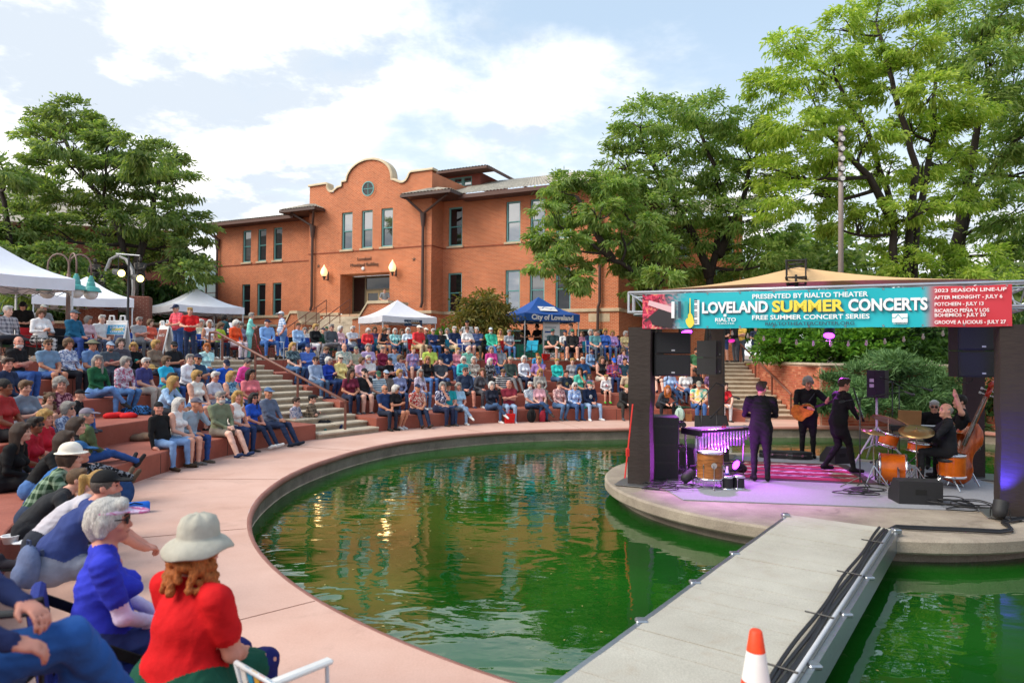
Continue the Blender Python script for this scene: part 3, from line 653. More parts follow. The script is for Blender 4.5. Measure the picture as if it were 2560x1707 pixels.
# entrance steps with brick cheek walls
def entry_steps():
    rot = Matrix.Rotation(FA, 3, 'Z'); root = thing('entrance_steps', 'pale stone steps with brick cheek walls leading to the entrance', 'steps', P0+rot @ Vector((-.6, -3, 0)), FA)
    nst = 15; zt = Z4-.1-ZT; ox = -.6
    for i in range(nst):
        y = 3-.15-1.2-(i+1)*.30; b = MB(); b.bbox(-1.75, 1.75, y, y+.36, zt-(i+1)*zt/nst-.16 if i < nst-1 else -.1, zt-i*zt/nst-.165, .012); b.build('step', M_STEP, root)
    b = MB(); b.box(-1.9, 1.97, 1.68, 2.93, zt-.4, zt-.165); b.build('landing', M_STEP, root)
    for s, (a, c) in ((-1, (-4.6, -1.93)), (1, (1.78, 4.3))):
        # front cheek wall with swept stone cap
        pr = [(a, 1.25), (a+.95, 1.25), (a+1.75, 2.55), (c-.35, 2.55), (c-.25, 2.1), (c, 1.9)] if s < 0 else [(a, 2.15), (a+.5, 2.2), (a+1.1, 3.0), (c, 3.0)]
        b = MB(); vs = []; m_ = len(pr); v0, v1 = -.2, 1.6
        for (x, z) in pr: vs += [(x, v0, -.1), (x, v0, z), (x, v1, z), (x, v1, -.1)]
        fs = []
        for i in range(m_-1): k = 4*i; fs += [(k, k+4, k+5, k+1), (k+1, k+5, k+6, k+2), (k+2, k+6, k+7, k+3)]
        fs += [(0, 1, 2, 3), (4*m_-1, 4*m_-2, 4*m_-3, 4*m_-4)]; b.add(vs, fs); b.build('cheek_wall', M_BRICK, root)
        rows = [[(x, v0-.07, z), (x, v0-.07, z+.16), (x, v1+.05, z+.16), (x, v1+.05, z)] for x, z in pr]; b = MB(); b.grid(rows, flip=True); b.add(rows[0], [(3, 2, 1, 0)]); b.add(rows[-1], [(0, 1, 2, 3)]); b.build('cap', M_COPE, root)
    b = MB(); b.add([(2.2, -1.9, .9), (2.2, -1.5, .9), (2.2, -1.5, -.1), (2.2, -1.9, -.1)], [(0, 1, 2, 3)])
    for x in (-1.6, 0.2):
        q = MB(); p0 = (x, -2.9, 1.0); p1 = (x, 1.5, zt+.85); q.tube([p0, p1], .028, 8); q.tube([(x, -2.9, .5), (x, 1.5, zt+.4)], .02, 6)
        for t in np.linspace(0, 1, 6): y = -2.9+4.4*t; z = 1.0+(zt-.15)*t; q.tube([(x, y, z-1.0), (x, y, z)], .022, 6)
        q.build('handrail', M_RAIL, root)
entry_steps()
# ------------------------------------------------------------------ glass walkway and the darker building on the left
rot = Matrix.Rotation(FA, 3, 'Z')
root = thing('glass_walkway', 'green glazed elevated walkway joining the brick building on its left', 'walkway', P0+rot @ Vector((LU0-9.2, 3.2, 0)), FA)
M_GG = glass('green_glass', 2.2, (.10, .22, .20)); M_FR = mat('walkway_frame', '#6b6058', .5, .1)
L = 9.1
b = MB(); b.box(0, L, 0, 2.2, 3.1, 3.9); b.build('deck', M_BROWN, root)
b = MB(); b.box(0, L, -.1, 2.3, 7.05, 7.25); b.build('roof', M_FR, root)
for i in range(5):
    q = MB(); q.box(i*L/5+.04, (i+1)*L/5-.04, .08, .1, 3.9, 7.05); q.build('pane', M_GG, root)
b = MB()
for i in range(6): x = min(i*L/5, L-.06); b.box(x-.04, x+.06, .02, .14, 3.9, 7.05)
for z in (4.4, 4.75, 6.75): b.box(0, L, .05, .12, z, z+.06)
b.build('mullion', M_FR, root)
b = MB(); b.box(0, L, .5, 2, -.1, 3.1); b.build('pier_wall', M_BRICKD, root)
root = thing('brick_hall', 'dark brick hall with low tiled roof half hidden behind the left trees', 'building', (-30, 37, ZT), R(18))
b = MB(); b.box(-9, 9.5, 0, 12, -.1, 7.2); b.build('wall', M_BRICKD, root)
b = MB(); b.add([(-10, -1, 7.2), (10.5, -1, 7.2), (10.5, 13, 7.2), (-10, 13, 7.2), (-6, 5, 10.2), (6, 5, 10.2)], [(0, 1, 5, 4), (1, 2, 5), (2, 3, 4, 5), (3, 0, 4), (3, 2, 1, 0)]); b.build('roof', M_ROOF, root)
for k in range(4):
    q = MB(); q.box(-7+4*k, -5.6+4*k, -.06, -.02, 2.2, 4.8); o = q.build('window', M_TEAL, root); q = MB(); q.box(-6.9+4*k, -5.7+4*k, -.075, -.062, 2.3, 4.7); q.build('pane', M_GL[1], o)
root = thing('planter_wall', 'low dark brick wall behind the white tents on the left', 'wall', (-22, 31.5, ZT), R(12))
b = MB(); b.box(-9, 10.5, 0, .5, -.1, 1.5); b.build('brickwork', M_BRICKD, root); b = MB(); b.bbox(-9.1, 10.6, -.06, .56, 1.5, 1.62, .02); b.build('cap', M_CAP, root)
# ================================================================== trees and shrubs
def leaf_mat(name, c0, c1, trans=.35, rough=.6):
    m = bpy.data.materials.new(name); m.use_nodes = True; t = m.node_tree; t.nodes.clear()
    out = N(t, 'ShaderNodeOutputMaterial'); g = N(t, 'ShaderNodeNewGeometry')
    rp = N(t, 'ShaderNodeMix', data_type='RGBA', ins={0: g.outputs['Random Per Island'], 6: (*lin(c0), 1), 7: (*lin(c1), 1)})
    nz = N(t, 'ShaderNodeTexNoise', ins={'Vector': g.outputs['Position'], 'Scale': .55, 'Detail': 3.0}); mr = N(t, 'ShaderNodeMapRange', ins={0: nz.outputs['Fac'], 1: .3, 2: .7, 3: .72, 4: 1.25})
    c = N(t, 'ShaderNodeMix', data_type='RGBA', blend_type='MULTIPLY', ins={0: 1., 6: rp.outputs[2], 7: mr.outputs[0]})
    p = N(t, 'ShaderNodeBsdfPrincipled', ins={'Base Color': c.outputs[2], 'Roughness': rough, 'Specular IOR Level': .25})
    tr = N(t, 'ShaderNodeBsdfTranslucent'); hv = N(t, 'ShaderNodeMix', data_type='RGBA', blend_type='MULTIPLY', ins={0: 1., 6: c.outputs[2], 7: (1.5, 1.5, .6, 1)}); t.links.new(hv.outputs[2], tr.inputs[0])
    mx = N(t, 'ShaderNodeMixShader', ins={0: trans}); t.links.new(p.outputs[0], mx.inputs[1]); t.links.new(tr.outputs[0], mx.inputs[2]); t.links.new(mx.outputs[0], out.inputs[0])
    return m
M_LEAFB = leaf_mat('locust_leaf_bright', '#719632', '#b6c664', .5)
M_LEAFM = leaf_mat('locust_leaf_mid', '#5c833e', '#9eb06c', .5)
M_LEAFD = leaf_mat('locust_leaf_dark', '#4f703a', '#8e9f64', .5)
M_LEAFS = leaf_mat('shrub_leaf', '#3a6a20', '#6a9434', .35)
M_LEAFJ = leaf_mat('juniper_needle', '#35582f', '#6d8d5a', .2)
M_LEAFK = leaf_mat('dark_shrub_leaf', '#22401a', '#3f5c26', .3)
M_LEAFO = leaf_mat('olive_red_leaf', '#4d5a26', '#8a7a40', .35)
M_BARK = mat('bark', '#4a3c30', .9, .3, 9, .5, stretch=(1, 1, .25))
M_BARKD = mat('bark_dark', '#2f2722', .9, .3, 9, .5, stretch=(1, 1, .25))
def leaves(C, L, Wd, rng, droop=.5, out=None, up=0.):
    n = len(C); az = rng.uniform(0, 2*np.pi, n); el = rng.normal(-droop*.5+up, .45, n)
    d = np.stack([np.cos(az)*np.cos(el), np.sin(az)*np.cos(el), np.sin(el)], 1)
    if out is not None: d = d*.6+out*.7; d /= np.linalg.norm(d, axis=1)[:, None]
    rv = rng.normal(size=(n, 3)); s = np.cross(d, rv); s /= np.linalg.norm(s, axis=1)[:, None]
    L = L*rng.uniform(.4, 1.6, n)[:, None]; w = Wd*rng.uniform(.7, 1.3, n)[:, None]
    p0 = C; p1 = C+d*L*.5; p2 = C+d*L+np.array([0, 0, -1.])*L*.35*droop
    V = np.stack([p0-s*w*.25, p0+s*w*.25, p1+s*w*.5, p1-s*w*.5, p2+s*w*.14, p2-s*w*.14], 1).reshape(-1, 3)
    i = np.arange(n)[:, None]*6; Fq = np.concatenate([i+np.array([[0, 1, 2, 3]]), i+np.array([[3, 2, 4, 5]])], 1).reshape(-1, 4)
    return V, Fq
def crown_points(clumps, n, rng, sub=14, sig=.30):
    cl = np.array(clumps, float); vol = (cl[:, 3]*cl[:, 4]*cl[:, 5])**.75; cnt = np.maximum(20, (n*vol/vol.sum()).astype(int)); P = []; O = []
    for c, k in zip(cl, cnt):
        m = max(5, int(sub*(c[3]*c[5])**.5)); dv = rng.normal(size=(m, 3)); dv /= np.linalg.norm(dv, axis=1)[:, None]
        cen = c[:3]+dv*c[3:6]*(rng.uniform(.25, 1., m)**.5)[:, None]
        j = rng.integers(0, m, k); sg = sig*np.array([1.25, 1.25, .5])*(c[3]**.5)
        q = cen[j]+rng.normal(size=(k, 3))*sg; P.append(q); o = (q-c[:3])/c[3:6]; O.append(o/np.maximum(1e-3, np.linalg.norm(o, axis=1))[:, None])
    return np.concatenate(P), np.concatenate(O)
def tree(name, label, base, trunks, clumps, n, ml, mb, seed=1, L=.34, Wd=.15, r0=.22, group=None, cat='tree', droop=.6, sub=14, sig=.30, twigs=4, up=0.):
    # trunks: list of polylines (world). clumps: (x,y,z,rx,ry,rz) world
    rng = np.random.default_rng(seed); root = thing(name, label, cat, base, 0, group); o = np.array(base, float)
    b = MB(); nodes = []
    for T in trunks:
        T = [np.array(p, float) for p in T]; k = len(T); P = []
        for i in range(k-1):
            for t in np.linspace(0, 1, 5)[:-1]: P.append(T[i]*(1-t)+T[i+1]*t+rng.normal(size=3)*.04*(i > 0 or t > 0))
        P.append(T[-1]); rr = np.linspace(1, .35, len(P))*r0; rr[0] *= 1.35
        b.tube([p-o for p in P], rr, 9); nodes += [(p, r) for p, r in zip(P[len(P)//3:], rr[len(P)//3:])]
    for c in clumps:
        c = np.array(c, float); cc = c[:3]-np.array([0, 0, c[5]*.3])
        best = min(nodes, key=lambda q: np.linalg.norm(cc-q[0])+max(0, q[0][2]-cc[2])*1.6); s, rs = best; r1 = min(rs*.7, .1)
        mid = (s+cc)/2+rng.normal(size=3)*.18+np.array([0, 0, -.12]); path = [s*(1-t)**2+2*mid*t*(1-t)+cc*t*t for t in np.linspace(0, 1, 7)]
        b.tube([p-o for p in path], np.linspace(r1, r1*.35+.008, 7), 6); nodes += [(p, r1*.6) for p in path[3:]]
        for k in range(twigs):
            dv = rng.normal(size=3); dv[2] = abs(dv[2])*.7; dv /= np.linalg.norm(dv); e = c[:3]+dv*c[3:6]*.9; q = path[4]
            b.tube([q-o, (q+e)/2+rng.normal(size=3)*.1-o, e-o], [r1*.4+.006, r1*.28+.005, .006], 5, cap=False)
    b.build('trunk', mb, root, True)
    P, O = crown_points(clumps, n, rng, sub, sig); V, Fq = leaves(P-o, L, Wd, rng, droop, O, up)
    me = np_mesh('crown', V, Fq, ml, smooth=False); obj('crown', me, root)
    return root
def cl(px, py, Y, rpx, dy=1.0, zz=.8):
    p = ony(px, py, Y); r = rpx*Y/F_PX; return (*p, r, r*dy, r*zz)
def jit(L_, Y, spread, rpx, seed, zz=.75):
    g = np.random.default_rng(seed); return [cl(x, y, Y+g.uniform(-spread, spread), rpx*g.uniform(.8, 1.2), 1.2, zz) for x, y in L_]
def g3(px, py, Y): return tuple(ony(px, py, Y))
def gb(px, Y): p = ony(px, 880, Y); return (p[0], p[1], ZT)
# big bright tree on the right
c = jit([(1965, 110), (1930, 215), (2010, 190), (2100, 60), (2190, 30), (2290, 20), (2100, 150), (2190, 130), (2280, 110), (1925, 330), (1990, 300), (2070, 270), (2150, 240), (2240, 210), (2330, 230), (1930, 430), (2000, 410), (2080, 370), (2170, 340), (2260, 310), (2340, 330), (2400, 280), (1960, 500), (2040, 500), (2120, 450), (2210, 430), (2300, 420), (2380, 400), (2100, 560), (2180, 540), (2290, 520), (2390, 500), (2240, 610), (2350, 590), (2330, 670), (2260, 680), (2430, 650), (2500, 690), (2410, 700)], 30, 2.2, 62, 3)
tree('locust_tree', 'tall bright green multi-stemmed tree rising behind the right end of the banner', gb(2240, 30), [[gb(2240, 30), g3(2238, 640, 30), g3(2232, 520, 30), g3(2170, 330, 30.5), g3(2090, 200, 30)], [gb(2262, 30.2), g3(2272, 600, 30.3), g3(2290, 420, 30), g3(2240, 230, 29.5), g3(2200, 90, 30)], [g3(2236, 560, 30), g3(2170, 440, 29.4), g3(2060, 330, 29)], [gb(2275, 30.5), g3(2290, 560, 30.5), g3(2330, 360, 31), g3(2340, 200, 31)]], c, 58000, M_LEAFB, M_BARKD, 5, .19, .07, .21, sub=16, sig=.17)
c = jit([(2440, 40), (2530, 30), (2600, 90), (2400, 130), (2480, 150), (2560, 200), (2450, 260), (2540, 320), (2620, 250), (2480, 380), (2570, 430), (2460, 470), (2540, 540), (2600, 600), (2640, 400), (2490, 590), (2560, 680)], 34, 2.0, 78, 8)
tree('locust_tree', 'darker green tall tree at the right edge behind the bright one', gb(2380, 34), [[gb(2380, 34), g3(2390, 640, 34), g3(2440, 470, 34), g3(2560, 330, 34.5)], [g3(2390, 640, 34), g3(2420, 430, 34), g3(2470, 200, 34)]], c, 30000, M_LEAFM, M_BARKD, 6, .22, .085, .3, sub=18, sig=.19)
# centre trees in front of the building's right end
c = jit([(1600, 300), (1560, 350), (1545, 410), (1640, 340), (1690, 290), (1740, 270), (1800, 290), (1860, 310), (1900, 360), (1680, 370), (1750, 350), (1830, 380), (1640, 440), (1720, 440), (1800, 450), (1880, 440), (1910, 520), (1560, 470), (1600, 520), (1690, 520), (1780, 530), (1860, 540), (1930, 580), (1650, 580), (1740, 600), (1830, 610), (1900, 650), (1960, 640), (1700, 670), (1790, 680), (1850, 700), (1620, 640)], 34, 2.2, 56, 12)
tree('locust_tree', 'round-topped green tree standing behind the left half of the banner', gb(1770, 34), [[gb(1770, 34), g3(1775, 700, 34), g3(1800, 560, 34), g3(1790, 430, 34), g3(1750, 330, 34)], [g3(1775, 690, 34), g3(1720, 560, 33.5), g3(1640, 430, 33.5), g3(1600, 340, 33.5)], [g3(1795, 640, 34), g3(1860, 500, 34.5), g3(1880, 400, 34.5)]], c, 42000, M_LEAFM, M_BARKD, 13, .20, .078, .22, sub=18, sig=.17)
c = jit([(1400, 465), (1460, 455), (1520, 470), (1370, 530), (1430, 530), (1500, 530), (1560, 520), (1370, 600), (1420, 610), (1490, 600), (1560, 590), (1620, 560), (1360, 660), (1420, 670), (1400, 625), (1540, 650), (1600, 650), (1660, 620), (1455, 700), (1590, 710), (1660, 690), (1620, 740)], 29, 1.6, 46, 21)
tree('locust_tree', 'leaning grey-green tree whose crown covers the brick building\'s upper right windows', gb(1650, 29.5), [[gb(1650, 29.5), g3(1640, 745, 29.5), g3(1600, 690, 29.3), g3(1530, 650, 29), g3(1450, 590, 29)], [g3(1640, 745, 29.5), g3(1650, 640, 29.3), g3(1600, 560, 29)], [g3(1530, 650, 29), g3(1470, 540, 29), g3(1440, 490, 29)]], c, 27000, M_LEAFM, M_BARKD, 22, .18, .07, .17, sub=17, sig=.15)
# left tree mass
c = jit([(120, 300), (180, 290), (90, 350), (150, 360), (230, 330), (290, 360), (110, 420), (190, 420), (270, 420), (350, 390), (410, 400), (440, 460), (340, 470), (250, 490), (160, 500), (60, 480), (400, 540), (320, 550), (470, 560), (240, 570), (130, 580), (480, 620), (420, 620), (340, 640), (250, 660), (460, 680)], 31, 2.4, 58, 31)
tree('locust_tree', 'broad dark green tree filling the sky behind the left tents', gb(320, 31), [[gb(320, 31), g3(325, 700, 31), g3(300, 580, 31), g3(200, 420, 31), g3(150, 330, 31)], [g3(325, 690, 31), g3(380, 560, 31.5), g3(400, 430, 31)]], c, 42000, M_LEAFD, M_BARKD, 32, .19, .075, .2, sub=15, sig=.17)
c = jit([(10, 430), (-60, 480), (30, 560), (-40, 600), (60, 640), (140, 650), (-20, 700), (60, 720), (150, 720), (220, 720)], 28, 1.8, 62, 36)
tree('locust_tree', 'dense dark green tree at the left edge above the nearest tent', gb(30, 28), [[gb(30, 28), g3(30, 700, 28), g3(20, 560, 28), g3(0, 450, 28)]], c, 19000, M_LEAFD, M_BARKD, 37, .20, .08, .2, sub=20, sig=.18)
c = jit([(340, 740), (400, 720), (440, 745), (380, 790), (300, 770), (250, 740), (180, 760), (100, 770), (40, 760)], 33, 1.2, 50, 38)
tree('leafy_shrub', 'dark leafy shrub row under the broad left tree', gb(260, 33), [[gb(260, 33), g3(260, 780, 33)]], c, 5000, M_LEAFK, M_BARKD, 39, .3, .14, .08, cat='shrub')
# lower background trees right
c = jit([(2090, 640), (2140, 680), (2190, 700), (2060, 690), (2120, 730), (2200, 740)], 40, 1.5, 60, 41)
tree('distant_tree', 'small distant dark green tree left of the tall trunks', gb(2130, 40), [[gb(2130, 40), g3(2130, 700, 40)]], c, 3500, M_LEAFD, M_BARKD, 42, .4, .18, .15)
c = jit([(2420, 720), (2500, 740), (2570, 720), (2620, 700), (2560, 780), (2480, 800), (2400, 790)], 30, 1.5, 70, 43)
tree('distant_tree', 'low dark green tree filling the right edge above the stage column', gb(2500, 30), [[gb(2500, 30), g3(2500, 780, 30)]], c, 5000, M_LEAFD, M_BARKD, 44, .36, .16, .15)
c = jit([(1980, 620), (1940, 680), (2000, 690), (1880, 700), (2040, 620)], 44, 1.5, 62, 45)
tree('distant_tree', 'distant pale green tree between the centre tree and the light pole', gb(1970, 44), [[gb(1970, 44), g3(1970, 690, 44)]], c, 3500, M_LEAFM, M_BARKD, 46, .45, .2, .15)
c = jit([(1880, 780), (1940, 770), (2010, 760), (2080, 770), (2150, 780), (2230, 790), (2310, 780), (2380, 800), (1830, 790)], 42, 2, 60, 47)
tree('hedge_trees', 'distant green hedge of trees glimpsed under the banner', gb(2100, 42), [[gb(2100, 42), g3(2100, 800, 42)]], c, 5000, M_LEAFS, M_BARKD, 48, .4, .2, .1, cat='hedge')
# shrubs
def shrub(label, px, Y, clumps, n, ml, seed, L=.2, Wd=.08, name='shrub', droop=.2, base=None, up=.3, sig=.22):
    bs = gb(px, Y) if base is None else base
    return tree(name, label, bs, [[bs, (bs[0], bs[1], bs[2]+.35)]], clumps, n, ml, M_BARKD, seed, L, Wd, .05, None, 'shrub', droop, 18, sig, 2, up)
shrub('rounded clipped green shrub above the brick wall, nearest the stairs', 1950, 25.5, jit([(1940, 880), (1965, 855), (1985, 885), (1950, 840), (1925, 870)], 25.5, .5, 36, 51, 1.), 5200, M_LEAFS, 52, .16, .07)
shrub('rounded clipped green shrub above the brick wall, second from the stairs', 2060, 25, jit([(2040, 880), (2075, 850), (2105, 880), (2060, 835), (2030, 860), (2120, 850), (2010, 890)], 25, .6, 40, 53, 1.), 6800, M_LEAFS, 54, .16, .07)
shrub('bright feathery green shrub above the juniper behind the clarinet player', 2160, 24.5, jit([(2150, 880), (2180, 850), (2210, 880), (2130, 860), (2200, 840)], 24.5, .6, 40, 55, 1.), 5000, M_LEAFS, 56, .18, .07)
shrub('dark green shrub between the tree trunks behind the stage', 2300, 24, jit([(2250, 840), (2300, 860), (2350, 850), (2400, 870), (2280, 890), (2340, 900)], 24, .7, 48, 57, 1.), 5600, M_LEAFK, 58, .18, .08)
shrub('dark green shrub mass at the right behind the hanging speaker', 2480, 22, jit([(2440, 900), (2500, 880), (2540, 930), (2470, 960), (2520, 1000), (2580, 900), (2560, 980), (2540, 830)], 22, .8, 56, 59, 1.), 6800, M_LEAFK, 60, .18, .08)
j = jit([(2070, 1000), (2100, 960), (2140, 930), (2190, 915), (2240, 910), (2290, 925), (2340, 945), (2390, 960), (2120, 1010), (2160, 970), (2210, 955), (2260, 960), (2310, 985), (2360, 1000), (2180, 1010), (2240, 1010), (2300, 1030), (2410, 1010), (2350, 1040), (2430, 1050)], 21.6, .9, 38, 61, .55)
shrub('spreading grey-green juniper spilling over the brick wall behind the band', 2250, 23.5, j, 42000, M_LEAFJ, 62, .15, .028, 'juniper', .1, None, .25, .2)
c = jit([(1190, 770), (1225, 760), (1170, 800), (1210, 800), (1245, 790), (1180, 830), (1225, 830), (1150, 815), (1255, 820), (1200, 745)], 32, .8, 27, 63, .9)
tree('small_tree', 'small olive tree with reddish tips in front of the brick facade', gb(1210, 32), [[gb(1210, 32), g3(1212, 850, 32), g3(1205, 800, 32)], [gb(1213, 32), g3(1225, 840, 32), g3(1235, 800, 32)]], c, 5500, M_LEAFO, M_BARKD, 64, .17, .08, .07)
shrub('low green bush at the foot of the olive tree', 1110, 33, jit([(1095, 850), (1120, 840), (1140, 855)], 33, .4, 22, 65, .8), 1500, M_LEAFS, 66, .16, .08)
shrub('low green bush between the tents and the brick facade', 1180, 33.5, jit([(1165, 858), (1190, 862)], 33.5, .4, 18, 67, .8), 900, M_LEAFS, 68, .16, .08)
shrub('low grey-green bush at the right corner of the brick building', 1570, 31, jit([(1560, 865), (1590, 870)], 31, .4, 20, 69, .8), 1000, M_LEAFS, 70, .16, .08)
shrub('leafy green shrub beside the left tent legs', 530, 36, jit([(515, 835), (540, 850), (500, 850)], 36, .5, 24, 71, 1.), 1200, M_LEAFK, 72, .2, .1)
# ================================================================== tents, lamps, sculpture, signs on the upper terrace
M_TENTW = mat('white_tent_fabric', '#e9e9f1', .75, .04, 3, .12, bscale=3); M_TENTB = mat('blue_tent_fabric', '#0d4f9c', .6, .08, 3, .12, bscale=3); M_TENTR = mat('red_tent_fabric', '#c02a26', .7, .08, 3, .1, bscale=3)
M_WMET = mat('white_tube', '#cfd2d6', .4, .05); M_GMET = mat('grey_tube', '#8b8f94', .4, .05, metal=.6)
for _m in (M_TENTW,):
    _p = _m.node_tree.nodes['Principled BSDF']; _p.inputs['Subsurface Weight'].default_value = 0.
def tent(label, c, yaw, a=3.05, zv=2.0, dv=.3, zp=3.15, fab=None, name='canopy_tent', group=None, legs=True, text=None):
    root = thing(name, label, 'tent', (c[0], c[1], ZT), yaw, group); h = a/2; fab = fab or M_TENTW; b = MB(); ze = zv+dv; K = 8
    cor = [(-h, -h), (h, -h), (h, h), (-h, h)]
    for i in range(4):
        A = Vector((*cor[i], ze)); B = Vector((*cor[(i+1) % 4], ze)); P = Vector((0, 0, zp)); rows = []
        for s in np.linspace(0, 1, 9):
            row = []
            for t in np.linspace(0, 1, K+1):
                e = A*(1-t)+B*t; q = e*(1-s)+P*s; q.z -= .16*math.sin(math.pi*s)*(1-s*.4)+.05*math.sin(math.pi*t)*(1-s); row.append(q)
            rows.append(row)
        b.grid(rows)
    b.build('canopy', fab, root, True)
    for i in range(4):
        A = Vector((*cor[i], 0)); B = Vector((*cor[(i+1) % 4], 0)); nrm = (A+B).normalized(); rows = []
        for k, z in enumerate((ze, zv+dv*.5, zv)):
            rows.append([(A*(1-t)+B*t)*1.004+nrm*(.012*math.sin(t*19+i*2+k)*k/2)+Vector((0, 0, z-(.05*math.sin(math.pi*t) if k == 0 else .03*math.sin(math.pi*t)))) for t in np.linspace(0, 1, 17)])
        q = MB(); q.grid(rows, flip=True); q.build('valance', fab, root, True)
    for (x, y) in cor:
        q = MB(); s = .972; q.box(x*s-.022, x*s+.022, y*s-.022, y*s+.022, 0, ze-.03); o = q.build('leg', M_WMET, root)
        q = MB(); q.box(x*s-.06, x*s+.06, y*s-.06, y*s+.06, 0, .012); q.build('foot', M_GMET, o)
    for i in range(4):
        A = Vector((*cor[i], 0))*.965; B = Vector((*cor[(i+1) % 4], 0))*.965; q = MB(); Z = [zv+.06, zv-.14, zv+.06, zv-.14, zv+.06]; Z2 = [zv-.12, zv+.08, zv-.12, zv+.08, zv-.12]
        for zz in (Z, Z2): q.tube([A*(1-t)+B*t+Vector((0, 0, z)) for t, z in zip((0, .25, .5, .75, 1), zz)], .011, 5)
        q.build('scissor_bar', M_GMET, root)
    return root
def tent_at(px, Y): p = ony(px, 880, Y); return (p[0], p[1])
tent('white canopy tent nearest the camera, cut off by the left edge', (-14.6, 18.9), R(-28), 3.05, 1.98, .34, 3.35)
tent('white canopy tent right of the three-armed lamp post', tent_at(213, 25.4), R(30), 3.05, 1.85, .32, 3.02)
tent('white canopy tent over the red one, left of the brick building', tent_at(487, 30.6), R(47), 3.05, 1.95, .3, 3.1)
T4 = tent('white canopy tent with blue ticket banners in front of the entrance', tent_at(992, 36.0), R(35), 3.05, 1.82, .32, 3.06)
T5 = tent('blue canopy tent lettered City of Loveland near the facade', tent_at(1345, 34), R(25), 3.0, 1.86, .36, 3.12, M_TENTB)
TR = tent('red brewery canopy tent half hidden behind a white tent', tent_at(415, 37), R(12), 3.6, 1.72, .36, 2.9, M_TENTR)
M_WPR = mat('white_print', (.82, .82, .84), .6, 0); M_NAVY = mat('navy_print', '#123456', .6, 0); M_YEL = mat('yellow_print', '#e8d44a', .6, 0); M_ORP = mat('orange_print', '#e0a24a', .6, 0)
def on_face(h, i, x, z, off=.02):
    # frame on a tent's face i (0 front(-y),1 right(+x),2 back,3 left)
    d = [(1, 0, 0), (0, 1, 0), (-1, 0, 0), (0, -1, 0)][i]; n = [(0, -1, 0), (1, 0, 0), (0, 1, 0), (-1, 0, 0)][i]
    o = Vector(n)*(h*1.004+off)+Vector(d)*x+Vector((0, 0, z)); return frame(o, d, (0, 0, 1))
for i in (0, 1): text_mesh('City of Loveland', .34, M_WPR, parent=T5, M=on_face(1.5, i, 0, 2.02, .022), bold=.012)
def city_logo(parent, M, w, h, name='emblem', m=None, bgm=None):
    b = MB(); b.box(-w/2, w/2, -h/2, h/2, 0, .003); o = b.build(name, m or M_WPR, parent); o.matrix_local = M
    b = MB(); z0, z1 = .004, .006; y = .02*h
    b.prism([(-w/2, y-.03*h), (-.28*w, y-.03*h), (-.12*w, .34*h), (.16*w, -.2*h), (.22*w, y), (w/2, y), (w/2, y+.06*h), (.2*w, y+.06*h), (.14*w, -.05*h)][:4]+[(.22*w, y-.03*h), (w/2, y-.03*h), (w/2, y+.04*h), (.2*w, y+.04*h), (.15*w, -.08*h), (-.12*w, .46*h), (-.32*w, y+.04*h), (-w/2, y+.04*h)], z0, z1); b.build('mark', bgm or M_TENTB, o)
for i in (0, 1):
    d = [Vector((1, 0, 0)), Vector((0, 1, 0))][i]; n = [Vector((0, -1, 0)), Vector((1, 0, 0))][i]; A = n*1.5+Vector((0, 0, 2.17)); P = Vector((0, 0, 3.12)); s = .36; o = A*(1-s)+P*s+Vector((0, 0, -.06)); y = (P-A).normalized(); o += d.cross(y).normalized()*.03
    city_logo(T5, frame(o, d, y), .95, .42)
def ticket_banner(i, x, z, label_rows):
    b = MB(); b.box(-.5, .5, -.16, .16, 0, .008); o = b.build('ticket_banner', M_NAVY, T4); o.matrix_local = on_face(1.525, i, x, z, .03)
    for (tx, ty, s, body, m) in label_rows: text_mesh(body, s, m, parent=o, M=Matrix.Translation((tx, ty, .01)), bold=.002)
ticket_banner(0, .15, 1.80, [(-.32, .02, .13, 'RIALTO', M_WPR), (.12, .09, .07, 'PRESENTED BY', M_WPR), (.14, 0, .1, 'CONCERTS', M_ORP), (.12, -.1, .06, 'FREE SUMMER', M_WPR)])
ticket_banner(1, .0-.72, 2.06, [(-.34, .08, .07, 'JULY 6', M_WPR), (-.32, -.02, .07, 'JULY 13', M_WPR), (.02, .09, .08, 'SUMMER', M_ORP), (.02, -.02, .07, 'CONCERTS', M_WPR), (.36, .02, .07, 'RIALTO', M_WPR)])
for i in (0, 1): text_mesh('...TTENBREWING.COM', .3, M_WPR, parent=TR, M=on_face(1.8, i, .0, 1.87, .022), bold=.004)
def folding_table(label, p, yaw, w=1.8, cloth=None):
    root = thing('folding_table', label, 'table', p, yaw); b = MB(); b.bbox(-w/2, w/2, -.37, .37, .70, .74, .01); b.build('tabletop', mat('table_white', (.7, .7, .7), .5, .05), root)
    for x in (-w/2+.15, w/2-.15):
        for y in (-.28, .28): q = MB(); q.tube([(x, y, 0), (x, y, .7)], .014, 6); q.build('leg', M_GMET, root)
    if cloth:
        b = MB(); b.box(-w/2-.01, w/2+.01, -.385, -.375, .1, .745); b.box(-w/2-.01, w/2+.01, -.374, .374, .742, .75); b.build('table_skirt', cloth, root)
folding_table('folding table draped in green cloth under the blue tent', (*tent_at(1310, 33.2), ZT), R(10), 1.8, mat('green_table_cloth', '#2f8f74', .8, .1))
folding_table('folding table with a black cloth under the left white tent', (*tent_at(110, 22.5), ZT), R(30), 1.8, mat('black_cloth', (.02, .02, .022), .9, .1))
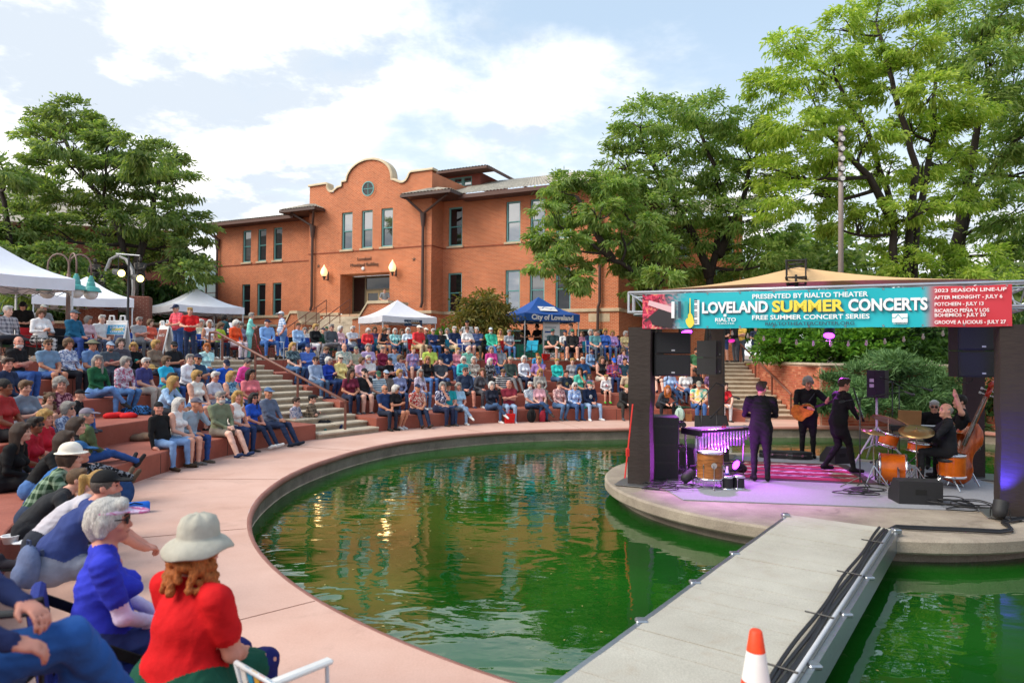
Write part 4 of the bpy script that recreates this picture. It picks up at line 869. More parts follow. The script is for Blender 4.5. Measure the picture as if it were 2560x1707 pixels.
# tall information board beside the blue tent
root = thing('info_board', 'tall white information board under the blue tent', 'sign', (*tent_at(1378, 33.0), ZT), R(12))
b = MB(); b.box(-.42, .42, -.02, .02, .1, 2.0); b.build('panel', M_WPR, root)
for k in range(6): q = MB(); q.box(-.33, .33-.1*(k % 3), -.026, -.022, 1.75-.22*k, 1.83-.22*k); q.build('print', M_TENTB if k in (2, 4) else mat('grey_print', (.45, .5, .55), .7, 0), root)
b = MB(); b.box(-.44, -.3, -.2, .2, 0, .1); b.box(.3, .44, -.2, .2, 0, .1); b.build('foot', M_GMET, root)
# three-armed street lamp
M_POST = mat('brown_lamp_post', '#7a5f56', .45, .1); M_TEALS = mat('teal_enamel', '#4fa09a', .35, .06); M_MILK = mat('milk_glass', (.75, .74, .72), .25, 0)
def street_lamp():
    p = tent_at(168, 20.3); root = thing('street_lamp', 'three-armed brown street lamp with teal shades among the left tents', 'street lamp', (*p, ZT), 0)
    b = MB(); b.tube([(0, 0, 0), (0, 0, 2.55)], [.065, .055], 12); b.tube([(0, 0, 0), (0, 0, .25)], .1, 12); b.build('post', M_POST, root, True)
    for k, (az, hgt) in enumerate(((R(188), 2.95), (R(20), 2.95), (R(-38), 2.95))):
        c, s = math.cos(az), math.sin(az); r = .29; pts = [(0, 0, 2.2), (.02*c, .02*s, 2.6)]+[(r*(1-math.cos(t))*c, r*(1-math.cos(t))*s, 2.78+.36*math.sin(t)) for t in np.linspace(0, math.pi, 10)]+[(2*r*c, 2*r*s, 2.5)]
        q = MB(); q.tube(pts, .024, 8); q.build('arm', M_POST, root, True)
        M = Matrix.Translation((2*r*c, 2*r*s, 2.0)); q = MB()
        q.lathe([(.035, .52), (.05, .5), (.05, .46), (.075, .45), (.075, .40), (.09, .39), (.09, .33), (.11, .30), (.12, .20), (.22, .16), (.28, .06), (.285, .03), (.27, .03)], 22, 0, M, False); o = q.build('shade', M_TEALS, root, False)
        q = MB(); q.lathe([(.19, .05), (.2, -.03), (.17, -.12), (.1, -.18), (0, -.2)], 18, 0, M, False); q.build('globe', M_MILK, root, True)
street_lamp()
# spotlight stand with two lit lamps
M_SPOT = mat('lit_lens', '#fff2a0', .3, 0, emit='#ffe98a', estr=2.2)
def spot_stand():
    p = tent_at(318, 22.5); root = thing('light_stand', 'black lighting stand with two lit yellow spotlights above the left tents', 'light stand', (*p, ZT))
    b = MB(); b.tube([(0, 0, 0), (0, 0, 3.45)], [.045, .03], 10)
    for a in (0, 2.1, 4.2): b.tube([(0, 0, .6), (.6*math.cos(a), .6*math.sin(a), .02)], .02, 6)
    b.build('pole', M_BLK, root)
    b = MB(); b.tube([(-.42, 0, 3.47), (.42, -.1, 3.40)], .028, 8); b.build('crossbar', M_GMET, root)
    for (x, z) in ((-.32, 2.85), (.30, 2.68)):
        M = Matrix.Translation((x, -.05, z)) @ Matrix.Rotation(R(-38), 4, 'Z') @ Matrix.Rotation(R(100), 4, 'Y')
        q = MB(); q.lathe([(0, -.28), (.09, -.27), (.1, -.1), (.11, .2), (.13, .24), (.13, .27)], 14, 0, M, False); o = q.build('spotlight', mat('spot_housing', (.05, .05, .055), .5, .1), root, True)
        q = MB(); q.lathe([(0, .262), (.115, .262)], 14, 0, M, False); q.lathe([(0, .259), (.115, .259)][::-1], 14, 0, M, False); q.build('lens', M_SPOT, o)
        q = MB(); q.tube([(x, -.03, z+.08), (x, -.03, 3.42)], .012, 6); q.build('hanger', M_BLK, root)
spot_stand()
# bronze figures with a tall white loop
M_BRZ = mat('bronze', '#3b3733', .5, .25, 12, metal=.6)
def sculpture():
    p = tent_at(300, 27.5); root = thing('loop_sculpture', 'tall white loop sculpture on a plinth behind the left tents', 'sculpture', (*p, ZT))
    b = MB(); b.box(-.9, 1.0, -.4, .4, 0, .9); b.build('plinth', M_BRICKD, root)
    pts = [(-.25, 0, .9), (-.45, 0, 1.9), (-.62, 0, 2.8), (-.62, 0, 3.5), (-.45, 0, 3.95), (-.15, 0, 4.1), (.2, 0, 3.95), (.45, 0, 3.5), (.5, 0, 2.8), (.45, 0, 2.0), (.25, 0, .9)]
    b = MB(); rows = []
    for i, q in enumerate(pts):
        a = Vector(pts[max(0, i-1)]); c = Vector(pts[min(len(pts)-1, i+1)]); d = (c-a).normalized(); nx = Vector((-d.z, 0, d.x)); w = .035+.012*math.sin(i*1.3)
        rows.append([Vector(q)+nx*w+Vector((0, -.09, 0)), Vector(q)+nx*w+Vector((0, .09, 0)), Vector(q)-nx*w+Vector((0, .09, 0)), Vector(q)-nx*w+Vector((0, -.09, 0)), Vector(q)+nx*w+Vector((0, -.09, 0))])
    b.grid(rows); b.build('loop', mat('pale_steel', (.62, .6, .6), .35, .1, metal=.3), root, True)
sculpture()

# A-frame sandwich boards
def a_frame(label, p, yaw, h=1.15, w=.75, kind=0):
    root = thing('sandwich_board', label, 'sign', p, yaw); t = .24
    M_PL = mat('white_plastic', (.75, .75, .76), .45, .04)
    for s in (-1, 1):
        b = MB(); M = Matrix.Translation((0, s*t, 0)) @ Matrix.Rotation(R(s*11.5), 4, 'X'); b.bbox(-w/2, w/2, -.02, .02, 0, h, .012, 0, M); pn = b.build('panel', M_PL, root)
        if s < 0:
            q = MB(); z0, z1 = .12, h-.15; H = z1-z0
            if kind == 0:
                q.box(-w/2+.05, w/2-.05, -.026, -.022, z0+H*.70, z1, 0, M); q.build('print', mat('sky_print', '#2f9fd0', .6, 0), pn)
                for k in range(4): q = MB(); x0 = -w/2+.05+(k % 2)*(w-.1)/2; zz = z0+.02+(k//2)*H*.34; q.box(x0+.01, x0+(w-.1)/2-.01, -.026, -.022, zz, zz+H*.32, 0, M); q.build('print', mat('photo_print_%d' % k, ('#3c4c6a', '#7a6a78', '#8a5a50', '#4a5a80')[k], .6, .6, 25), pn)
                for (zz, s_, m, tx) in ((.90, .11, M_WPR, 'LOVELAND'), (.83, .11, M_YEL, 'SUMMER'), (.76, .10, M_WPR, 'CONCERTS')): text_mesh(tx, s_, m, parent=pn, M=M @ frame((.08, -.03, z0+H*zz+.02), (1, 0, 0), (0, 0, 1)), bold=.002)
            else:
                q.box(-w/2+.05, w/2-.05, -.026, -.022, z0, z1, 0, M); q.build('print', mat('rust_print', '#7a3a2c', .6, .5, 14), pn)
                text_mesh('RIALTO', .12, M_WPR, parent=pn, M=M @ frame((0, -.03, z1-.2), (1, 0, 0), (0, 0, 1)))
    b = MB(); 
    for x in (-.2, .2): b = MB(); b.tube([(x-.09, 0, h*.97), (x-.07, 0, h+.12), (x+.07, 0, h+.12), (x+.09, 0, h*.97)], .03, 6); b.build('carry_handle', M_PL, root)
a_frame('white sandwich board with blue concert poster beside the left lamp post', (*tent_at(292, 21.5), ZT), R(-12), 1.25, .78, 0)
a_frame('white sandwich board with rust-coloured poster leaning near the top of the stairs', (*tent_at(412, 22.5), ZT), R(-40), 1.15, .7, 1)
# speaker light pole with six round lamps, right of the centre tree
def ball_pole():
    p = ony(2102, 880, 26); root = thing('light_pole', 'slim grey pole with six ball lamps in front of the tall trees', 'light pole', (p[0], p[1], ZT)); zt = ony(2102, 318, 26)[2]-ZT
    b = MB(); b.tube([(0, 0, 0), (0, 0, zt-2.6), (0, 0, zt)], [.11, .09, .075], 10); b.build('pole', mat('pole_grey', '#8d807a', .6, .1), root, True)
    for k in range(6):
        z = zt-.1-k*.38; M = Matrix.Translation((0, -.05, z)) @ Matrix.Rotation(R(90), 4, 'X'); q = MB(); q.lathe([(0, -.14), (.09, -.12), (.135, -.02), (.13, .08), (.095, .10)], 14, 0, M, False); o = q.build('lamp', mat('lamp_dark', (.10, .09, .09), .5, .1), root, True)
        q = MB(); q.lathe([(.095, .095), (.04, .08), (.04, .11), (0, .11)], 14, 0, M, False); q.build('lens', M_MILK, o)
ball_pole()
# ================================================================== the stage: frame, banner, canopy, gear
FL, FR, RL, RR = Vector((2.27, 11.92, 0)), Vector((7.16, 9.76, 0)), Vector((4.55, 15.15, 0)), Vector((8.72, 12.9, 0))
M_COVER = mat('brown_black_stretch_cover', '#2a1f1b', .75, .12, 5, .35, bscale=9, stretch=(1, 1, 2.5)); M_TRUSS = mat('truss_aluminium', '#c6c9cf', .3, .05, metal=.7)
M_BLKF = mat('matte_black', (.014, .014, .016), .65, .15, 20, .1); M_GRILL = mat('black_grille', (.02, .02, .022), .8, .2, 120, .3)
STG = thing('stage_truss', 'aluminium truss stage frame on four dark fabric-covered columns', 'stage frame', (SX, SY, 0)); SO = Vector((SX, SY, 0))
fd = (FR-FL).normalized(); fn = Vector((fd.y, -fd.x, 0)); fang = math.atan2(fd.y, fd.x)
for P in (FL, FR, RL, RR):
    l = P-SO; rear = P in (RL, RR); w = .15 if rear else .19; M = Matrix.Translation(l) @ Matrix.Rotation(fang, 4, 'Z'); b = MB(); top = 2.72 if not rear else 2.9
    rows = []
    for z in np.linspace(.03, top, 12):
        k = 1+.03*math.sin(z*5)-.10*math.exp(-((z-1.15)/.18)**2)*(not rear); rows.append([Vector((sx*w*k, sy*w*k, z)) for sx, sy in ((-1, -1), (0, -1.02), (1, -1), (1.02, 0), (1, 1), (0, 1.02), (-1, 1), (-1.02, 0), (-1, -1))])
    b.grid(rows, M=M); b.build('column_cover', M_COVER, STG)
    b = MB(); b.box(-.38, .38, -.38, .38, .018, .03, 0, M); b.build('base_plate', M_ALU, STG)
def truss(a, c, z0, z1, wd, m, parent, o, seg=.5, r=.024, nm='truss'):
    a = Vector(a); c = Vector(c); d = (c-a); L = d.length; d.normalize(); s = Vector((-d.y, d.x, 0)).normalized()*wd/2; n = max(2, int(L/seg))
    ch = [(a+s*i+Vector((0, 0, z))-o, c+s*i+Vector((0, 0, z))-o) for i in (-1, 1) for z in (z0, z1)]
    for p, q in ch: b = MB(); b.tube([p, q], r, 8); b.build(nm+'_chord', m, parent, True)
    for f, (i, j) in enumerate(((0, 1), (2, 3), (0, 2), (1, 3))):
        b = MB(); pts = []
        for k in range(n+1):
            t = k/n; p, q = ch[i if k % 2 else j]; pts.append(p*(1-t)+q*t)
        b.tube(pts, r*.5, 6); b.build(nm+'_lacing', m, parent)
    for t in (0, 1):
        b = MB(); P = [p*(1-t)+q*t for p, q in ch]; b.tube([P[0], P[1], P[3], P[2]], r*.9, 6, closed=True); b.build(nm+'_end', m, parent)
truss(FL-fd*.2, FR+fd*.6, 2.98, 3.32, .34, M_TRUSS, STG, SO)
truss(RL, RR, 2.95, 3.25, .3, M_BLKF, STG, SO); truss(FL, RL, 2.95, 3.25, .3, M_TRUSS, STG, SO); truss(FR, RR, 2.95, 3.25, .3, M_TRUSS, STG, SO)
M_SAIL = mat('tan_canopy_fabric', '#cfa878', .8, .06, 2, .1)
root = thing('stage_canopy', 'tan fabric stage canopy peaking above the banner', 'canopy', (5.4, 12.6, 3.2)); co = Vector((5.4, 12.6, 3.2)); C4 = [FL+fn*-.1-fd*-.25, FR-fd*.2, RR+(RR-FL).normalized()*.3, RL+(RL-FR).normalized()*.3]
pk = Vector((5.15, 12.35, 3.86)); b = MB()
for i in range(4):
    A_ = Vector((*C4[i][:2], 3.38)); B_ = Vector((*C4[(i+1) % 4][:2], 3.38)); rows = []
    for s in np.linspace(0, 1, 10):
        rows.append([(lambda e: e*(1-s)+pk*s-Vector((0, 0, .07*math.sin(math.pi*s)))-co)(A_*(1-t)+B_*t+((A_+B_)/2-pk).normalized()*(-.28*math.sin(math.pi*t))) for t in np.linspace(0, 1, 11)])
    b.grid(rows)
b.build('fabric', M_SAIL, root, True)
root = thing('ridge_truss', 'short black box truss holding up the tan canopy above the banner', 'truss', (4.75, 11.5, 3.5)); ro = Vector((4.75, 11.5, 3.5))
truss((4.72, 11.35, 0), (5.25, 12.6, 0), 3.56, 3.84, .30, M_BLKF, root, ro, .24, .022)
for k in range(3): q = MB(); p = Vector((4.72+.2*k, 11.35+.45*k, 3.3)); q.tube([p-ro, p+Vector((0, 0, .3))-ro], .02, 6); q.build('strut', M_BLKF, root)
# banner -------------------------------------------------------------
def sline(px, off=.21):
    d = ray(px, 780); a = FL+fn*off; A2 = np.array([[fd.x, -d[0]], [fd.y, -d[1]]]); s, t = np.linalg.solve(A2, [-a.x, -a.y]); return s
S0, S1 = sline(1606), sline(2530); BL = S1-S0; BZ0, BZ1 = 2.695, 3.285; BH = BZ1-BZ0
def banner_mat():
    m = bpy.data.materials.new('banner_print'); m.use_nodes = True; t = m.node_tree; p = t.nodes['Principled BSDF']; p.inputs['Roughness'].default_value = .45
    sp = N(t, 'ShaderNodeSeparateXYZ', ins={0: N(t, 'ShaderNodeTexCoord').outputs['Object']}); x = sp.outputs[0]; z = sp.outputs[2]
    e1 = sline(1640)-S0; e2 = sline(1725)-S0; r0 = sline(2300)-S0; r1 = sline(2350)-S0
    teal = (*lin('#10aebb'), 1); red = (*lin('#c02f3c'), 1)
    f1 = N(t, 'ShaderNodeMapRange', interpolation_type='SMOOTHSTEP', ins={0: x, 1: r0, 2: r1})
    m1 = N(t, 'ShaderNodeMix', data_type='RGBA', ins={0: f1.outputs[0], 6: teal, 7: red})
    nz = N(t, 'ShaderNodeTexNoise', ins={'Vector': N(t, 'ShaderNodeTexCoord').outputs['Object'], 'Scale': 9.0, 'Detail': 3.0, 'Distortion': 1.5})
    rp = N(t, 'ShaderNodeValToRGB', ins={0: nz.outputs['Fac']}); el = rp.color_ramp.elements; el[0].position = .36; el[0].color = (.02, .01, .015, 1); el[1].position = .72; el[1].color = (.85, .55, .5, 1)
    for q, c in ((.46, '#a8163c'), (.55, '#e0476a'), (.62, '#d98a5a')): w = el.new(q); w.color = (*lin(c), 1)
    f2 = N(t, 'ShaderNodeMapRange', interpolation_type='SMOOTHSTEP', ins={0: x, 1: e1, 2: e2})
    m2 = N(t, 'ShaderNodeMix', data_type='RGBA', ins={0: f2.outputs[0], 6: rp.outputs[0], 7: m1.outputs[2]})
    t.links.new(m2.outputs[2], p.inputs['Base Color']); return m
bo = FL+fn*.21+fd*S0; BAN = thing('concert_banner', 'wide teal and red printed concert banner hung across the stage front', 'banner', (bo.x, bo.y, BZ0), fang)
b = MB(); rows = []
for j in range(9):
    z = BH*j/8; row = []
    for i in range(81):
        x = BL*i/80; y = .012*math.sin(x*2.1+1)*math.sin(math.pi*j/8)+.010*math.sin(x*7+z*9)*(x/BL)**2; zz = z-(.02*math.sin(math.pi*((x*1.15) % 1.0)) if j in (0, 8) else 0)*(.5 if j == 8 else .4)
        row.append((x, y, zz))
    rows.append(row)
b.grid(rows); b.build('fabric', banner_mat(), BAN, True)
def btext(body, pxc, fz, size, m, bold=0., pw=None, align='CENTER', off=-.03, ext=.001, wl=None):
    x = sline(pxc)-S0; w = None
    if wl: w = sline(pxc+wl)-sline(pxc)
    if pw: w = sline(pxc+pw/2)-sline(pxc-pw/2)
    return text_mesh(body, size, m, parent=BAN, M=frame((x, off, BH*fz), (1, 0, 0), (0, 0, 1)), bold=bold, align=align, width=w, extrude=ext)
M_SHP = mat('banner_shadow_print', (.03, .06, .10), .6, 0)
for body, pxc, pw, m in (('LOVELAND', 1836, 164, M_WPR), ('SUMMER', 2017, 180, M_YEL), ('CONCERTS', 2217, 198, M_WPR)):
    btext(body, pxc+1.5, .53, .245, M_SHP, .010, pw); btext(body, pxc, .55, .245, m, .009, pw, off=-.034)
btext('PRESENTED BY RIALTO THEATER', 2020, .84, .105, M_WPR, .002, 288); btext('FREE SUMMER CONCERT SERIES', 2022, .27, .10, M_WPR, .002, 292); btext('RIALTOTHEATERCENTER.ORG', 2022, .10, .075, M_SHP, .001, 222)
btext('RIALTO', 1814, .22, .085, M_WPR, .002, 52); btext('THEATER', 1814, .12, .035, M_WPR, 0, 46)
b = MB(); x = sline(1813)-S0; b.box(x-.022, x+.022, -.034, -.03, BH*.31, BH*.31+.044); b.build('print', M_WPR, BAN)
for k, s in enumerate(('2023 SEASON LINE-UP', 'AFTER MIDNIGHT - JULY 6', 'POTCHEEN - JULY 13', 'RICARDO PEÑA Y LOS', 'BOHEMIOS - JULY 20', 'GROOVE A LICIOUS - JULY 27')):
    btext(s, 2335, (.88, .71, .545, .385, .275, .10)[k], .07, M_WPR, .001, align='LEFT', wl=(180, 170, 122, 136, 127, 178)[k])
city_logo(BAN, frame((sline(2249)-S0, -.03, BH*.22), (1, 0, 0), (0, 0, 1)), .2, .13, 'emblem', M_WPR, mat('teal_print', '#10aebb', .6, 0)); btext('City of Loveland', 2249, .085, .028, M_WPR)
# yellow guitar silhouette and piano keys
gx = sline(1726)-S0; b = MB(); P = []
for t in np.linspace(0, 2*math.pi, 25)[:-1]:
    z = .13+.125*math.cos(t); wdt = .055*(1-.25*math.cos(2*t-.2))*abs(math.sin(t))**.8*(1.1 if z < .13 else .85); P.append((gx+(1 if math.sin(t) > 0 else -1)*wdt, z))
b.add([(x, -.032, z) for x, z in P], [tuple(range(24))]); b.add([(gx-.012, -.0335, .2), (gx+.012, -.0335, .2), (gx+.006, -.0335, .5), (gx-.010, -.0335, .5)], [(0, 1, 2, 3)]); b.build('print', M_YEL, BAN)
for k in range(12):
    q = MB(); z = .06+.034*k; q.box(gx+.07, gx+.15, -.034, -.031, z, z+.03); o = q.build('print', M_WPR, BAN)
    if k % 7 not in (2, 6): q = MB(); q.box(gx+.068, gx+.115, -.037, -.0345, z+.022, z+.042); q.build('print', M_SHP, BAN)
# guitar picture pieces on the left end
b = MB(); b.add([(.18, -.03, .06), (.5, -.03, .0), (.56, -.03, .22), (.30, -.03, .34), (.12, -.03, .2)], [(0, 1, 2, 3, 4)]); b.build('print', mat('black_guitar_print', (.02, .015, .02), .5, 0), BAN)
M_FRET = mat('pale_neck_print', '#d9b0b8', .6, 0)
b = MB(); b.add([(.1, -.033, .40), (.12, -.033, .48), (.52, -.033, .36), (.50, -.033, .26)], [(0, 1, 2, 3)]); b.build('print', M_FRET, BAN)
for k in range(3): q = MB(); q.box(.50+.11*k, .55+.11*k, -.036, -.0335, .17, .45); q.build('print', (M_WPR, M_SHP, mat('teal_pick_print', '#2c9a9a', .6, 0))[k], BAN)
for k in range(11):
    for z in (.02, BH-.02): q = MB(); q.lathe([(.006, 0), (.012, .004), (.016, 0)], 10, 0, frame((.06+k*(BL-.12)/10, -.006, z), (1, 0, 0), (0, 0, 1)), False); q.build('grommet', M_GMET, BAN)
# loudspeakers ---------------------------------------------------------
M_BADGE = mat('speaker_badge', (.5, .5, .52), .4, 0)
def array_box(label, px, py, Y, yaw, w=.66, h=.37, d=.42, n=2, tilt=0.):
    p = ony(px, py, Y); root = thing('hanging_loudspeaker', label, 'loudspeaker', p, yaw); o = None
    for k in range(n):
        b = MB(); z1 = -.0-k*(h+.012); z0 = z1-h; M = Matrix.Rotation(R(tilt*(k+.5)), 4, 'X')
        P = [(-w/2, -d/2), (w/2, -d/2), (w/2*.8, d/2), (-w/2*.8, d/2)]; b.prism(P, z0, z1, 0, M); c = b.build('cabinet', M_BLKF, root)
        b = MB(); b.bbox(-w/2+.015, w/2-.015, -d/2-.02, -d/2+.01, z0+.012, z1-.012, .012, 0, M); b.build('grille', M_GRILL, c)
        b = MB(); b.box(-.03, .03, -d/2-.026, -d/2-.021, z0+.05, z0+.075, 0, M); b.build('badge', M_BADGE, c)
    b = MB(); 
    for x in (-w*.3, w*.3): b.tube([(x, 0, 0), (x, 0, .25)], .015, 6)
    b.tube([(-w*.4, 0, .1), (w*.4, 0, .1)], .02, 6); b.build('rigging', M_BLK, root)
    b = MB(); b.tube([(-.1+.12*math.cos(t), .1, -n*(h+.01)-.03+.07*math.sin(t)) for t in np.linspace(0, 6.28, 16)], .008, 5); b.build('cable_loop', M_CABLE, root)
array_box('pair of black loudspeakers hanging beside the left front column', 1672, 832, 12.0, R(6), .64, .37)
array_box('pair of black loudspeakers hanging at the rear left, seen edge-on', 1772, 852, 14.2, R(62), .5, .34, .4)
array_box('pair of black loudspeakers hanging under the red end of the banner', 2438, 812, 11.2, R(-4), .78, .42)
def sub_stack():
    p = onz(1660, 1200); root = thing('subwoofer_stack', 'tall black subwoofer on its side with casters by the left front column', 'loudspeaker', (p[0]+.02, p[1]+.2, .02), R(-8))
    b = MB(); b.bbox(-.26, .26, -.3, .3, 0, 1.12, .012); b.build('cabinet', M_BLKF, root)
    for z in (.3, .62, .95): q = MB(); q.box(-.2, .2, -.306, -.301, z-.02, z+.02); q.build('handle', M_BLK, root)
    for (y, z) in ((-.2, .15), (.15, .15), (-.2, .55), (.15, .55), (-.2, .98), (.15, .98)):
        q = MB(); q.box(.26, .30, y-.05, y+.05, z-.05, z+.05); q.tube([(.345, y-.02, z), (.345, y+.02, z)], .05, 12); q.build('caster', M_BLK, root)
sub_stack()
def wedge(label, p, yaw, w=.62, h=.36, d=.42, name='stage_monitor'):
    root = thing(name, label, 'loudspeaker', p, yaw); b = MB(); P = [(-d/2, 0), (d/2, 0), (d/2, h*.35), (.02, h), (-d/2, h*.95)]
    vs = [(-w/2, y, z) for y, z in P]+[(w/2, y, z) for y, z in P]; n = 5; b.add(vs, [tuple(range(n)), tuple(range(2*n-1, n-1, -1))]+[(i, n+i, n+(i+1) % n, (i+1) % n) for i in range(n)]); c = b.build('cabinet', M_BLKF, root)
    b = MB(); a = Vector((0, d/2, h*.35)); e = Vector((0, .02, h)); nn = Vector((0, (e-a).z, -(e-a).y)).normalized()*.006
    b.add([Vector((-w/2+.02, 0, 0))+a*.95+e*.05+nn, Vector((w/2-.02, 0, 0))+a*.95+e*.05+nn, Vector((w/2-.02, 0, 0))+a*.05+e*.95+nn, Vector((-w/2+.02, 0, 0))+a*.05+e*.95+nn], [(0, 1, 2, 3)]); b.build('grille', M_GRILL, c)
    b = MB(); b.box(-.08, .08, -d/2-.004, -d/2-.001, h*.4, h*.62); b.build('handle', mat('recess_shade_black', (.004, .004, .004), .8, 0), c)  # flat plate; the dark of a recessed grip is put into its colour
p = onz(2302, 1262); wedge('black wedge monitor at the stage front by the drummer', (p[0], p[1]+.15, .02), R(-8), .62, .36)
p = onz(2085, 1165); wedge('small black wedge monitor behind the clarinet player', (p[0]+.2, p[1]+.4, .02), R(20), .4, .34)
p = onz(1715, 1180); wedge('black wedge monitor tipped up behind the wooden drum', (p[0]+.02, p[1]+.05, .02), R(60), .5, .5)
p = ony(1780, 1060, 14.6); wedge('black loudspeaker lying on its side at the stage rear left', (p[0], p[1], .55), R(180+6), .62, .42, .4)
root = thing('speaker_crate', 'black crate carrying the loudspeaker at the stage rear left', 'crate', (p[0], p[1], .02)); b = MB(); b.bbox(-.3, .3, -.22, .22, 0, .525, .012); b.build('case', M_BLKF, root); b = MB(); b.box(-.31, .31, -.23, -.222, .48, .52); b.build('edge', M_GMET, root)
def stand_speaker():
    p = ony(2192, 1140, 14.4); root = thing('pole_loudspeaker', 'black loudspeaker on a white tripod stand in front of the juniper', 'loudspeaker', (p[0], p[1], .02)); M = Matrix.Rotation(R(-20), 4, 'Z')
    z0 = ony(2192, 996, 14.4)[2]; z1 = ony(2192, 928, 14.4)[2]; b = MB(); b.prism([(-.21, -.16), (.12, -.2), (.21, -.1), (.13, .2), (-.13, .2)], z0, z1, 0, M); c = b.build('cabinet', M_BLKF, root)
    for k in range(2): q = MB(); q.box(-.16, -.08, -.195, -.172, z0+.22+.11*k, z0+.29+.11*k, 0, M); q.build('handle', M_BADGE, c)
    q = MB(); q.box(-.05, .12, -.212, -.196, z0+.03, z1-.03, 0, M); q.build('grille', M_GRILL, c)
    M_WST = mat('white_stand', (.6, .6, .62), .35, .05); b = MB(); b.tube([(0, 0, .35), (0, 0, z0)], .024, 8); b.build('pole', M_WST, root, True)
    for a in (R(200), R(320), R(80)): q = MB(); q.tube([(0, 0, .75), (.62*math.cos(a), .62*math.sin(a), .01)], .02, 7); q.tube([(0, 0, .4), (.38*math.cos(a), .38*math.sin(a), .3)], .012, 6); q.build('leg', M_WST, root, True)
stand_speaker()
# microphone stands
M_STAND = mat('stand_black', (.012, .012, .013), .4, 0)
def mic_stand(label, p, yaw, h=1.45, boom=.6, rise=.15, tri=True):
    root = thing('microphone_stand', label, 'mic stand', p, yaw); b = MB(); b.tube([(0, 0, .12), (0, 0, h)], .011, 7); b.build('shaft', M_STAND, root, True)
    for k in range(3): a = k*2.09+.4; q = MB(); q.tube([(0, 0, .2), (.3*math.cos(a), .3*math.sin(a), .01)], .009, 6); q.build('leg', M_STAND, root)
    q = MB(); e = Vector((boom, 0, h+rise)); q.tube([(-boom*.35, 0, h-rise*.35), e], .009, 6); q.tube([(-boom*.35, 0, h-rise*.35), (-boom*.45, 0, h-rise*.45)], .02, 8); q.build('boom', M_STAND, root)
    q = MB(); d = Vector((.9, 0, -.3)).normalized(); q.tube([e, e+d*.14, e+d*.15, e+d*.2], [.012, .016, .026, .02], 10); q.build('microphone', mat('mic_grey', (.06, .06, .065), .4, .1), root, True)
mic_stand('black boom microphone stand at the stage rear left', (3.95, 14.2, .02), R(20), 1.3, .35, .35); mic_stand('second black microphone stand at the stage rear left', (4.15, 13.8, .02), R(25), 1.1, .4, .3)
p = onz(2150, 1225); mic_stand('black microphone stand with long boom in front of the clarinet player', (p[0], p[1], .02), R(10), 1.52, .85, .12)
p = onz(2290, 1190); mic_stand('black microphone stand between the drummer and the speaker stand', (p[0], p[1]+.8, .02), R(-30), 1.75, .5, -.12)
p = onz(2335, 1180); mic_stand('microphone stand hanging a mic above the drummer', (p[0], p[1]+1.2, .02), R(170), 1.6, .15, .1)
p = onz(2190, 1220); mic_stand('low black microphone stand at the bass drum', (p[0], p[1]+.02, .02), R(30), .45, .3, .05)
# rug
root = thing('rug', 'crimson patterned rug with pale striped bands on the stage', 'rug', (5.55, 13.25, .019), R(-12))
def rug_mat():
    m = bpy.data.materials.new('rug_weave'); m.use_nodes = True; t = m.node_tree; p = t.nodes['Principled BSDF']; p.inputs['Roughness'].default_value = .95
    tc = N(t, 'ShaderNodeTexCoord').outputs['Object']; sp = N(t, 'ShaderNodeSeparateXYZ', ins={0: tc}); y = sp.outputs[1]
    fr = mth(t, 'FRACT', mth(t, 'ADD', mth(t, 'MULTIPLY', y, 2.2), .1)); band = mth(t, 'GREATER_THAN', fr, .6)
    w = N(t, 'ShaderNodeTexVoronoi', distance='MANHATTAN', ins={'Vector': N(t, 'ShaderNodeMapping', ins={0: tc, 3: (5, 14, 1)}).outputs[0], 'Scale': 1.0}); pat = mth(t, 'GREATER_THAN', w.outputs['Distance'], .68)
    pale = N(t, 'ShaderNodeMix', data_type='RGBA', ins={0: pat, 6: (*lin('#cbbdb4'), 1), 7: (*lin('#4a3a3c'), 1)})
    mx = N(t, 'ShaderNodeMix', data_type='RGBA', ins={0: band, 6: (*lin('#8e1d36'), 1), 7: pale.outputs[2]}); t.links.new(mx.outputs[2], p.inputs['Base Color']); return m
b = MB(); b.box(-1.15, .95, -.95, .95, 0, .012); b.build('pile', rug_mat(), root); b = MB(); b.box(-1.32, 1.15, -1.12, 1.1, -.002, .005); b.build('border', mat('rug_border', '#3d3230', .95, .2, 20), root)
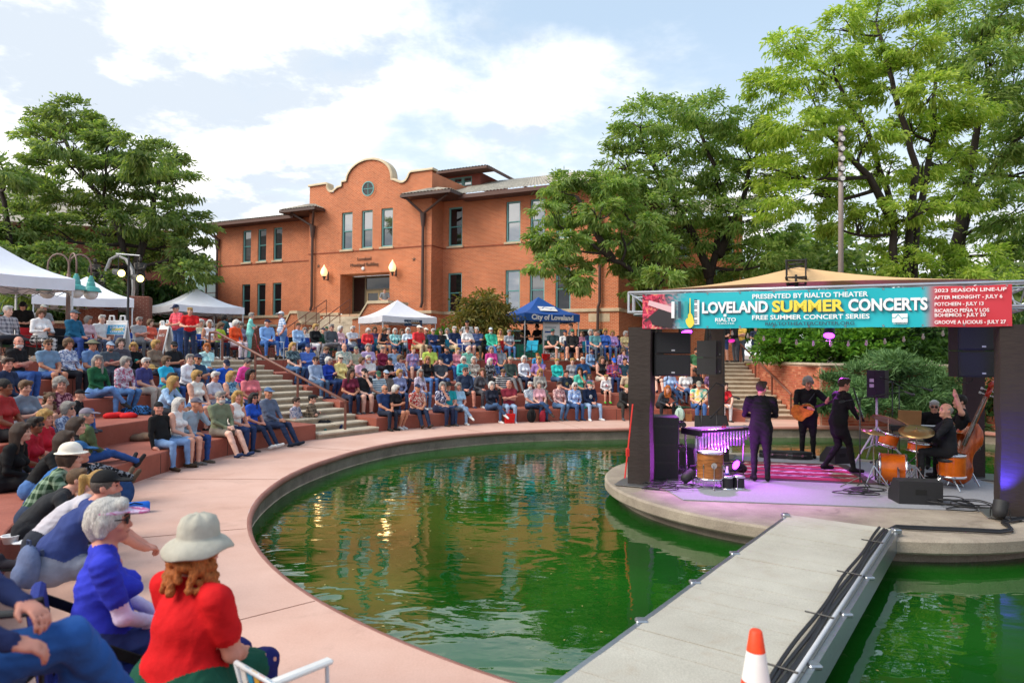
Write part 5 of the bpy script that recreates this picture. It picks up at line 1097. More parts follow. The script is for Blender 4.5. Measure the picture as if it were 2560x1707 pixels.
# vibraphone
def vibraphone():
    root = thing('vibraphone', 'vibraphone with silver resonator pipes lit purple in front of the man in the dark suit', 'vibraphone', (3.88, 12.75, .02), R(24)); M_BAR = mat('vibe_bar', '#b9b4bd', .3, .1, metal=.7)
    n = 18
    for k in range(n):
        t = k/(n-1); x = -.62+1.24*t; l = .40-.22*t; q = MB(); q.bbox(x-.029, x+.029, -l*.5-.08, l*.5-.08, .89, .905, .005); q.build('bar', M_BAR, root)
        L = .62-.42*t+.04*math.sin(k); q = MB(); q.tube([(x, -.1, .86), (x, -.1, .86-L)], .022, 9); q.build('resonator', M_TRUSS, root, True)
    b = MB()
    b.add([(-.68, -.33, .84), (.68, -.22, .84), (.68, -.20, .84), (-.68, -.31, .84), (-.68, -.33, .885), (.68, -.22, .885), (.68, -.20, .885), (-.68, -.31, .885)], [(3, 2, 1, 0), (4, 5, 6, 7), (0, 1, 5, 4), (1, 2, 6, 5), (2, 3, 7, 6), (3, 0, 4, 7)]); b.build('front_rail', M_BLKF, root)
    for x, w in ((-.70, .34), (.70, .2)): q = MB(); q.bbox(x-.03, x+.03, -w, w*.6, .78, .895, .008); q.build('end_block', M_BLKF, root)
    for x, w in ((-.68, .28), (.68, .18)):
        for y in (-w, w*.5): q = MB(); q.tube([(x, y, .78), (x*.94, y*1.05, .05)], .016, 7); q.tube([(x*.94, y*1.05-.015, .04), (x*.94, y*1.05+.015, .04)], .04, 10); q.build('leg', M_GMET, root)
    q = MB(); q.tube([(-.64, .05, .2), (.64, .05, .2)], .015, 6); q.tube([(-.3, -.25, .12), (.3, -.25, .12)], .02, 6); q.build('pedal_bar', M_BLKF, root)
    for k in range(2): q = MB(); q.tube([(-.1+.06*k, -.2, .92), (.2+.05*k, .1, .93)], .005, 5); q.tube([(-.12+.06*k, -.22, .92), (-.09+.06*k, -.19, .92)], .018, 8); q.build('mallet', mat('mallet_red', '#8f1d2c', .8, .1), root)
vibraphone()
# drums
M_WOODD = mat('drum_wood', '#7a4a22', .35, .35, 5, 0, stretch=(1, 1, 6), col2='#9a6230'); M_ORG = mat('amber_drum', '#a8480a', .25, .2, 4, 0, col2='#c2600e'); M_HEAD = mat('drum_head', (.72, .7, .68), .5, .04); M_CHR = mat('chrome', (.7, .7, .72), .15, 0, metal=1.)
def drum(parent, c, axis, r, h, m, lugs=8, name='drum'):
    ax = Vector(axis).normalized(); M = Matrix.Translation(c) @ ax.to_track_quat('Z', 'Y').to_matrix().to_4x4(); b = MB(); b.lathe([(r, 0), (r, h)], 28, 0, M, False); o = b.build(name, m, parent, True)
    for z in (0, h): q = MB(); q.lathe([(r-.002, z-.018), (r+.014, z-.018), (r+.014, z+.018), (r-.002, z+.018)], 28, 0, M, False); q.build('hoop', M_CHR, o, True)
    q = MB(); q.lathe([(0, h+.004), (r, h+.004)], 28, 0, M, False); q.lathe([(r, -.004), (0, -.004)], 28, 0, M, False); q.build('drum_head', M_HEAD, o)
    for k in range(lugs): a = k*2*math.pi/lugs; q = MB(); q.tube([(r*1.02*math.cos(a), r*1.02*math.sin(a), h*.06), (r*1.02*math.cos(a), r*1.02*math.sin(a), h*.94)], .006, 5); q.tube([(r*1.03*math.cos(a), r*1.03*math.sin(a), h*.8), (r*1.03*math.cos(a), r*1.03*math.sin(a), h*.9)], .014, 6); q.build('lug', M_CHR, o)
    return o
root = thing('floor_tom', 'wood-grained floor drum with a pale head beside the vibraphone', 'drum', (3.36, 11.55, .02)); drum(root, (0, 0, .16), (0, 0, 1), .215, .44, M_WOODD)
for a in (.5, 2.6, 4.7): q = MB(); q.tube([(.235*math.cos(a), .235*math.sin(a), .4), (.24*math.cos(a), .24*math.sin(a), .03), (.28*math.cos(a), .28*math.sin(a), 0)], .008, 6); q.build('leg', M_CHR, root)
q = MB(); q.tube([(-.18, -.05, .68), (.12, .1, .615)], .006, 5); q.build('drumstick', mat('stick_wood', '#b98a5a', .6, .1), root)
q = MB(); q.lathe([(0, 0), (.05, 0), (.05, .006), (0, .006)], 14, 0, frame((0, -.222, .4), (1, 0, 0), (0, 0, 1)), False); q.build('badge', M_CHR, root)
root = thing('bongo_drums', 'small dark bongo pair on the carpet under the vibraphone', 'drum', (3.72, 11.5, .02), R(15)); drum(root, (-.1, 0, .0), (0, 0, 1), .095, .2, M_BLKF, 5, 'shell'); drum(root, (.11, 0, 0), (0, 0, 1), .1, .2, M_BLKF, 5, 'shell')
def drum_kit():
    root = thing('drum_kit', 'amber orange drum kit with bronze cymbals in front of the drummer', 'drum kit', (6.72, 11.75, .02)); M_CYM = mat('bronze_cymbal', '#a8895a', .32, .15, 3, metal=.75)
    drum(root, (-.28, .22, .29), (1, -.5, 0), .26, .40, M_ORG, 8, 'bass_drum'); drum(root, (-.1, .3, .68), (.25, -.1, 1), .15, .2, M_ORG, 6, 'rack_tom'); drum(root, (.75, -.15, .22), (0, 0, 1), .2, .36, M_ORG, 8, 'floor_tom'); drum(root, (.28, .0, .62), (.1, -.05, 1), .18, .14, M_ORG, 8, 'snare_drum')
    for (x, y, z, r, tx, ty) in ((-.05, .35, 1.12, .27, .35, -.15), (.12, -.2, .98, .27, -.18, .3), (-.55, -.1, .95, .2, .1, .15), (.95, .25, .92, .22, .05, -.1)):
        M = Matrix.Translation((x, y, z)) @ Euler((ty, tx, 0)).to_matrix().to_4x4(); q = MB(); q.lathe([(0, .03), (.04, .022), (.05, .008), (r*.6, .0), (r, -.012), (r*.99, -.016), (r*.6, -.004), (.05, .003), (0, .012)], 28, 0, M, False); o = q.build('cymbal', M_CYM, root, True)
        q = MB(); q.tube([(x, y, z+.06), (x, y, .2)], .011, 7)
        for k in range(3): a = k*2.1+x; q.tube([(x, y, .38), (x+.25*math.cos(a), y+.25*math.sin(a), .01)], .01, 6)
        q.build('cymbal_stand', M_CHR, root)
    for k in range(3): a = k*2.1; q = MB(); q.tube([(.28, 0, .6), (.28, 0, .3), (.28+.2*math.cos(a), .2*math.sin(a), .01)], .01, 6); q.build('snare_stand', M_CHR, root)
    q = MB(); q.bbox(.05, .15, -.04, .25, .01, .04, .005); q.build('pedal', M_CHR, root)
drum_kit()
def stool(label, p, h=.48):
    root = thing('drum_stool', label, 'stool', p); b = MB(); b.lathe([(0, h+.05), (.16, h+.05), (.18, h+.03), (.18, h), (.16, h-.02), (0, h-.02)], 20); b.build('seat', M_BLKF, root, True); b = MB(); b.tube([(0, 0, h-.02), (0, 0, .2)], .016, 8); b.build('post', M_CHR, root)
    for k in range(3): a = k*2.09+.6; q = MB(); q.tube([(0, 0, .32), (.26*math.cos(a), .26*math.sin(a), .012)], .012, 6); q.build('leg', M_CHR, root)
stool('black round stool under the drummer', (7.42, 11.6, .02)); stool('black round stool under the double bass player', (8.05, 12.05, .02), .62)
# double bass (leaning to the right), keyboard, guitar case
M_BASS = mat('bass_varnish', '#8a2f10', .22, .25, 3, 0, stretch=(4, 4, 1), col2='#b8561c'); M_EBON = mat('ebony', (.012, .01, .01), .3, 0)
def double_bass():
    base = ony(2370, 1195, 12.0); root = thing('double_bass', 'red-brown double bass leaning against its player at the right', 'double bass', (base[0], base[1], .02))
    top = Vector(ony(2478, 968, 11.9)); ax = (top-Vector((base[0], base[1], .02))).normalized(); xx = Vector((.75, -.65, 0)); xx = (xx-ax*xx.dot(ax)).normalized(); M = Matrix.Identity(4); zz = xx.cross(ax)
    for i in range(3): M[i][0] = xx[i]; M[i][1] = -zz[i]; M[i][2] = ax[i]
    T = (top-Vector((base[0], base[1], .02))).length; bl = T*.60; prof = [(0, .10), (.04, .20), (.16, .27), (.3, .25), (.42, .18), (.52, .165), (.60, .18), (.72, .22), (.82, .2), (.92, .15), (1.0, .05)]
    z0 = .06; n = len(prof); b = MB(); rows = []
    for t in np.linspace(0, 1, 28):
        w = float(np.interp(t, [p[0] for p in prof], [p[1] for p in prof])); z = z0+bl*t; dp = .09*(1-.4*t)
        rows.append([(-w, dp*.8, z), (-w*1.02, 0, z), (-w, -dp*.8, z), (-w*.5, -dp*1.25, z), (0, -dp*1.4, z), (w*.5, -dp*1.25, z), (w, -dp*.8, z), (w*1.02, 0, z), (w, dp*.8, z), (w*.5, dp*1.05, z), (0, dp*1.1, z), (-w*.5, dp*1.05, z), (-w, dp*.8, z)])
    b.grid(rows, M=M, flip=True); b.build('body', M_BASS, root, True)
    b = MB(); b.tube([(0, -.02, z0+bl-.02), (0, -.02, T-.18)], [.032, .026], 8, 0, M); b.build('neck', M_BASS, root, True)
    b = MB(); b.box(-.03, .03, -.16, -.12, z0+bl*.6, T-.2, 0, M); b.build('fingerboard', M_EBON, root)
    b = MB(); b.tube([(0, -.02, T-.2), (0, -.03, T-.02)], [.04, .045], 8, 0, M); b.tube([(0, -.03+.05*math.cos(a)*(1-a/16)-.04, T+.02+.05*math.sin(a)*(1-a/16)) for a in np.linspace(0, 9, 22)], [.045-.0012*k for k in range(22)], 8, 0, M); b.build('scroll', mat('scroll_red', '#a02414', .25, .2, 6), root, True)
    for s in (-1, 1):
        for k in range(2): q = MB(); q.tube([(0, -.03, T-.07-.08*k), (s*.1, -.03, T-.07-.08*k)], .01, 6, 0, M); q.tube([(s*.1, -.03, T-.07-.08*k), (s*.13, -.03, T-.07-.08*k)], .022, 7, 0, M); q.build('tuning_peg', M_BADGE, root)
    q = MB(); q.box(-.07, .07, -.19, -.1, z0+bl*.42, z0+bl*.44, 0, M); q.build('bridge', mat('bridge_maple', '#c29a64', .5, .1), root); q = MB(); q.box(-.04, .04, -.16, -.13, z0+bl*.08, z0+bl*.34, 0, M); q.build('tailpiece', M_EBON, root)
    q = MB(); q.tube([(0, 0, z0), (0, 0, -.02)], .012, 6, 0, M); q.build('endpin', M_CHR, root)
    for k in range(4): q = MB(); x = (k-1.5)*.016; q.tube([(x, -.165, z0+bl*.3), (x*1.2, -.195, z0+bl*.43), (x*.8, -.165, T-.2)], .0022, 4, 0, M); q.build('string', M_CHR, root)
double_bass()
def keyboard():
    p = ony(2325, 1150, 13.4); root = thing('stage_keyboard', 'black stage keyboard on crossed legs behind the drummer', 'keyboard', (p[0]-.1, p[1], .02), R(-20)); b = MB(); b.bbox(-.62, .62, -.17, .17, .78, .88, .012); b.build('case', M_BLKF, root)
    for k in range(30): q = MB(); q.box(-.56+k*.037, -.56+k*.037+.034, -.02, .15, .881, .889); q.build('key', M_WPR, root)
    for s in (-1, 1): q = MB(); q.tube([(-.35*s, .14, .02), (.35*s, .14, .76)], .016, 6); q.build('leg', M_BLK, root)
    q = MB(); M = Matrix.Translation((-.3, -.16, .9)) @ Matrix.Rotation(R(15), 4, 'X'); q.box(-.2, .2, -.01, .01, 0, .3, 0, M); q.build('music_rest', mat('brown_clipboard', '#a37a4c', .7, .1), root)
keyboard()
root = thing('guitar_case', 'black guitar case lying on the carpet behind the guitarist', 'guitar case', (6.0, 14.95, .02), R(-14)); b = MB(); P = []
for t in np.linspace(0, 2*math.pi, 33)[:-1]: x = math.cos(t)*.55; y = math.sin(t)*(.21 if x > .1 else .13 if x > -.25 else .16); P.append((x, y))
b.prism(P, 0, .15); b.build('shell', M_BLKF, root); q = MB(); q.prism([(x*1.008, y*1.02) for x, y in P], .085, .095); q.build('seam', M_CHR, root)
for x in (-.3, 0, .3): q = MB(); q.box(x-.02, x+.02, -.235 if x > .1 else -.16, -.13, .07, .11); q.build('latch', M_CHR, root)
# small stage clutter
def cable_pile(label, p, n=5, r=.3, seed=1):
    g = random.Random(seed); b = MB()
    root = thing('cable_pile', label, 'cables', p)
    for k in range(n):
        cx, cy, rr = g.uniform(-.25, .25), g.uniform(-.2, .2), g.uniform(.1, r); ph = g.uniform(0, 6); pts = [(cx+rr*(1+.2*math.sin(2*a+ph))*math.cos(a), cy+rr*.7*math.sin(a+.3*math.sin(a)), .012+.012*k) for a in np.linspace(0, 6.0+g.uniform(0, 4), 26)]
        q = MB(); q.tube(pts, .009, 5); q.build('cable', M_CABLE, root, True)
p = onz(2150, 1240); cable_pile('black cables tangled around the boom microphone stand', (p[0], p[1]+.1, .02), 7, .34, 2); p = onz(1680, 1225); cable_pile('black cables heaped at the foot of the subwoofer', (p[0], p[1]+.12, .02), 7, .28, 3); p = onz(2420, 1275); cable_pile('black cables heaped beside the right front column', (p[0], p[1]+.1, .02), 8, .34, 4)
M_LEDP = mat('purple_led_lens', '#c040ff', .3, 0, emit='#b030ff', estr=6.); M_LEDB = mat('blue_led_lens', '#3030ff', .3, 0, emit='#3020ff', estr=6.)
def par_can(label, p, yaw, tilt, col, energy, lens, spot=R(75), sz=.09):
    root = thing('par_light', label, 'stage light', p, yaw); M = Matrix.Translation((0, 0, .16)) @ Matrix.Rotation(tilt, 4, 'Y'); b = MB(); b.lathe([(0, -.14), (.07, -.13), (.09, -.05), (.095, .09)], 16, 0, M, False); b.build('housing', M_BLKF, root, True)
    q = MB(); q.lathe([(0, .08), (.088, .08)], 16, 0, M, False); q.lathe([(.088, .078), (0, .078)], 16, 0, M, False); q.build('lens', lens, root); q = MB(); q.tube([(0, -.11, .16), (0, -.12, .02), (0, .12, .02), (0, .11, .16)], .01, 6); q.build('yoke', M_BLK, root)
    L = bpy.data.lights.new('par', 'SPOT'); L.energy = energy; L.color = col; L.spot_size = spot; L.spot_blend = .6; L.shadow_soft_size = .06; o = obj('lamp_light', L, root); o.matrix_local = M @ Matrix.Translation((0, 0, .12)) @ Matrix.Rotation(math.pi, 4, 'X')
par_can('purple stage light on the floor by the subwoofer, aimed at the band', (3.05, 11.75, .02), R(25), R(62), (.66, .08, 1), 170, M_LEDP)
par_can('purple stage light on the floor under the vibraphone', (4.25, 12.75, .02), R(200), R(62), (.7, .1, 1), 120, M_LEDP, R(90))
par_can('purple stage light aimed at the left front column', (2.85, 12.3, .02), R(215), R(40), (.9, .02, .6), 190, M_LEDP, R(60))
par_can('blue stage light washing the right front column', (6.75, 9.45, .02), R(38), R(30), (.08, .05, 1), 120, M_LEDB, R(55))
# overhead purple wash on the truss
def wash(label, p, tgt, col, e):
    root = thing('wash_light', label, 'stage light', p); d = (Vector(tgt)-Vector(p)).normalized(); M = d.to_track_quat('Z', 'Y').to_matrix().to_4x4(); b = MB(); b.lathe([(0, -.16), (.09, -.15), (.11, 0), (.115, .1)], 16, 0, M, False); b.build('housing', M_BLKF, root, True); q = MB(); q.lathe([(0, .09), (.105, .09)], 16, 0, M, False); q.lathe([(.105, .088), (0, .088)], 16, 0, M, False); q.build('lens', M_LEDP, root); q = MB(); q.tube([(0, 0, .05), (0, 0, .3)], .015, 6); q.build('clamp', M_BLK, root)
    L = bpy.data.lights.new('wash', 'SPOT'); L.energy = e; L.color = col; L.spot_size = R(60); L.spot_blend = .8; L.shadow_soft_size = .1; o = obj('lamp_light', L, root); o.matrix_local = M @ Matrix.Translation((0, 0, .13)) @ Matrix.Rotation(math.pi, 4, 'X')
wash('purple wash light hung from the rear truss over the clarinet player', (6.6, 14.2, 2.75), (5.6, 12.6, 0), (.70, .10, 1), 420); wash('purple wash light hung from the left side truss', (3.3, 13.0, 2.75), (3.6, 11.4, 0), (.70, .12, 1), 400)
# string lights under the canopy
root = thing('string_lights', 'string of clear bulbs sagging behind the banner', 'string lights', (5.4, 14.5, 2.6)); so = Vector((5.4, 14.5, 2.6)); b = MB(); pts = []
for t in np.linspace(0, 1, 30): p = RL*(1-t)+RR*t+Vector((0, 0, 2.86-.3*math.sin(math.pi*t))); pts.append(p-so)
b.tube(pts, .006, 5); b.build('wire', M_CABLE, root)
for i in range(2, 29, 2): M = Matrix.Translation(pts[i]); q = MB(); q.lathe([(.018, 0), (.018, -.04), (.03, -.07), (.026, -.1), (0, -.12)], 10, 0, M, False); q.build('bulb', mat('clear_bulb', (.7, .66, .58), .15, 0), root, True)
# red ratchet strap on the left column, bottle, traffic cone
root = thing('ratchet_strap', 'red ratchet strap running down from the left front column', 'strap', (2.1, 11.7, 0)); a = Vector(ony(1582, 1010, 11.7)); e = Vector(ony(1562, 1195, 11.4)); b = MB(); d = Vector((.03, 0, 0)); o = Vector((2.1, 11.7, 0)); b.tube([a-o, e-o], .014, 5); b.build('webbing', mat('strap_red', '#c8261c', .6, .1), root); b = MB(); m_ = a*.35+e*.65-o; b.bbox(m_.x-.03, m_.x+.03, m_.y-.03, m_.y+.03, m_.z-.08, m_.z+.06, .01); b.build('ratchet', mat('strap_red', '#c8261c', .6, .1), root)
p = onz(1818, 1200); root = thing('water_bottle', 'clear plastic water bottle standing by the wooden drum', 'bottle', (p[0], p[1], .02)); b = MB(); b.lathe([(0, 0), (.032, 0), (.032, .14), (.014, .19), (.014, .205)], 14); b.build('bottle', mat('clear_plastic', (.6, .68, .75), .15, 0), root, True); b = MB(); b.lathe([(.016, .205), (.016, .225), (0, .225)], 12); b.build('cap', M_WPR, root); b = MB(); b.lathe([(.0325, .05), (.0325, .11)], 14, cap=False); b.build('label', mat('blue_label', '#2a4fa0', .5, 0), root)
def cone():
    p = ony(1890, 1573, 3.75); root = thing('traffic_cone', 'orange traffic cone with white band standing on the footbridge', 'traffic cone', (p[0], p[1], .06)); h = p[2]-.06; M_OR = mat('cone_orange', '#f0441a', .55, .25, 9, .1); M_WB = mat('cone_white', (.8, .79, .78), .35, .04)
    R0 = lambda z: .14-(.14-.032)*z/h
    b = MB(); b.bbox(-.18, .18, -.18, .18, 0, .03, .01); b.build('base', M_OR, root)
    for (z0, z1, m, nm) in ((.03, h-.42, M_OR, 'body'), (h-.42, h-.32, M_WB, 'reflective_band'), (h-.32, h-.27, M_OR, 'body'), (h-.27, h-.115, M_WB, 'reflective_band'), (h-.115, h-.01, M_OR, 'tip')):
        q = MB(); q.lathe([(R0(z0), z0), (R0(z1), z1)]+([(R0(h)*.8, h), (0, h)] if nm == 'tip' else []), 28, cap=False); q.build(nm, m, root, True)
cone()
# cables on the stage rim at the bridge end
root = thing('stage_cable', 'thick black power cables looping along the stage rim to the bridge', 'cables', (6, 8.7, .02)); so = Vector((6, 8.7, .02))
for k in range(2):
    pts = [onz(px, py+k*5, .03) for px, py in ((2205, 1330), (2240, 1314), (2330, 1318), (2430, 1322), (2500, 1326), (2530, 1322), (2520, 1310), (2505, 1302), (2560, 1292), (2640, 1280))]; b = MB(); b.tube([Vector(p)-so for p in pts], .018, 7); b.build('cable', M_CABLE, root, True)
# ================================================================== people: one continuous body surface per person
def nrm(v): v = np.asarray(v, float); return v/max(1e-9, np.linalg.norm(v))
class Sdf:
    def __init__(s): s.p = []
    def rc(s, a, b, ra, rb, tg, k=.025): s.p.append(('c', np.array(a, float), np.array(b, float), ra, rb, tg, k)); return s
    def el(s, c, r, tg, k=.03, rot=None): s.p.append(('e', np.array(c, float), np.array(r, float), rot, 0, tg, k)); return s
    def sub(s, c, r, rot=None, k=.01): s.p.append(('s', np.array(c, float), np.array(r, float), rot, 0, -1, k)); return s
    def cut(s, n, d): s.p.append(('x', nrm(n), d, 0, 0, -1, 0)); return s     # keep n.p < d
    @staticmethod
    def dist(pr, X):
        if pr[0] == 'c':
            a, b, ra, rb = pr[1:5]; ba = b-a; L = max(1e-9, ba@ba); t = np.clip(((X-a)@ba)/L, 0, 1); return np.linalg.norm(X-a-t[..., None]*ba, axis=-1)-(ra+(rb-ra)*t)
        if pr[0] in 'es':
            q = X-pr[1]
            if pr[3] is not None: q = q@pr[3]
            k0 = np.linalg.norm(q/pr[2], axis=-1); k1 = np.linalg.norm(q/(pr[2]**2), axis=-1); return k0*(k0-1)/np.maximum(k1, 1e-6)
    def bounds(s, pr):
        if pr[0] == 'c': return np.minimum(pr[1]-pr[3], pr[2]-pr[4]), np.maximum(pr[1]+pr[3], pr[2]+pr[4])
        r = pr[2].max() if pr[3] is not None else pr[2]; return pr[1]-r, pr[1]+r
    def mesh(s, h):
        pos = [p for p in s.p if p[0] in 'ce']; B = [s.bounds(p) for p in pos]; lo = np.min([b[0] for b in B], 0)-3*h; hi = np.max([b[1] for b in B], 0)+3*h
        n = np.ceil((hi-lo)/h).astype(int)+1; ax = [lo[i]+h*np.arange(n[i]) for i in range(3)]; D = np.full(n, 1., np.float32)
        for p in s.p:
            if p[0] == 'x':
                G = np.stack(np.meshgrid(*ax, indexing='ij'), -1); D = np.maximum(D, (G@p[1]-p[2]).astype(np.float32)); continue
            b0, b1 = s.bounds(p); m = .05+p[6]; i0 = np.maximum(0, np.floor((b0-m-lo)/h).astype(int)); i1 = np.minimum(n, np.ceil((b1+m-lo)/h).astype(int)+1)
            if (i1 <= i0).any(): continue
            sl = tuple(slice(a, b) for a, b in zip(i0, i1)); G = np.stack(np.meshgrid(*[ax[i][sl[i]] for i in range(3)], indexing='ij'), -1); d = s.dist(p, G).astype(np.float32); o = D[sl]; k = p[6]
            if p[0] == 's': D[sl] = np.maximum(o, -d)
            else:
                hh = np.maximum(k-np.abs(o-d), 0)/max(k, 1e-6); D[sl] = np.minimum(o, d)-hh*hh*k*.25
        ins = D < 0; c = [(i, j, k) for i in (0, 1) for j in (0, 1) for k in (0, 1)]
        cnt = sum(ins[i:n[0]-1+i, j:n[1]-1+j, k:n[2]-1+k].astype(np.int8) for i, j, k in c); act = (cnt > 0) & (cnt < 8); I = np.argwhere(act); idx = np.full(act.shape, -1, np.int32); idx[act] = np.arange(len(I))
        acc = np.zeros((len(I), 3)); w = np.zeros(len(I)); val = {q: D[I[:, 0]+q[0], I[:, 1]+q[1], I[:, 2]+q[2]] for q in c}
        for q in c:
            for a in range(3):
                if q[a] == 0:
                    r = list(q); r[a] = 1; r = tuple(r); va, vb = val[q], val[r]; x = (va < 0) != (vb < 0); t = np.where(x, va/np.where(x, va-vb, 1), 0); P = np.array(q, float)+np.eye(3)[a]*t[:, None]; acc[x] += P[x]; w[x] += 1
        V = lo+(I+acc/w[:, None])*h; Fs = []
        for a in range(3):
            b, e = (a+1) % 3, (a+2) % 3; s0 = [slice(1, -1)]*3; s0[a] = slice(0, -1); s1 = list(s0); s1[a] = slice(1, None)
            A_, B_ = ins[tuple(s0)], ins[tuple(s1)]; E = np.argwhere(A_ != B_); off = np.ones(3, int); off[a] = 0; E = E+off; fl = ins[E[:, 0], E[:, 1], E[:, 2]]; u = np.eye(3, dtype=int)
            q = np.stack([idx[tuple((E-u[b]-u[e]).T)], idx[tuple((E-u[e]).T)], idx[tuple(E.T)], idx[tuple((E-u[b]).T)]], 1); q[~fl] = q[~fl][:, ::-1]; Fs.append(q)
        Fq = np.concatenate(Fs); Cc = V[Fq].mean(1); best = np.full(len(Fq), 9e9); tg = np.zeros(len(Fq), int)
        for p in pos:
            d = s.dist(p, Cc); m = d < best; best[m] = d[m]; tg[m] = p[5]
        return V, Fq, tg
def ik(a, t, l1, l2, pole):
    a = np.array(a, float); t = np.array(t, float); d = t-a; L = np.linalg.norm(d); m = (l1+l2)*.995
    if L > m: d *= m/L; L = m; t = a+d
    u = d/L; x = (l1*l1-l2*l2+L*L)/(2*L); h = math.sqrt(max(0, l1*l1-x*x)); p = np.array(pole, float); p = p-u*(p@u); p = nrm(p); return a+u*x+p*h, t
def rotm(yaw=0, pitch=0, roll=0): return np.array((Matrix.Rotation(yaw, 3, 'Z') @ Matrix.Rotation(pitch, 3, 'X') @ Matrix.Rotation(roll, 3, 'Y')))
# head, in head space: +Y face, Z up, centre of skull at origin
def add_head(S, c, Rm, s=1., fine=False, jaw=1.):
    P = lambda x, y, z: np.array(c)+Rm@(np.array([x, y, z])*s)
    S.el(P(0, -.012, .022), np.array([.076, .096, .098])*s, 0, .02, Rm); S.el(P(0, .022, -.045), np.array([.058*jaw, .068, .082])*s, 0, .03, Rm); S.rc(P(0, .078, -.088), P(0, .07, -.095), .022*s*jaw, .02*s, 0, .025)
    S.rc(P(0, .083, .012), P(0, .102, -.028), .010*s, .016*s, 0, .012)
    for q in (-1, 1):
        S.el(P(q*.078, -.012, -.012), np.array([.012, .02, .032])*s, 0, .01, Rm); S.rc(P(q*.012, .078, .030), P(q*.05, .066, .028), .013*s, .011*s, 0, .015); S.el(P(q*.042, .062, -.028), np.array([.024, .02, .022])*s, 0, .02, Rm)
    if fine:
        S.rc(P(-.022, .086, -.058), P(.022, .086, -.058), .009*s, .009*s, 0, .008)
        for q in (-1, 1): S.sub(P(q*.032, .092, .010), np.array([.016, .012, .010])*s, Rm)
def add_hand(S, w, d, up, side, s=1., fine=False, curl=.5):
    # w wrist, d finger direction, up back-of-hand normal
    d = nrm(d); up = nrm(up-np.dot(up, d)*d); x = np.cross(d, up)*side
    if not fine:
        S.rc(w, w+d*.07*s, .028*s, .036*s, 0, .02); S.rc(w+d*.08*s, w+d*.15*s-up*.03*s*curl, .032*s, .02*s, 0, .02); S.rc(w+d*.03*s, w+d*.08*s+x*.045*s-up*.01, .017*s, .012*s, 0, .015); return
    m = np.stack([x, d, up], 1); S.el(w+d*.05*s, np.array([.040, .055, .017])*s, 0, .015, m)
    for k, (o, L) in enumerate(((.030, .070), (.010, .080), (-.011, .074), (-.030, .058))):
        p0 = w+d*.088*s+x*o*s; a = curl*.7; d1 = d*math.cos(a)-up*math.sin(a); p1 = p0+d1*L*.45*s; b = curl*1.7; d2 = d*math.cos(b)-up*math.sin(b); p2 = p1+d2*L*.35*s; c_ = curl*2.5; d3 = d*math.cos(c_)-up*math.sin(c_); p3 = p2+d3*L*.25*s
        S.rc(p0, p1, .0098*s, .0092*s, 0, .004); S.rc(p1, p2, .0092*s, .0085*s, 0, .003); S.rc(p2, p3, .0085*s, .0072*s, 0, .003)
    t0 = w+d*.025*s+x*.03*s; t1 = t0+nrm(d*.7+x*.6-up*.3)*.04*s; t2 = t1+nrm(d*.9+x*.15-up*.35)*.032*s; S.rc(t0, t1, .0135*s, .0115*s, 0, .01); S.rc(t1, t2, .0115*s, .0085*s, 0, .004)
BUILD = {'m': dict(sh=.198, ch=(.178, .122), be=(.168, .132), hip=.112, arm=1.1, bust=0, leg=1.), 'f': dict(sh=.170, ch=(.154, .110), be=(.150, .120), hip=.122, arm=.98, bust=.042, leg=.97), 'G': dict(sh=.212, ch=(.205, .145), be=(.205, .17), hip=.165, arm=1.2, bust=.035, leg=1.2), 'h': dict(sh=.20, ch=(.185, .135), be=(.19, .17), hip=.13, arm=1.15, bust=0, leg=1.15), 'g': dict(sh=.182, ch=(.175, .13), be=(.175, .15), hip=.14, arm=1.08, bust=.05, leg=1.12)}
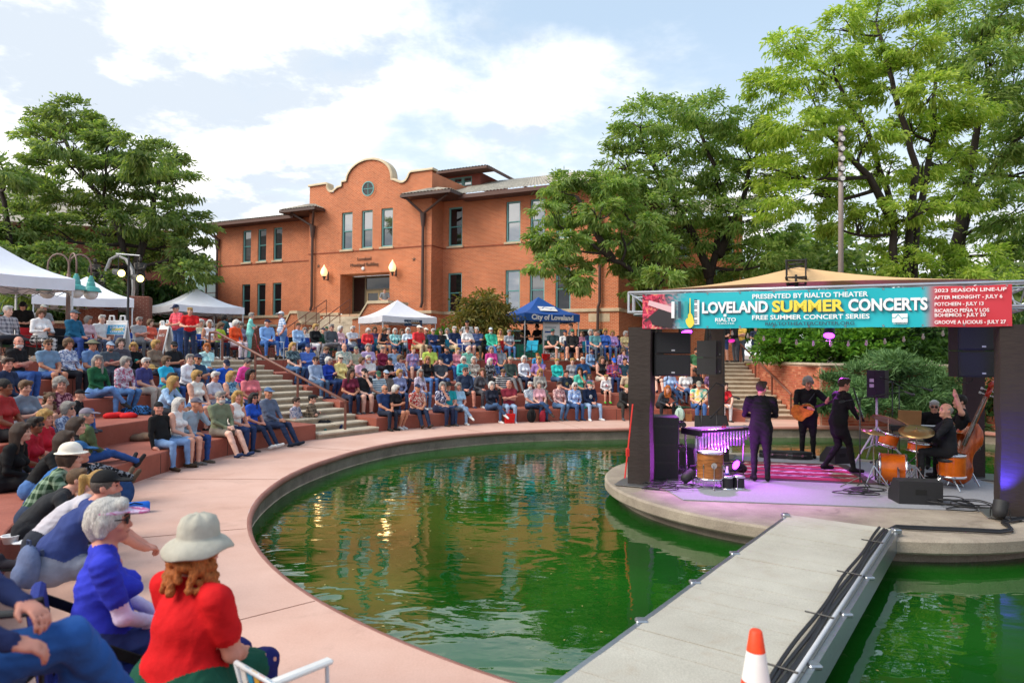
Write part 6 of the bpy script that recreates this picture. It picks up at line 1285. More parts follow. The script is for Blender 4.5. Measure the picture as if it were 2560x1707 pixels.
def body(build='m', stand=False, lean=4, twist=0, hyaw=0, hpitch=0, hroll=0, legs='down', arms='lap', fine=False, loose=1., seat_drop=.40, over=None, side=1):
    """tags: 0 skin 1 torso 2 short sleeve 3 lower arm 4 thigh 5 knee+shin 6 shoe"""
    B = BUILD[build]; S = Sdf(); ov = over or {}; hz = .93 if stand else .105; a = R(lean); hip = np.array([0., 0., hz]); up = np.array([0, math.sin(a), math.cos(a)]); a2 = a*1.35 if lean > 12 else a; up2 = np.array([0, math.sin(a2), math.cos(a2)])
    mid = hip+up*.22; sh = mid+up2*.27; Tz = rotm(R(twist)); fwd = Tz@np.array([0, math.cos(a2), -math.sin(a2)]); rx = Tz@np.array([1., 0, 0])
    tor = rotm(0, -a2); tor1 = rotm(0, -a)
    # torso
    S.rc(hip-[B['hip']*.75, 0, 0], hip+[B['hip']*.75, 0, 0], B['hip']*1.05, B['hip']*1.05, 4, .05)
    S.el(hip+up*.13+fwd*.015, (B['be'][0]*1.04, B['be'][1]*1.08, .15), 1, .05, tor1); S.el(mid+up2*.09, (B['ch'][0], B['ch'][1], .19), 1, .06, Tz@tor)
    for q in (-1, 1):
        S.rc(sh+rx*q*.05+up2*.015, sh+rx*q*(B['sh']-.02)-up2*.012, .062, .058*B['arm']**.5, 1, .05)
        if B['bust']: S.el(mid+up2*.10+rx*q*.065+fwd*(B['ch'][1]*.78), (.068, .055+B['bust'], .068), 1, .04, Tz@tor)
    S.rc(sh+up2*.0, sh+up2*.05, .075, .055, 1, .04)
    if ov.get('jacket'): S.rc(hip+np.array([-.055, 0, .04]), hip+np.array([-.075, .01, -.19]), .118, .104, 1, .04); S.rc(hip+np.array([.055, 0, .04]), hip+np.array([.075, .01, -.19]), .118, .104, 1, .04)
    # neck + head
    hm = rotm(R(twist+hyaw), R(hpitch), R(hroll)); nb = sh+up2*.03; un = nrm(up2*.6+np.array([0, 0, .4])); hc = nb+un*.165+hm@np.array([0, .028, 0])
    if 'head' in ov: hc = np.array(ov['head'], float)
    S.rc(nb, hc+hm@np.array([0, -.02, -.06]), .056, .050, 0, .025); add_head(S, hc, hm, 1.0 if build in 'mh' else .96, fine, 1.05 if build in 'mh' else .93)
    # arms
    ar = B['arm']
    for q in (-1, 1):
        s0 = sh+rx*q*B['sh']-up2*.02; dl = (sh-hip-[0, 0, .49])*np.array([1, .75, .75]); key = 'R' if q > 0 else 'L'
        hd, hu = np.array([0, 1., -.15]), np.array([0, 0, 1.])
        am = arms if isinstance(arms, str) else arms[0 if q < 0 else 1]
        H0 = hip if stand else hip
        if am == 'lap': w = hip+[q*.075, .30, .10]; hd = np.array([-q*.7, .7, -.15]); pole = [q*.8, -.5, -.5]
        elif am == 'crossed': w = sh+rx*(-q*.085)+fwd*.21-up2*.21+np.array([0, 0, .02*q]); hd = np.array([-q*1., .1, .1]); hu = np.array([0, 1., .2]); pole = [q*.9, -.1, -.7]
        elif am == 'knees': w = hip+[q*.10, .50, .07]; hd = np.array([-q*.5, .8, -.4]); pole = [q*.9, .0, -.2]
        elif am == 'chin': w = hc+hm@np.array([q*.035, .075, -.165]); hd = hm@np.array([-q*.25, .25, .9]); hu = np.array([0, 1., 0]); pole = [q*.5, .3, -.9]
        elif am == 'phone': w = sh+fwd*.27+rx*q*.06-up2*.24; hd = np.array([-q*.3, .6, .45]); pole = [q*.8, -.2, -.8]
        elif am == 'side': w = hip+[q*.26, .02, -.06]; hd = np.array([q*.1, .9, -.2]); pole = [q*.6, -.9, .0]
        elif am == 'back': w = hip+[q*.25, -.22, -.07]; hd = np.array([q*.2, -.8, -.2]); pole = [q*.7, -.6, .0]
        elif am == 'down': w = sh+rx*q*(B['sh']+.085)+[0, .04, -.52]; hd = np.array([0, .1, -1.]); hu = np.array([q*1., 0, 0]); pole = [q*.4, -1, 0]
        elif am == 'hips': w = hip+[q*.21, .05, .05]; hd = np.array([-q*.3, .7, -.6]); pole = [q*1, -.3, 0]
        elif am == 'front': w = sh+fwd*.30+rx*(-q*.0+q*.10)-up2*.30; hd = np.array([-q*.5, .7, .1]); pole = [q*.8, -.5, -.6]
        else: w = np.array(am[0], float); hd = np.array(am[1], float); hu = np.array(am[2], float); pole = am[3]
        el, w = ik(s0, w, .285, .255, pole); sl = s0+(el-s0)*.62; lo = loose
        S.rc(s0, sl, .062*ar*lo, .056*ar*lo, 2, .035); S.rc(sl, el, .046*ar, .040*ar, 3, .012); S.rc(el, w, .041*ar, .029*ar, 3, .015); add_hand(S, w, hd, hu, -q, 1. if build in 'mh' else .92, fine, ov.get('curl', .5))
    # legs
    lg = B['leg']
    for q in (-1, 1):
        h0 = hip+[q*.09, 0, -.005 if not stand else -.03]; lm = legs if isinstance(legs, str) else legs[0 if q < 0 else 1]; fl = -seat_drop
        if stand:
            k, an = {'st': ([q*.105, .02, .50], [q*.11, -.03, .085]), 'wide': ([q*.16, .02, .50], [q*.2, -.03, .085]), 'fwd': ([q*.09, .16, .52], [q*.09, .24, .09]), 'rear': ([q*.09, .06, .50], [q*.09, -.2, .12]), 'step': ([q*.09, .28, .62], [q*.09, .18, .26])}[lm]; k = np.array(k); an = np.array(an); ft = nrm([q*.18, 1, -.05])
        else:
            T = {'down': ([q*.115, .43, .115], [q*.115, .41, fl+.085], [q*.12, 1, -.08]), 'wide': ([q*.21, .40, .115], [q*.22, .42, fl+.085], [q*.25, 1, -.08]), 'out': ([q*.12, .43, .09], [q*.12, .66, fl+.10], [q*.15, 1, .35]), 'tuck': ([q*.10, .43, .115], [q*.08, .27, fl+.10], [q*.1, 1, -.3]),
                 'over': ([-q*.0+q*.03, .44, .205], [-q*.20, .55, -.10], [-q*.25, .8, -.45]), 'four': ([q*.33, .33, .15], [-q*.06, .44, .19], [-q*.75, .4, -.25]), 'floor': ([q*.12, .44, .16], [q*.11, .85, -.02], [q*.25, .5, .8]), 'kneeup': ([q*.11, .36, .40], [q*.11, .42, -.02], [q*.1, 1, -.1]), 'indian': ([q*.40, .26, .10], [-q*.08, .34, .03], [-q*.9, .25, -.1])}[lm]; k, an = np.array(T[0]), np.array(T[1]); ft = nrm(T[2])
        if 'knee'+('R' if q > 0 else 'L') in ov: k, an, ft = [np.array(z, float) for z in ov['knee'+('R' if q > 0 else 'L')]]; ft = nrm(ft)
        kk = h0+(k-h0)*.80; S.rc(h0, kk, .092*lg*lo, .072*lg*lo, 4, .04); S.rc(kk, k, .064*lg, .060*lg, 5, .02); S.rc(k, k+(an-k)*.4, .059*lg, .057*lg, 5, .02); S.rc(k+(an-k)*.4, an, .057*lg, .043*lg, 5, .02)
        S.rc(an-ft*.045+np.array([0, 0, -.03]), an+ft*.155+np.array([0, 0, -.035]), .042, .034, 6, .02); S.rc(an, an+np.array([0, 0, -.03]), .042, .042, 6, .02)
    return S, hc, hm
# --- hair, hats, glasses, face (head space meshes, shared)
def vnorm(V, Fq):
    n = np.cross(V[Fq[:, 2]]-V[Fq[:, 0]], V[Fq[:, 3]]-V[Fq[:, 1]]); A = np.zeros_like(V)
    for i in range(4): np.add.at(A, Fq[:, i], n)
    return A/np.maximum(1e-9, np.linalg.norm(A, axis=1))[:, None]
def folds(V, Fq, tg, amp=.006, seed=3):
    # cloth folds: warped ripples across sleeves, torso and trousers
    g = np.random.default_rng(seed); w = np.zeros(len(V)); c = np.zeros(len(V)); tv = (tg > 0) & (tg < 6)
    for i in range(4): np.add.at(w, Fq[:, i], tv.astype(float)); np.add.at(c, Fq[:, i], 1.)
    w = (w/np.maximum(c, 1))**2; d = np.zeros(len(V)); wp = .05*np.sin(V@g.normal(size=(3, 3))*9+g.uniform(0, 6, 3))
    for k in range(5): kv = g.normal(size=3)*np.array([.7, .7, 1.2]); kv *= g.uniform(38, 95)/np.linalg.norm(kv); d += (1-np.abs(np.sin((V+wp)@kv*.5+g.uniform(0, 6))))*(.9 if k < 3 else .5)
    d = d/3.-.55; return V+vnorm(V, Fq)*(d*amp*w)[:, None]
def strands(V, Fq, amp=.0035):
    a = np.arctan2(V[:, 0], -V[:, 1]+.02); d = np.sin(a*37+9*np.sin(V[:, 2]*21))+.7*np.sin(a*71+V[:, 2]*40+3*np.sin(a*5))+.6*np.sin(V[:, 0]*190+V[:, 1]*90); return V+vnorm(V, Fq)*(d*amp*.5)[:, None]
def _sd(S, h, name, smooth=True):
    V, Fq, tg = S.mesh(h)
    if name == 'hair' and h < .01: V = strands(V, Fq)
    return np_mesh(name, V, Fq, [M_BLK], None, smooth)
def _sd0(S, h, name, smooth=True): V, Fq, tg = S.mesh(h); return np_mesh(name, V, Fq, [M_BLK], None, smooth)
def hair_mesh(kind, h):
    under = kind.endswith('|h'); kind = kind.split('|')[0]
    S = Sdf(); g = random.Random(hash(kind) % 7 if False else len(kind))
    def face(z=.0, w=.062): S.sub((0, .105, -.035+z), (w, .075, .095)); S.sub((0, .06, -.11), (.07, .085, .06))
    if kind == 'short': S.el((0, -.018, .028), (.084, .100, .102), 0); S.rc((-.05, .05, .088), (.05, .05, .088), .035, .035, 0, .03); face(); S.sub((0, .02, -.13), (.12, .14, .085))
    elif kind == 'fringe': S.el((0, -.026, .008), (.083, .095, .075), 0); S.sub((0, .02, .085), (.075, .09, .062)); S.sub((0, .09, .0), (.12, .09, .2)); S.sub((0, .02, -.12), (.12, .14, .07))
    elif kind == 'bob':
        S.el((0, -.022, .03), (.096, .110, .112), 0); S.rc((-.078, -.015, -.0), (-.075, -.01, -.075), .038, .026, 0, .04); S.rc((.078, -.015, -.0), (.075, -.01, -.075), .038, .026, 0, .04); S.rc((0, -.085, 0), (0, -.075, -.09), .055, .045, 0, .05); S.rc((-.05, .06, .085), (.04, .065, .09), .034, .03, 0, .03); face()
    elif kind in ('long', 'longer'):
        d = -.24 if kind == 'long' else -.34; S.el((0, -.022, .03), (.092, .108, .110), 0)
        for q in (-1, 1): S.rc((q*.075, -.02, -.0), (q*.085, -.03, d*.75), .038, .030, 0, .04); S.rc((q*.05, -.07, .0), (q*.06, -.09, d), .05, .035, 0, .05)
        S.rc((0, -.085, 0), (0, -.105, d), .055, .05, 0, .05); S.rc((-.05, .055, .088), (.045, .06, .09), .032, .028, 0, .03); face()
    elif kind == 'tail': S.el((0, -.02, .03), (.083, .102, .102), 0); S.rc((0, -.1, .05), (0, -.15, .06), .028, .03, 0, .02); S.rc((0, -.15, .06), (0, -.17, -.14), .036, .018, 0, .02); face(); S.sub((0, .03, -.13), (.12, .12, .085))
    elif kind == 'curly':
        for i in range(46):
            a = g.uniform(0, 6.28); e = g.uniform(-.5, 1.45); d = (math.cos(a)*math.cos(e), math.sin(a)*math.cos(e), math.sin(e))
            if d[1] > .45 and d[2] < .55: continue
            r = g.uniform(.028, .042); S.el((d[0]*.088, -.02+d[1]*.098, .02+d[2]*.105), (r, r, r), 0, .012)
        S.el((0, -.02, .03), (.086, .102, .105), 0); face()
    elif kind == 'curlylong':
        for i in range(70):
            a = g.uniform(0, 6.28); zz = g.uniform(-.24, .11); w = .1+.03*max(0, -zz*5); y = -.03+math.sin(a)*w*.9
            if math.sin(a) > .35: continue
            r = g.uniform(.026, .04); S.el((math.cos(a)*w*.9, y, zz), (r, r, r), 0, .012)
        S.el((0, -.02, .03), (.09, .105, .108), 0); face()
    elif kind == 'crop':
        S.el((0, -.02, .032), (.088, .106, .106), 0); S.rc((-.045, .055, .092), (.04, .06, .094), .032, .03, 0, .03); S.rc((0, -.08, -.02), (0, -.065, -.07), .05, .042, 0, .04)
        for q in (-1, 1): S.rc((q*.07, -.03, -.005), (q*.068, -.035, -.06), .03, .024, 0, .03)
        face(); S.sub((0, .06, -.11), (.075, .09, .07))
    elif kind == 'curlylow':
        for i in range(190):
            a = g.uniform(0, 6.28); zz = g.uniform(-.19, .01); w = .112+.035*max(0, -zz*5)
            if math.sin(a) > .35: continue
            r = g.uniform(.014, .026); S.el((math.cos(a)*w*.95, -.03+math.sin(a)*w*.95, zz), (r, r, r), 0, .008)
        S.el((0, -.03, -.03), (.092, .095, .1), 0); face()
    elif kind == 'beard': S.el((0, .035, -.075), (.064, .07, .058), 0); S.sub((0, .06, -.022), (.07, .08, .030)); S.sub((0, -.05, -.06), (.12, .06, .12))
    if under: S.cut((0, 0, 1), .048)
    return _sd(S, h, 'hair')
def hat_mesh(kind, h):
    S = Sdf()
    if kind == 'cap': S.el((0, -.012, .035), (.089, .109, .105), 0); S.cut((0, 0, -1), -.045); S.el((0, .125, .05), (.072, .075, .012), 0, .02, rotm(0, R(-8)))
    elif kind == 'bill': S.el((0, .125, .052), (.075, .078, .012), 0, .02, rotm(0, R(-8))); S.el((0, -.012, .055), (.087, .107, .03), 0, .01); S.sub((0, -.012, .09), (.07, .09, .04))
    elif kind == 'boonie': S.el((0, -.01, .06), (.096, .114, .085), 0, .02); S.el((0, 0, .052), (.165, .18, .022), 0, .03)
    elif kind == 'bucket':
        b = MB(); n = 44; pr = [(0, .172), (.045, .168), (.085, .148), (.100, .11), (.104, .065), (.106, .052), (.112, .050), (.15, .036), (.185, .014), (.212, -.012), (.210, -.018), (.18, .004), (.14, .026), (.10, .04)]; rows = []
        for r, z in pr: r = .92*(r if r < .112 else .112+(r-.112)*.62); rows.append([(r*math.cos(t), -.01+r*1.13*math.sin(t), z+.012+max(0, r-.105)*(.22*math.sin(2*t+.6)+.12*math.sin(5*t))+(.004*math.sin(7*t) if .04 < r < .1 else 0)) for t in np.linspace(0, 2*math.pi, n)])
        b.grid(rows); me = bpy.data.meshes.new('hat'); me.from_pydata(b.v, [], b.f); me.materials.append(M_BLK); me.polygons.foreach_set('use_smooth', [True]*len(me.polygons)); return me
    elif kind == 'fedora': S.el((0, -.01, .075), (.094, .114, .10), 0, .02); S.sub((0, -.01, .20), (.03, .11, .05)); S.el((0, 0, .05), (.14, .165, .014), 0, .02)
    elif kind == 'straw': S.el((0, -.01, .075), (.094, .114, .09), 0, .02); S.el((0, 0, .05), (.20, .23, .018), 0, .02)
    elif kind == 'beanie': S.el((0, -.015, .045), (.092, .110, .105), 0); S.cut((0, 0, -1), -.02); S.el((0, -.012, .035), (.092, .110, .028), 0, .01)
    elif kind == 'flat': S.el((0, .01, .07), (.095, .125, .055), 0); S.el((0, .11, .05), (.07, .06, .016), 0, .03); S.cut((0, 0, -1), -.035)
    elif kind == 'bandana': S.el((0, -.014, .032), (.084, .104, .101), 0); S.cut((0, -.12, -1), -.035)
    return _sd(S, h, 'hat')
def glasses_mesh():
    b = MB()
    for q in (-1, 1): b.bbox(q*.034-.026, q*.034+.026, .084, .094, -.012, .026, .004); b.box(q*.072-.003, q*.072+.003, -.01, .085, .014, .02)
    b.box(-.01, .01, .088, .095, .012, .018); me = bpy.data.meshes.new('glasses'); me.from_pydata(b.v, [], b.f); me.materials.append(M_BLK); return me
M_EYE = mat('eye_dark', (.03, .02, .018), .3, 0); M_LIP_ = mat('lip', (.38, .13, .10), .5, 0)
def face_mesh():
    b = MB()
    for q in (-1, 1):
        b.lathe([(0, -.006), (.010, -.004), (.0135, 0), (.010, .004), (0, .006)], 8, 0, Matrix.Translation((q*.032, .082, .008)) @ Matrix.Rotation(R(90), 4, 'X') @ Matrix.Diagonal((1, .6, 1, 1)))
        b.tube([(q*.014, .089, .034), (q*.034, .087, .040), (q*.052, .074, .034)], .0045, 5, 0)
    b.tube([(-.026, .083, -.060), (0, .0925, -.058), (.026, .083, -.060)], .0055, 5, 1); me = bpy.data.meshes.new('face'); me.from_pydata(b.v, [], b.f); me.materials.append(M_EYE); me.materials.append(M_LIP_); me.polygons.foreach_set('material_index', b.m); return me
_hm = {}
def hmesh(f, k, h):
    if (f.__name__, k, h) not in _hm: _hm[f.__name__, k, h] = f(k, h)
    return _hm[f.__name__, k, h]
ME_GL, ME_FACE = glasses_mesh(), face_mesh()
# --- cloth and skin materials
def cloth(spec):
    """'#hex' plain; '#a/#b/kind' pattern: plaid, flor, strp, dots, logo"""
    if spec in _mats: return _mats[spec]
    f = spec.split('/'); c = f[0]
    if len(f) == 1: return mat(spec, tuple(min(.85, x*1.08+.006) for x in lin(c)), .85, .16, 7, .45, bscale=16, spec=.2)
    m = bpy.data.materials.new('cloth'); m.use_nodes = True; t = m.node_tree; p = t.nodes['Principled BSDF']; p.inputs['Roughness'].default_value = .85; p.inputs['Specular IOR Level'].default_value = .2
    tc = N(t, 'ShaderNodeTexCoord').outputs['Object']; k = f[2]; c1, c2 = (*lin(f[0]), 1), (*lin(f[1]), 1)
    if k == 'plaid':
        sp = N(t, 'ShaderNodeSeparateXYZ', ins={0: tc}); a = mth(t, 'LESS_THAN', mth(t, 'FRACT', mth(t, 'MULTIPLY', mth(t, 'ADD', sp.outputs[0], sp.outputs[1]), 11.)), .38); b = mth(t, 'LESS_THAN', mth(t, 'FRACT', mth(t, 'MULTIPLY', sp.outputs[2], 11.)), .38); fac = mth(t, 'MULTIPLY', mth(t, 'ADD', a, b), .5)
    elif k == 'strp': sp = N(t, 'ShaderNodeSeparateXYZ', ins={0: tc}); fac = mth(t, 'LESS_THAN', mth(t, 'FRACT', mth(t, 'MULTIPLY', sp.outputs[2], 14.)), .4)
    elif k == 'dots': v = N(t, 'ShaderNodeTexVoronoi', ins={'Vector': tc, 'Scale': 16.}); fac = mth(t, 'LESS_THAN', v.outputs['Distance'], .22)
    elif k == 'tie':
        v = N(t, 'ShaderNodeTexNoise', ins={'Vector': tc, 'Scale': 5., 'Detail': 2.}); rp = N(t, 'ShaderNodeValToRGB', ins={0: v.outputs['Fac']}); el = rp.color_ramp.elements; el[0].position = .3; el[0].color = (*lin('#d957a8'), 1); el[1].position = .7; el[1].color = (*lin('#4a90d8'), 1)
        for q, cc in ((.42, '#e8c84a'), (.5, '#e8e0d0'), (.6, '#62c8a0')): el.new(q).color = (*lin(cc), 1)
        t.links.new(rp.outputs[0], p.inputs['Base Color']); _mats[spec] = m; return m
    elif k == 'logo':
        sp = N(t, 'ShaderNodeSeparateXYZ', ins={0: tc}); x2 = mth(t, 'ABSOLUTE', sp.outputs[0]); z2 = mth(t, 'ABSOLUTE', mth(t, 'SUBTRACT', sp.outputs[2], .40)); n = N(t, 'ShaderNodeTexNoise', ins={'Vector': tc, 'Scale': 40.}); r = mth(t, 'ADD', mth(t, 'MULTIPLY', x2, x2), mth(t, 'MULTIPLY', z2, z2)); fac = mth(t, 'MULTIPLY', mth(t, 'LESS_THAN', r, .0042), mth(t, 'MULTIPLY', mth(t, 'GREATER_THAN', sp.outputs[1], .04), mth(t, 'GREATER_THAN', n.outputs['Fac'], .46)))
    else: v = N(t, 'ShaderNodeTexNoise', ins={'Vector': tc, 'Scale': 22., 'Detail': 1., 'Distortion': 1.}); fac = N(t, 'ShaderNodeMapRange', ins={0: v.outputs['Fac'], 1: .5, 2: .56}).outputs[0]
    mx = N(t, 'ShaderNodeMix', data_type='RGBA', ins={0: fac, 6: c1, 7: c2}); t.links.new(mx.outputs[2], p.inputs['Base Color'])
    nb = N(t, 'ShaderNodeTexNoise', ins={'Vector': tc, 'Scale': 16., 'Detail': 4.}); bp = N(t, 'ShaderNodeBump', ins={'Strength': .45, 'Distance': .02, 'Height': nb.outputs['Fac']}); t.links.new(bp.outputs[0], p.inputs['Normal']); _mats[spec] = m; return m
SKIN = {c: mat('skin_'+c, h, .55, .08, 9, .1, spec=.35) for c, h in (('l', '#d39c86'), ('t', '#c08468'), ('r', '#cc8b77'), ('d', '#85543e'), ('p', '#dfb09c'))}
for _s in SKIN.values():
    _p = _s.node_tree.nodes['Principled BSDF']
HAIRC = {'w': '#d4d0ca', 'g': '#97928c', 'b': '#3d2a1e', 'k': '#17120f', 'y': '#b8904f', 'o': '#b8662a', 's': '#6b5138', 'n': '#58504a'}
_body = {}
def body_mesh(key, h):
    k = (key, h)
    if k not in _body:
        d = dict(key); S, hc, hm = body(**d); V, Fq, tg = S.mesh(h); V = folds(V, Fq, tg, .009 if h > .012 else .011, len(_body)); me = np_mesh('body', V, Fq, [SKIN['l']]*7, tg, True); _body[k] = (me, hc, hm)
    return _body[k]
def person(label, loc, yaw, top='#888888', bot='#33415c', shoe='#2a2622', skin='l', hair=None, hc='b', hat=None, hatc='#222222', gl=None, beard=None, sleeve='short', leg='long', h=.017, scale=1., group=None, pose=None, name='person', hide_face=False, fore=None, shin=None, hidef=None):
    key = tuple(sorted((pose or {}).items(), key=lambda q: q[0])) if not any(isinstance(v, (dict, list)) for v in (pose or {}).values()) else None
    if key is not None: me, c, hm = body_mesh(key, h)
    else: S, c, hm = body(**pose); V, Fq, tg = S.mesh(h); V = folds(V, Fq, tg, .011, len(label)); me = np_mesh('body', V, Fq, [SKIN['l']]*7, tg, True)
    root = thing(name, label, 'person', loc, yaw, group); root.scale = (scale,)*3
    o = obj('body', me, root); sk = SKIN[skin]; tm = cloth(top); bm = cloth(bot)
    ms = [sk, tm, sk if sleeve == 'none' else tm, tm if sleeve == 'long' else sk, bm, bm if leg == 'long' else sk, cloth(shoe)]
    if fore: ms[3] = cloth(fore)
    if shin: ms[5] = cloth(shin)
    for sl, m in zip(o.material_slots, ms): sl.link = 'OBJECT'; sl.material = m
    HM = Matrix.Identity(4)
    for i in range(3):
        for j in range(3): HM[i][j] = hm[i][j]
        HM[i][3] = c[i]
    hh = min(h, .011)
    def acc(nm, mesh, m):
        q = obj(nm, mesh, root); q.matrix_local = HM
        for sl in q.material_slots: sl.link = 'OBJECT'; sl.material = m
    hm_ = mat('hair_'+hc, HAIRC[hc], .6, .45, 30, .9, stretch=(6, 6, 1), bscale=40)
    if hair: acc('hair', hmesh(hair_mesh, hair+('|h' if hat and hat != 'bill' else ''), hh), hm_)
    if beard: acc('beard', hmesh(hair_mesh, 'beard', hh), mat('hair_'+beard, HAIRC[beard], .6, .3, 30, .5, stretch=(6, 6, 1), bscale=40))
    if hat: acc('hat', hmesh(hat_mesh, hat, hh), cloth(hatc))
    if gl: acc('glasses', ME_GL, M_BLKF)
    if not hide_face: q = obj('face', ME_FACE, root); q.matrix_local = HM; q['kind'] = 'stuff'
    return root
# ================================================================== the audience
# px | build | top | bottom | hair+colour | hat+colour | flags | clothing   (flags: S/L/N sleeve, k shorts, g glasses, skin=ltrdp, pose letter after '-', w/y beard)
def ray_circle(px, r, py=880):
    d = ray(px, py)[:2]; d = d/np.linalg.norm(d); b = d@np.array([CX, CY]); c = CX*CX+CY*CY-r*r; return d*(b+math.sqrt(max(0, b*b-c)))
POSES = {'a': dict(legs='down', arms='lap'), 'b': dict(legs='tuck', arms='lap', hpitch=-6), 'c': dict(legs='down', arms='crossed'), 'C': dict(legs='out', arms='crossed', lean=-2), 'k': dict(legs='wide', arms='knees', lean=28), 'K': dict(legs='down', arms='knees', lean=20), 'h': dict(legs='down', arms=('chin', 'lap'), lean=10), 'p': dict(legs='down', arms='phone', hpitch=-24, lean=8), 'P': dict(legs='tuck', arms='phone', hpitch=-8, lean=4),
         'x': dict(legs=('down', 'over'), arms='lap'), 'X': dict(legs=('over', 'down'), arms='crossed'), 'f': dict(legs=('down', 'four'), arms='lap', lean=0), 'o': dict(legs='out', arms='lap', lean=0), 's': dict(legs='wide', arms='side', lean=-4), 'w': dict(legs='wide', arms='lap', lean=6), 'd': dict(legs='down', arms='lap', hpitch=-26, lean=12),
         'F': dict(legs='floor', arms='lap', lean=6), 'B': dict(legs='floor', arms='back', lean=-18), 'i': dict(legs='indian', arms='lap', lean=8), 'u': dict(legs='kneeup', arms='lap', lean=12)}
_n = [0]; CUR = ['']
def crowd(where, group, rows, place, h=.017, yaw0=0.):
    for ln in rows.strip().split('\n'):
        f = [q.strip() for q in ln.split('|')]; px = float(f[0].split(',')[0]); extra = f[0].split(',')[1:]
        fl = f[6].split('-'); A_ = fl[0]; ps = fl[1] if len(fl) > 1 else 'a'; P = dict(POSES[ps[0]]); _n[0] += 1; g = random.Random(_n[0]*7+3)
        P['build'] = f[1][0]; P['hyaw'] = P.get('hyaw', 0)+g.choice((-34, -20, -8, 0, 12)); P['lean'] = P.get('lean', 4)+g.choice((-4, 0, 6)); child = 'j' in f[1]
        CUR[0] = f[7]; loc, yaw = place(px, extra); hr = f[4].split(); ht = f[5].split(); sk = next((c for c in A_ if c in 'ltrdp'), g.choice('lltrp'))
        lab = 'person in '+f[7]+' '+where
        if len(lab.split()) > 16: print('LONG', lab)
        person(lab, loc, yaw+R(g.uniform(-17, 17))+R(yaw0), f[2], f[3], g.choice(('#20201f', '#3a2e28', '#d0d0d0', '#4a4a50', '#26304a')) if len(f) < 9 else f[8], sk, hr[0] if hr else None, hr[1] if len(hr) > 1 else 'b', ht[0] if ht else None, ht[1] if len(ht) > 1 else '#222222', 'g' in A_, next((c for c in ('w', 'n', 'y') if c in A_), None),
               'long' if 'L' in A_ else 'none' if 'N' in A_ else 'short', 'short' if 'k' in A_ else 'long', h, .8 if child else g.uniform(.97, 1.10), group, P)
def row_place(k, dr=.27):
    def f(px, ex):
        q = ray_circle(px, RT[k]+dr); d = np.array([SX, SY])-q; return (q[0], q[1], (k+1)*RISE), math.atan2(d[1], d[0])-math.pi/2
    return f
crowd('on the far front bench', 'audience on the far front bench', '''
961|m|#1f3560|#1b2436|fringe g||Sgt-a|navy polo and dark jeans
986|f|#17171a|#2a3550|bob w||Skg-P|black tee and shorts holding a white bottle
1042|h|#a83030/#d8c8b8/flor|#1d2a44||cap #1c2440|St-o|red floral shirt and navy cap
1101|g|#26305a/#d8d8e8/flor|#252c48|bob g||S-h|navy and white print top, hand at chin
1121|m|#1f9aa0|#243a5c||straw #1c1a1a|S-f|teal tee and black brimmed hat
1145|f|#9cc0d8|#8aa6c4|long g||S-x|pale blue tee and light jeans
1229|f|#1c2030|#3a5478|bob w||L-x|dark navy cardigan over white
1273|m|#7d2434|#8aa2c0|fringe s||S-c|maroon tee with arms crossed
1326|m|#c9cdd2/#8fa0b0/flor|#2d4468|short w||Sw-f|pale print shirt with one ankle on the knee
1347|f|#d9a3ac|#2e4a70|bob g||S-x|pink top with crossed legs
1396|f|#d8b8b4/#a86a70/flor|#4d6c92|short b||L-b|pinkish print blouse and jeans
1433|g|#7f9fd4/#d0dcf0/flor|#35507c|bob w||Lg-a|blue print top holding a bag
1473|m|#16243f/#d8d8d8/logo|#8ba4c4||cap #2c5a52|Lw-w|navy lettered sweatshirt and green cap|#d8d8d8
1556|m|#2a2a2a|#33322f||beanie #5c6a36|L-k|black hoodie and green beanie
1655|f|#3a4048|#1c1d22|long o||L-k|charcoal sweatshirt, elbows on knees
1746|h|#e8c84a/#62c8a0/tie|#3c5f96||cap #8a8478|S-d|tie-dye tee and grey cap looking down
1806|f|#c01f2c|#c8c8cc|long b||S-K|bright red top by the right stairs''', row_place(0))
crowd('in the second far row', 'audience in the second far row', '''
874|f|#6a2138|#1f2a44|longer b||S-a|maroon tee and dark jeans
907|h|#1e1f24|#33425c||cap #202024|Skgn-h|black tee and cap, hand over the mouth
944|m|#c8d4d8/#5a86a0/strp|#5a564e||cap #2f5240|S-d|pale striped shirt and green cap
964|m|#6e6560|#3c4658||cap #8fa0b4|Sg-a|taupe polo and grey cap
997|f|#7d84a8|#35486c|bob y||L-a|lavender-grey sweatshirt
1045|f|#b8a8c0/#e0d8e0/flor|#5a78a0|longer g||L-a|pale lilac print top
1161|m|#26344c|#50545c|short n||Lkg-w|dark jacket and grey shorts
1198|f|#57575c|#4a4a50|long s||L-h|grey cardigan and trousers
1257|m|#17181c/#d8d8d8/strp|#1c1e24|short s||S-d|black and white sports shirt
1349|f|#9a968f|#6e6a64|long y||Lg-x|grey sweater and sunglasses
1412|m|#2f3d4c/#b8a860/logo|#28344c|short b||S-a|slate printed tee
1447|f|#58c0a8|#1c1d22|long k||S-h|aqua tee, chin on hand
1473|fj|#9088b8|#2a2a30|curlylong s||N-b|sleeveless lavender top with curls
1514|fj|#d8d4d6/#b04050/logo|#1a1a1c|short y||Lk-a|white hoodie and bright green shoes|#4ab83c
1573|m|#b8a58c|#5a5248||cap #30343c|S-d|tan shirt and dark cap
1674|f|#98aed0|#2c456c|long s||L-x|pale blue jumper under the hanging speaker
1701|fj|#4a8ac8/#e07040/flor|#50607a|short y||S-a|small blue patterned tee
1713|f|#d4d2d0|#3c5a8c|long y||S-x|white tee and jeans behind the left column
1741|f|#18181b|#33507c|longer k||Sd-P|black tee holding up a phone
1779|f|#5a3f66/#8a6a90/flor|#3a3a48|bob b||S-a|purple print top beside the rear column''', row_place(1))
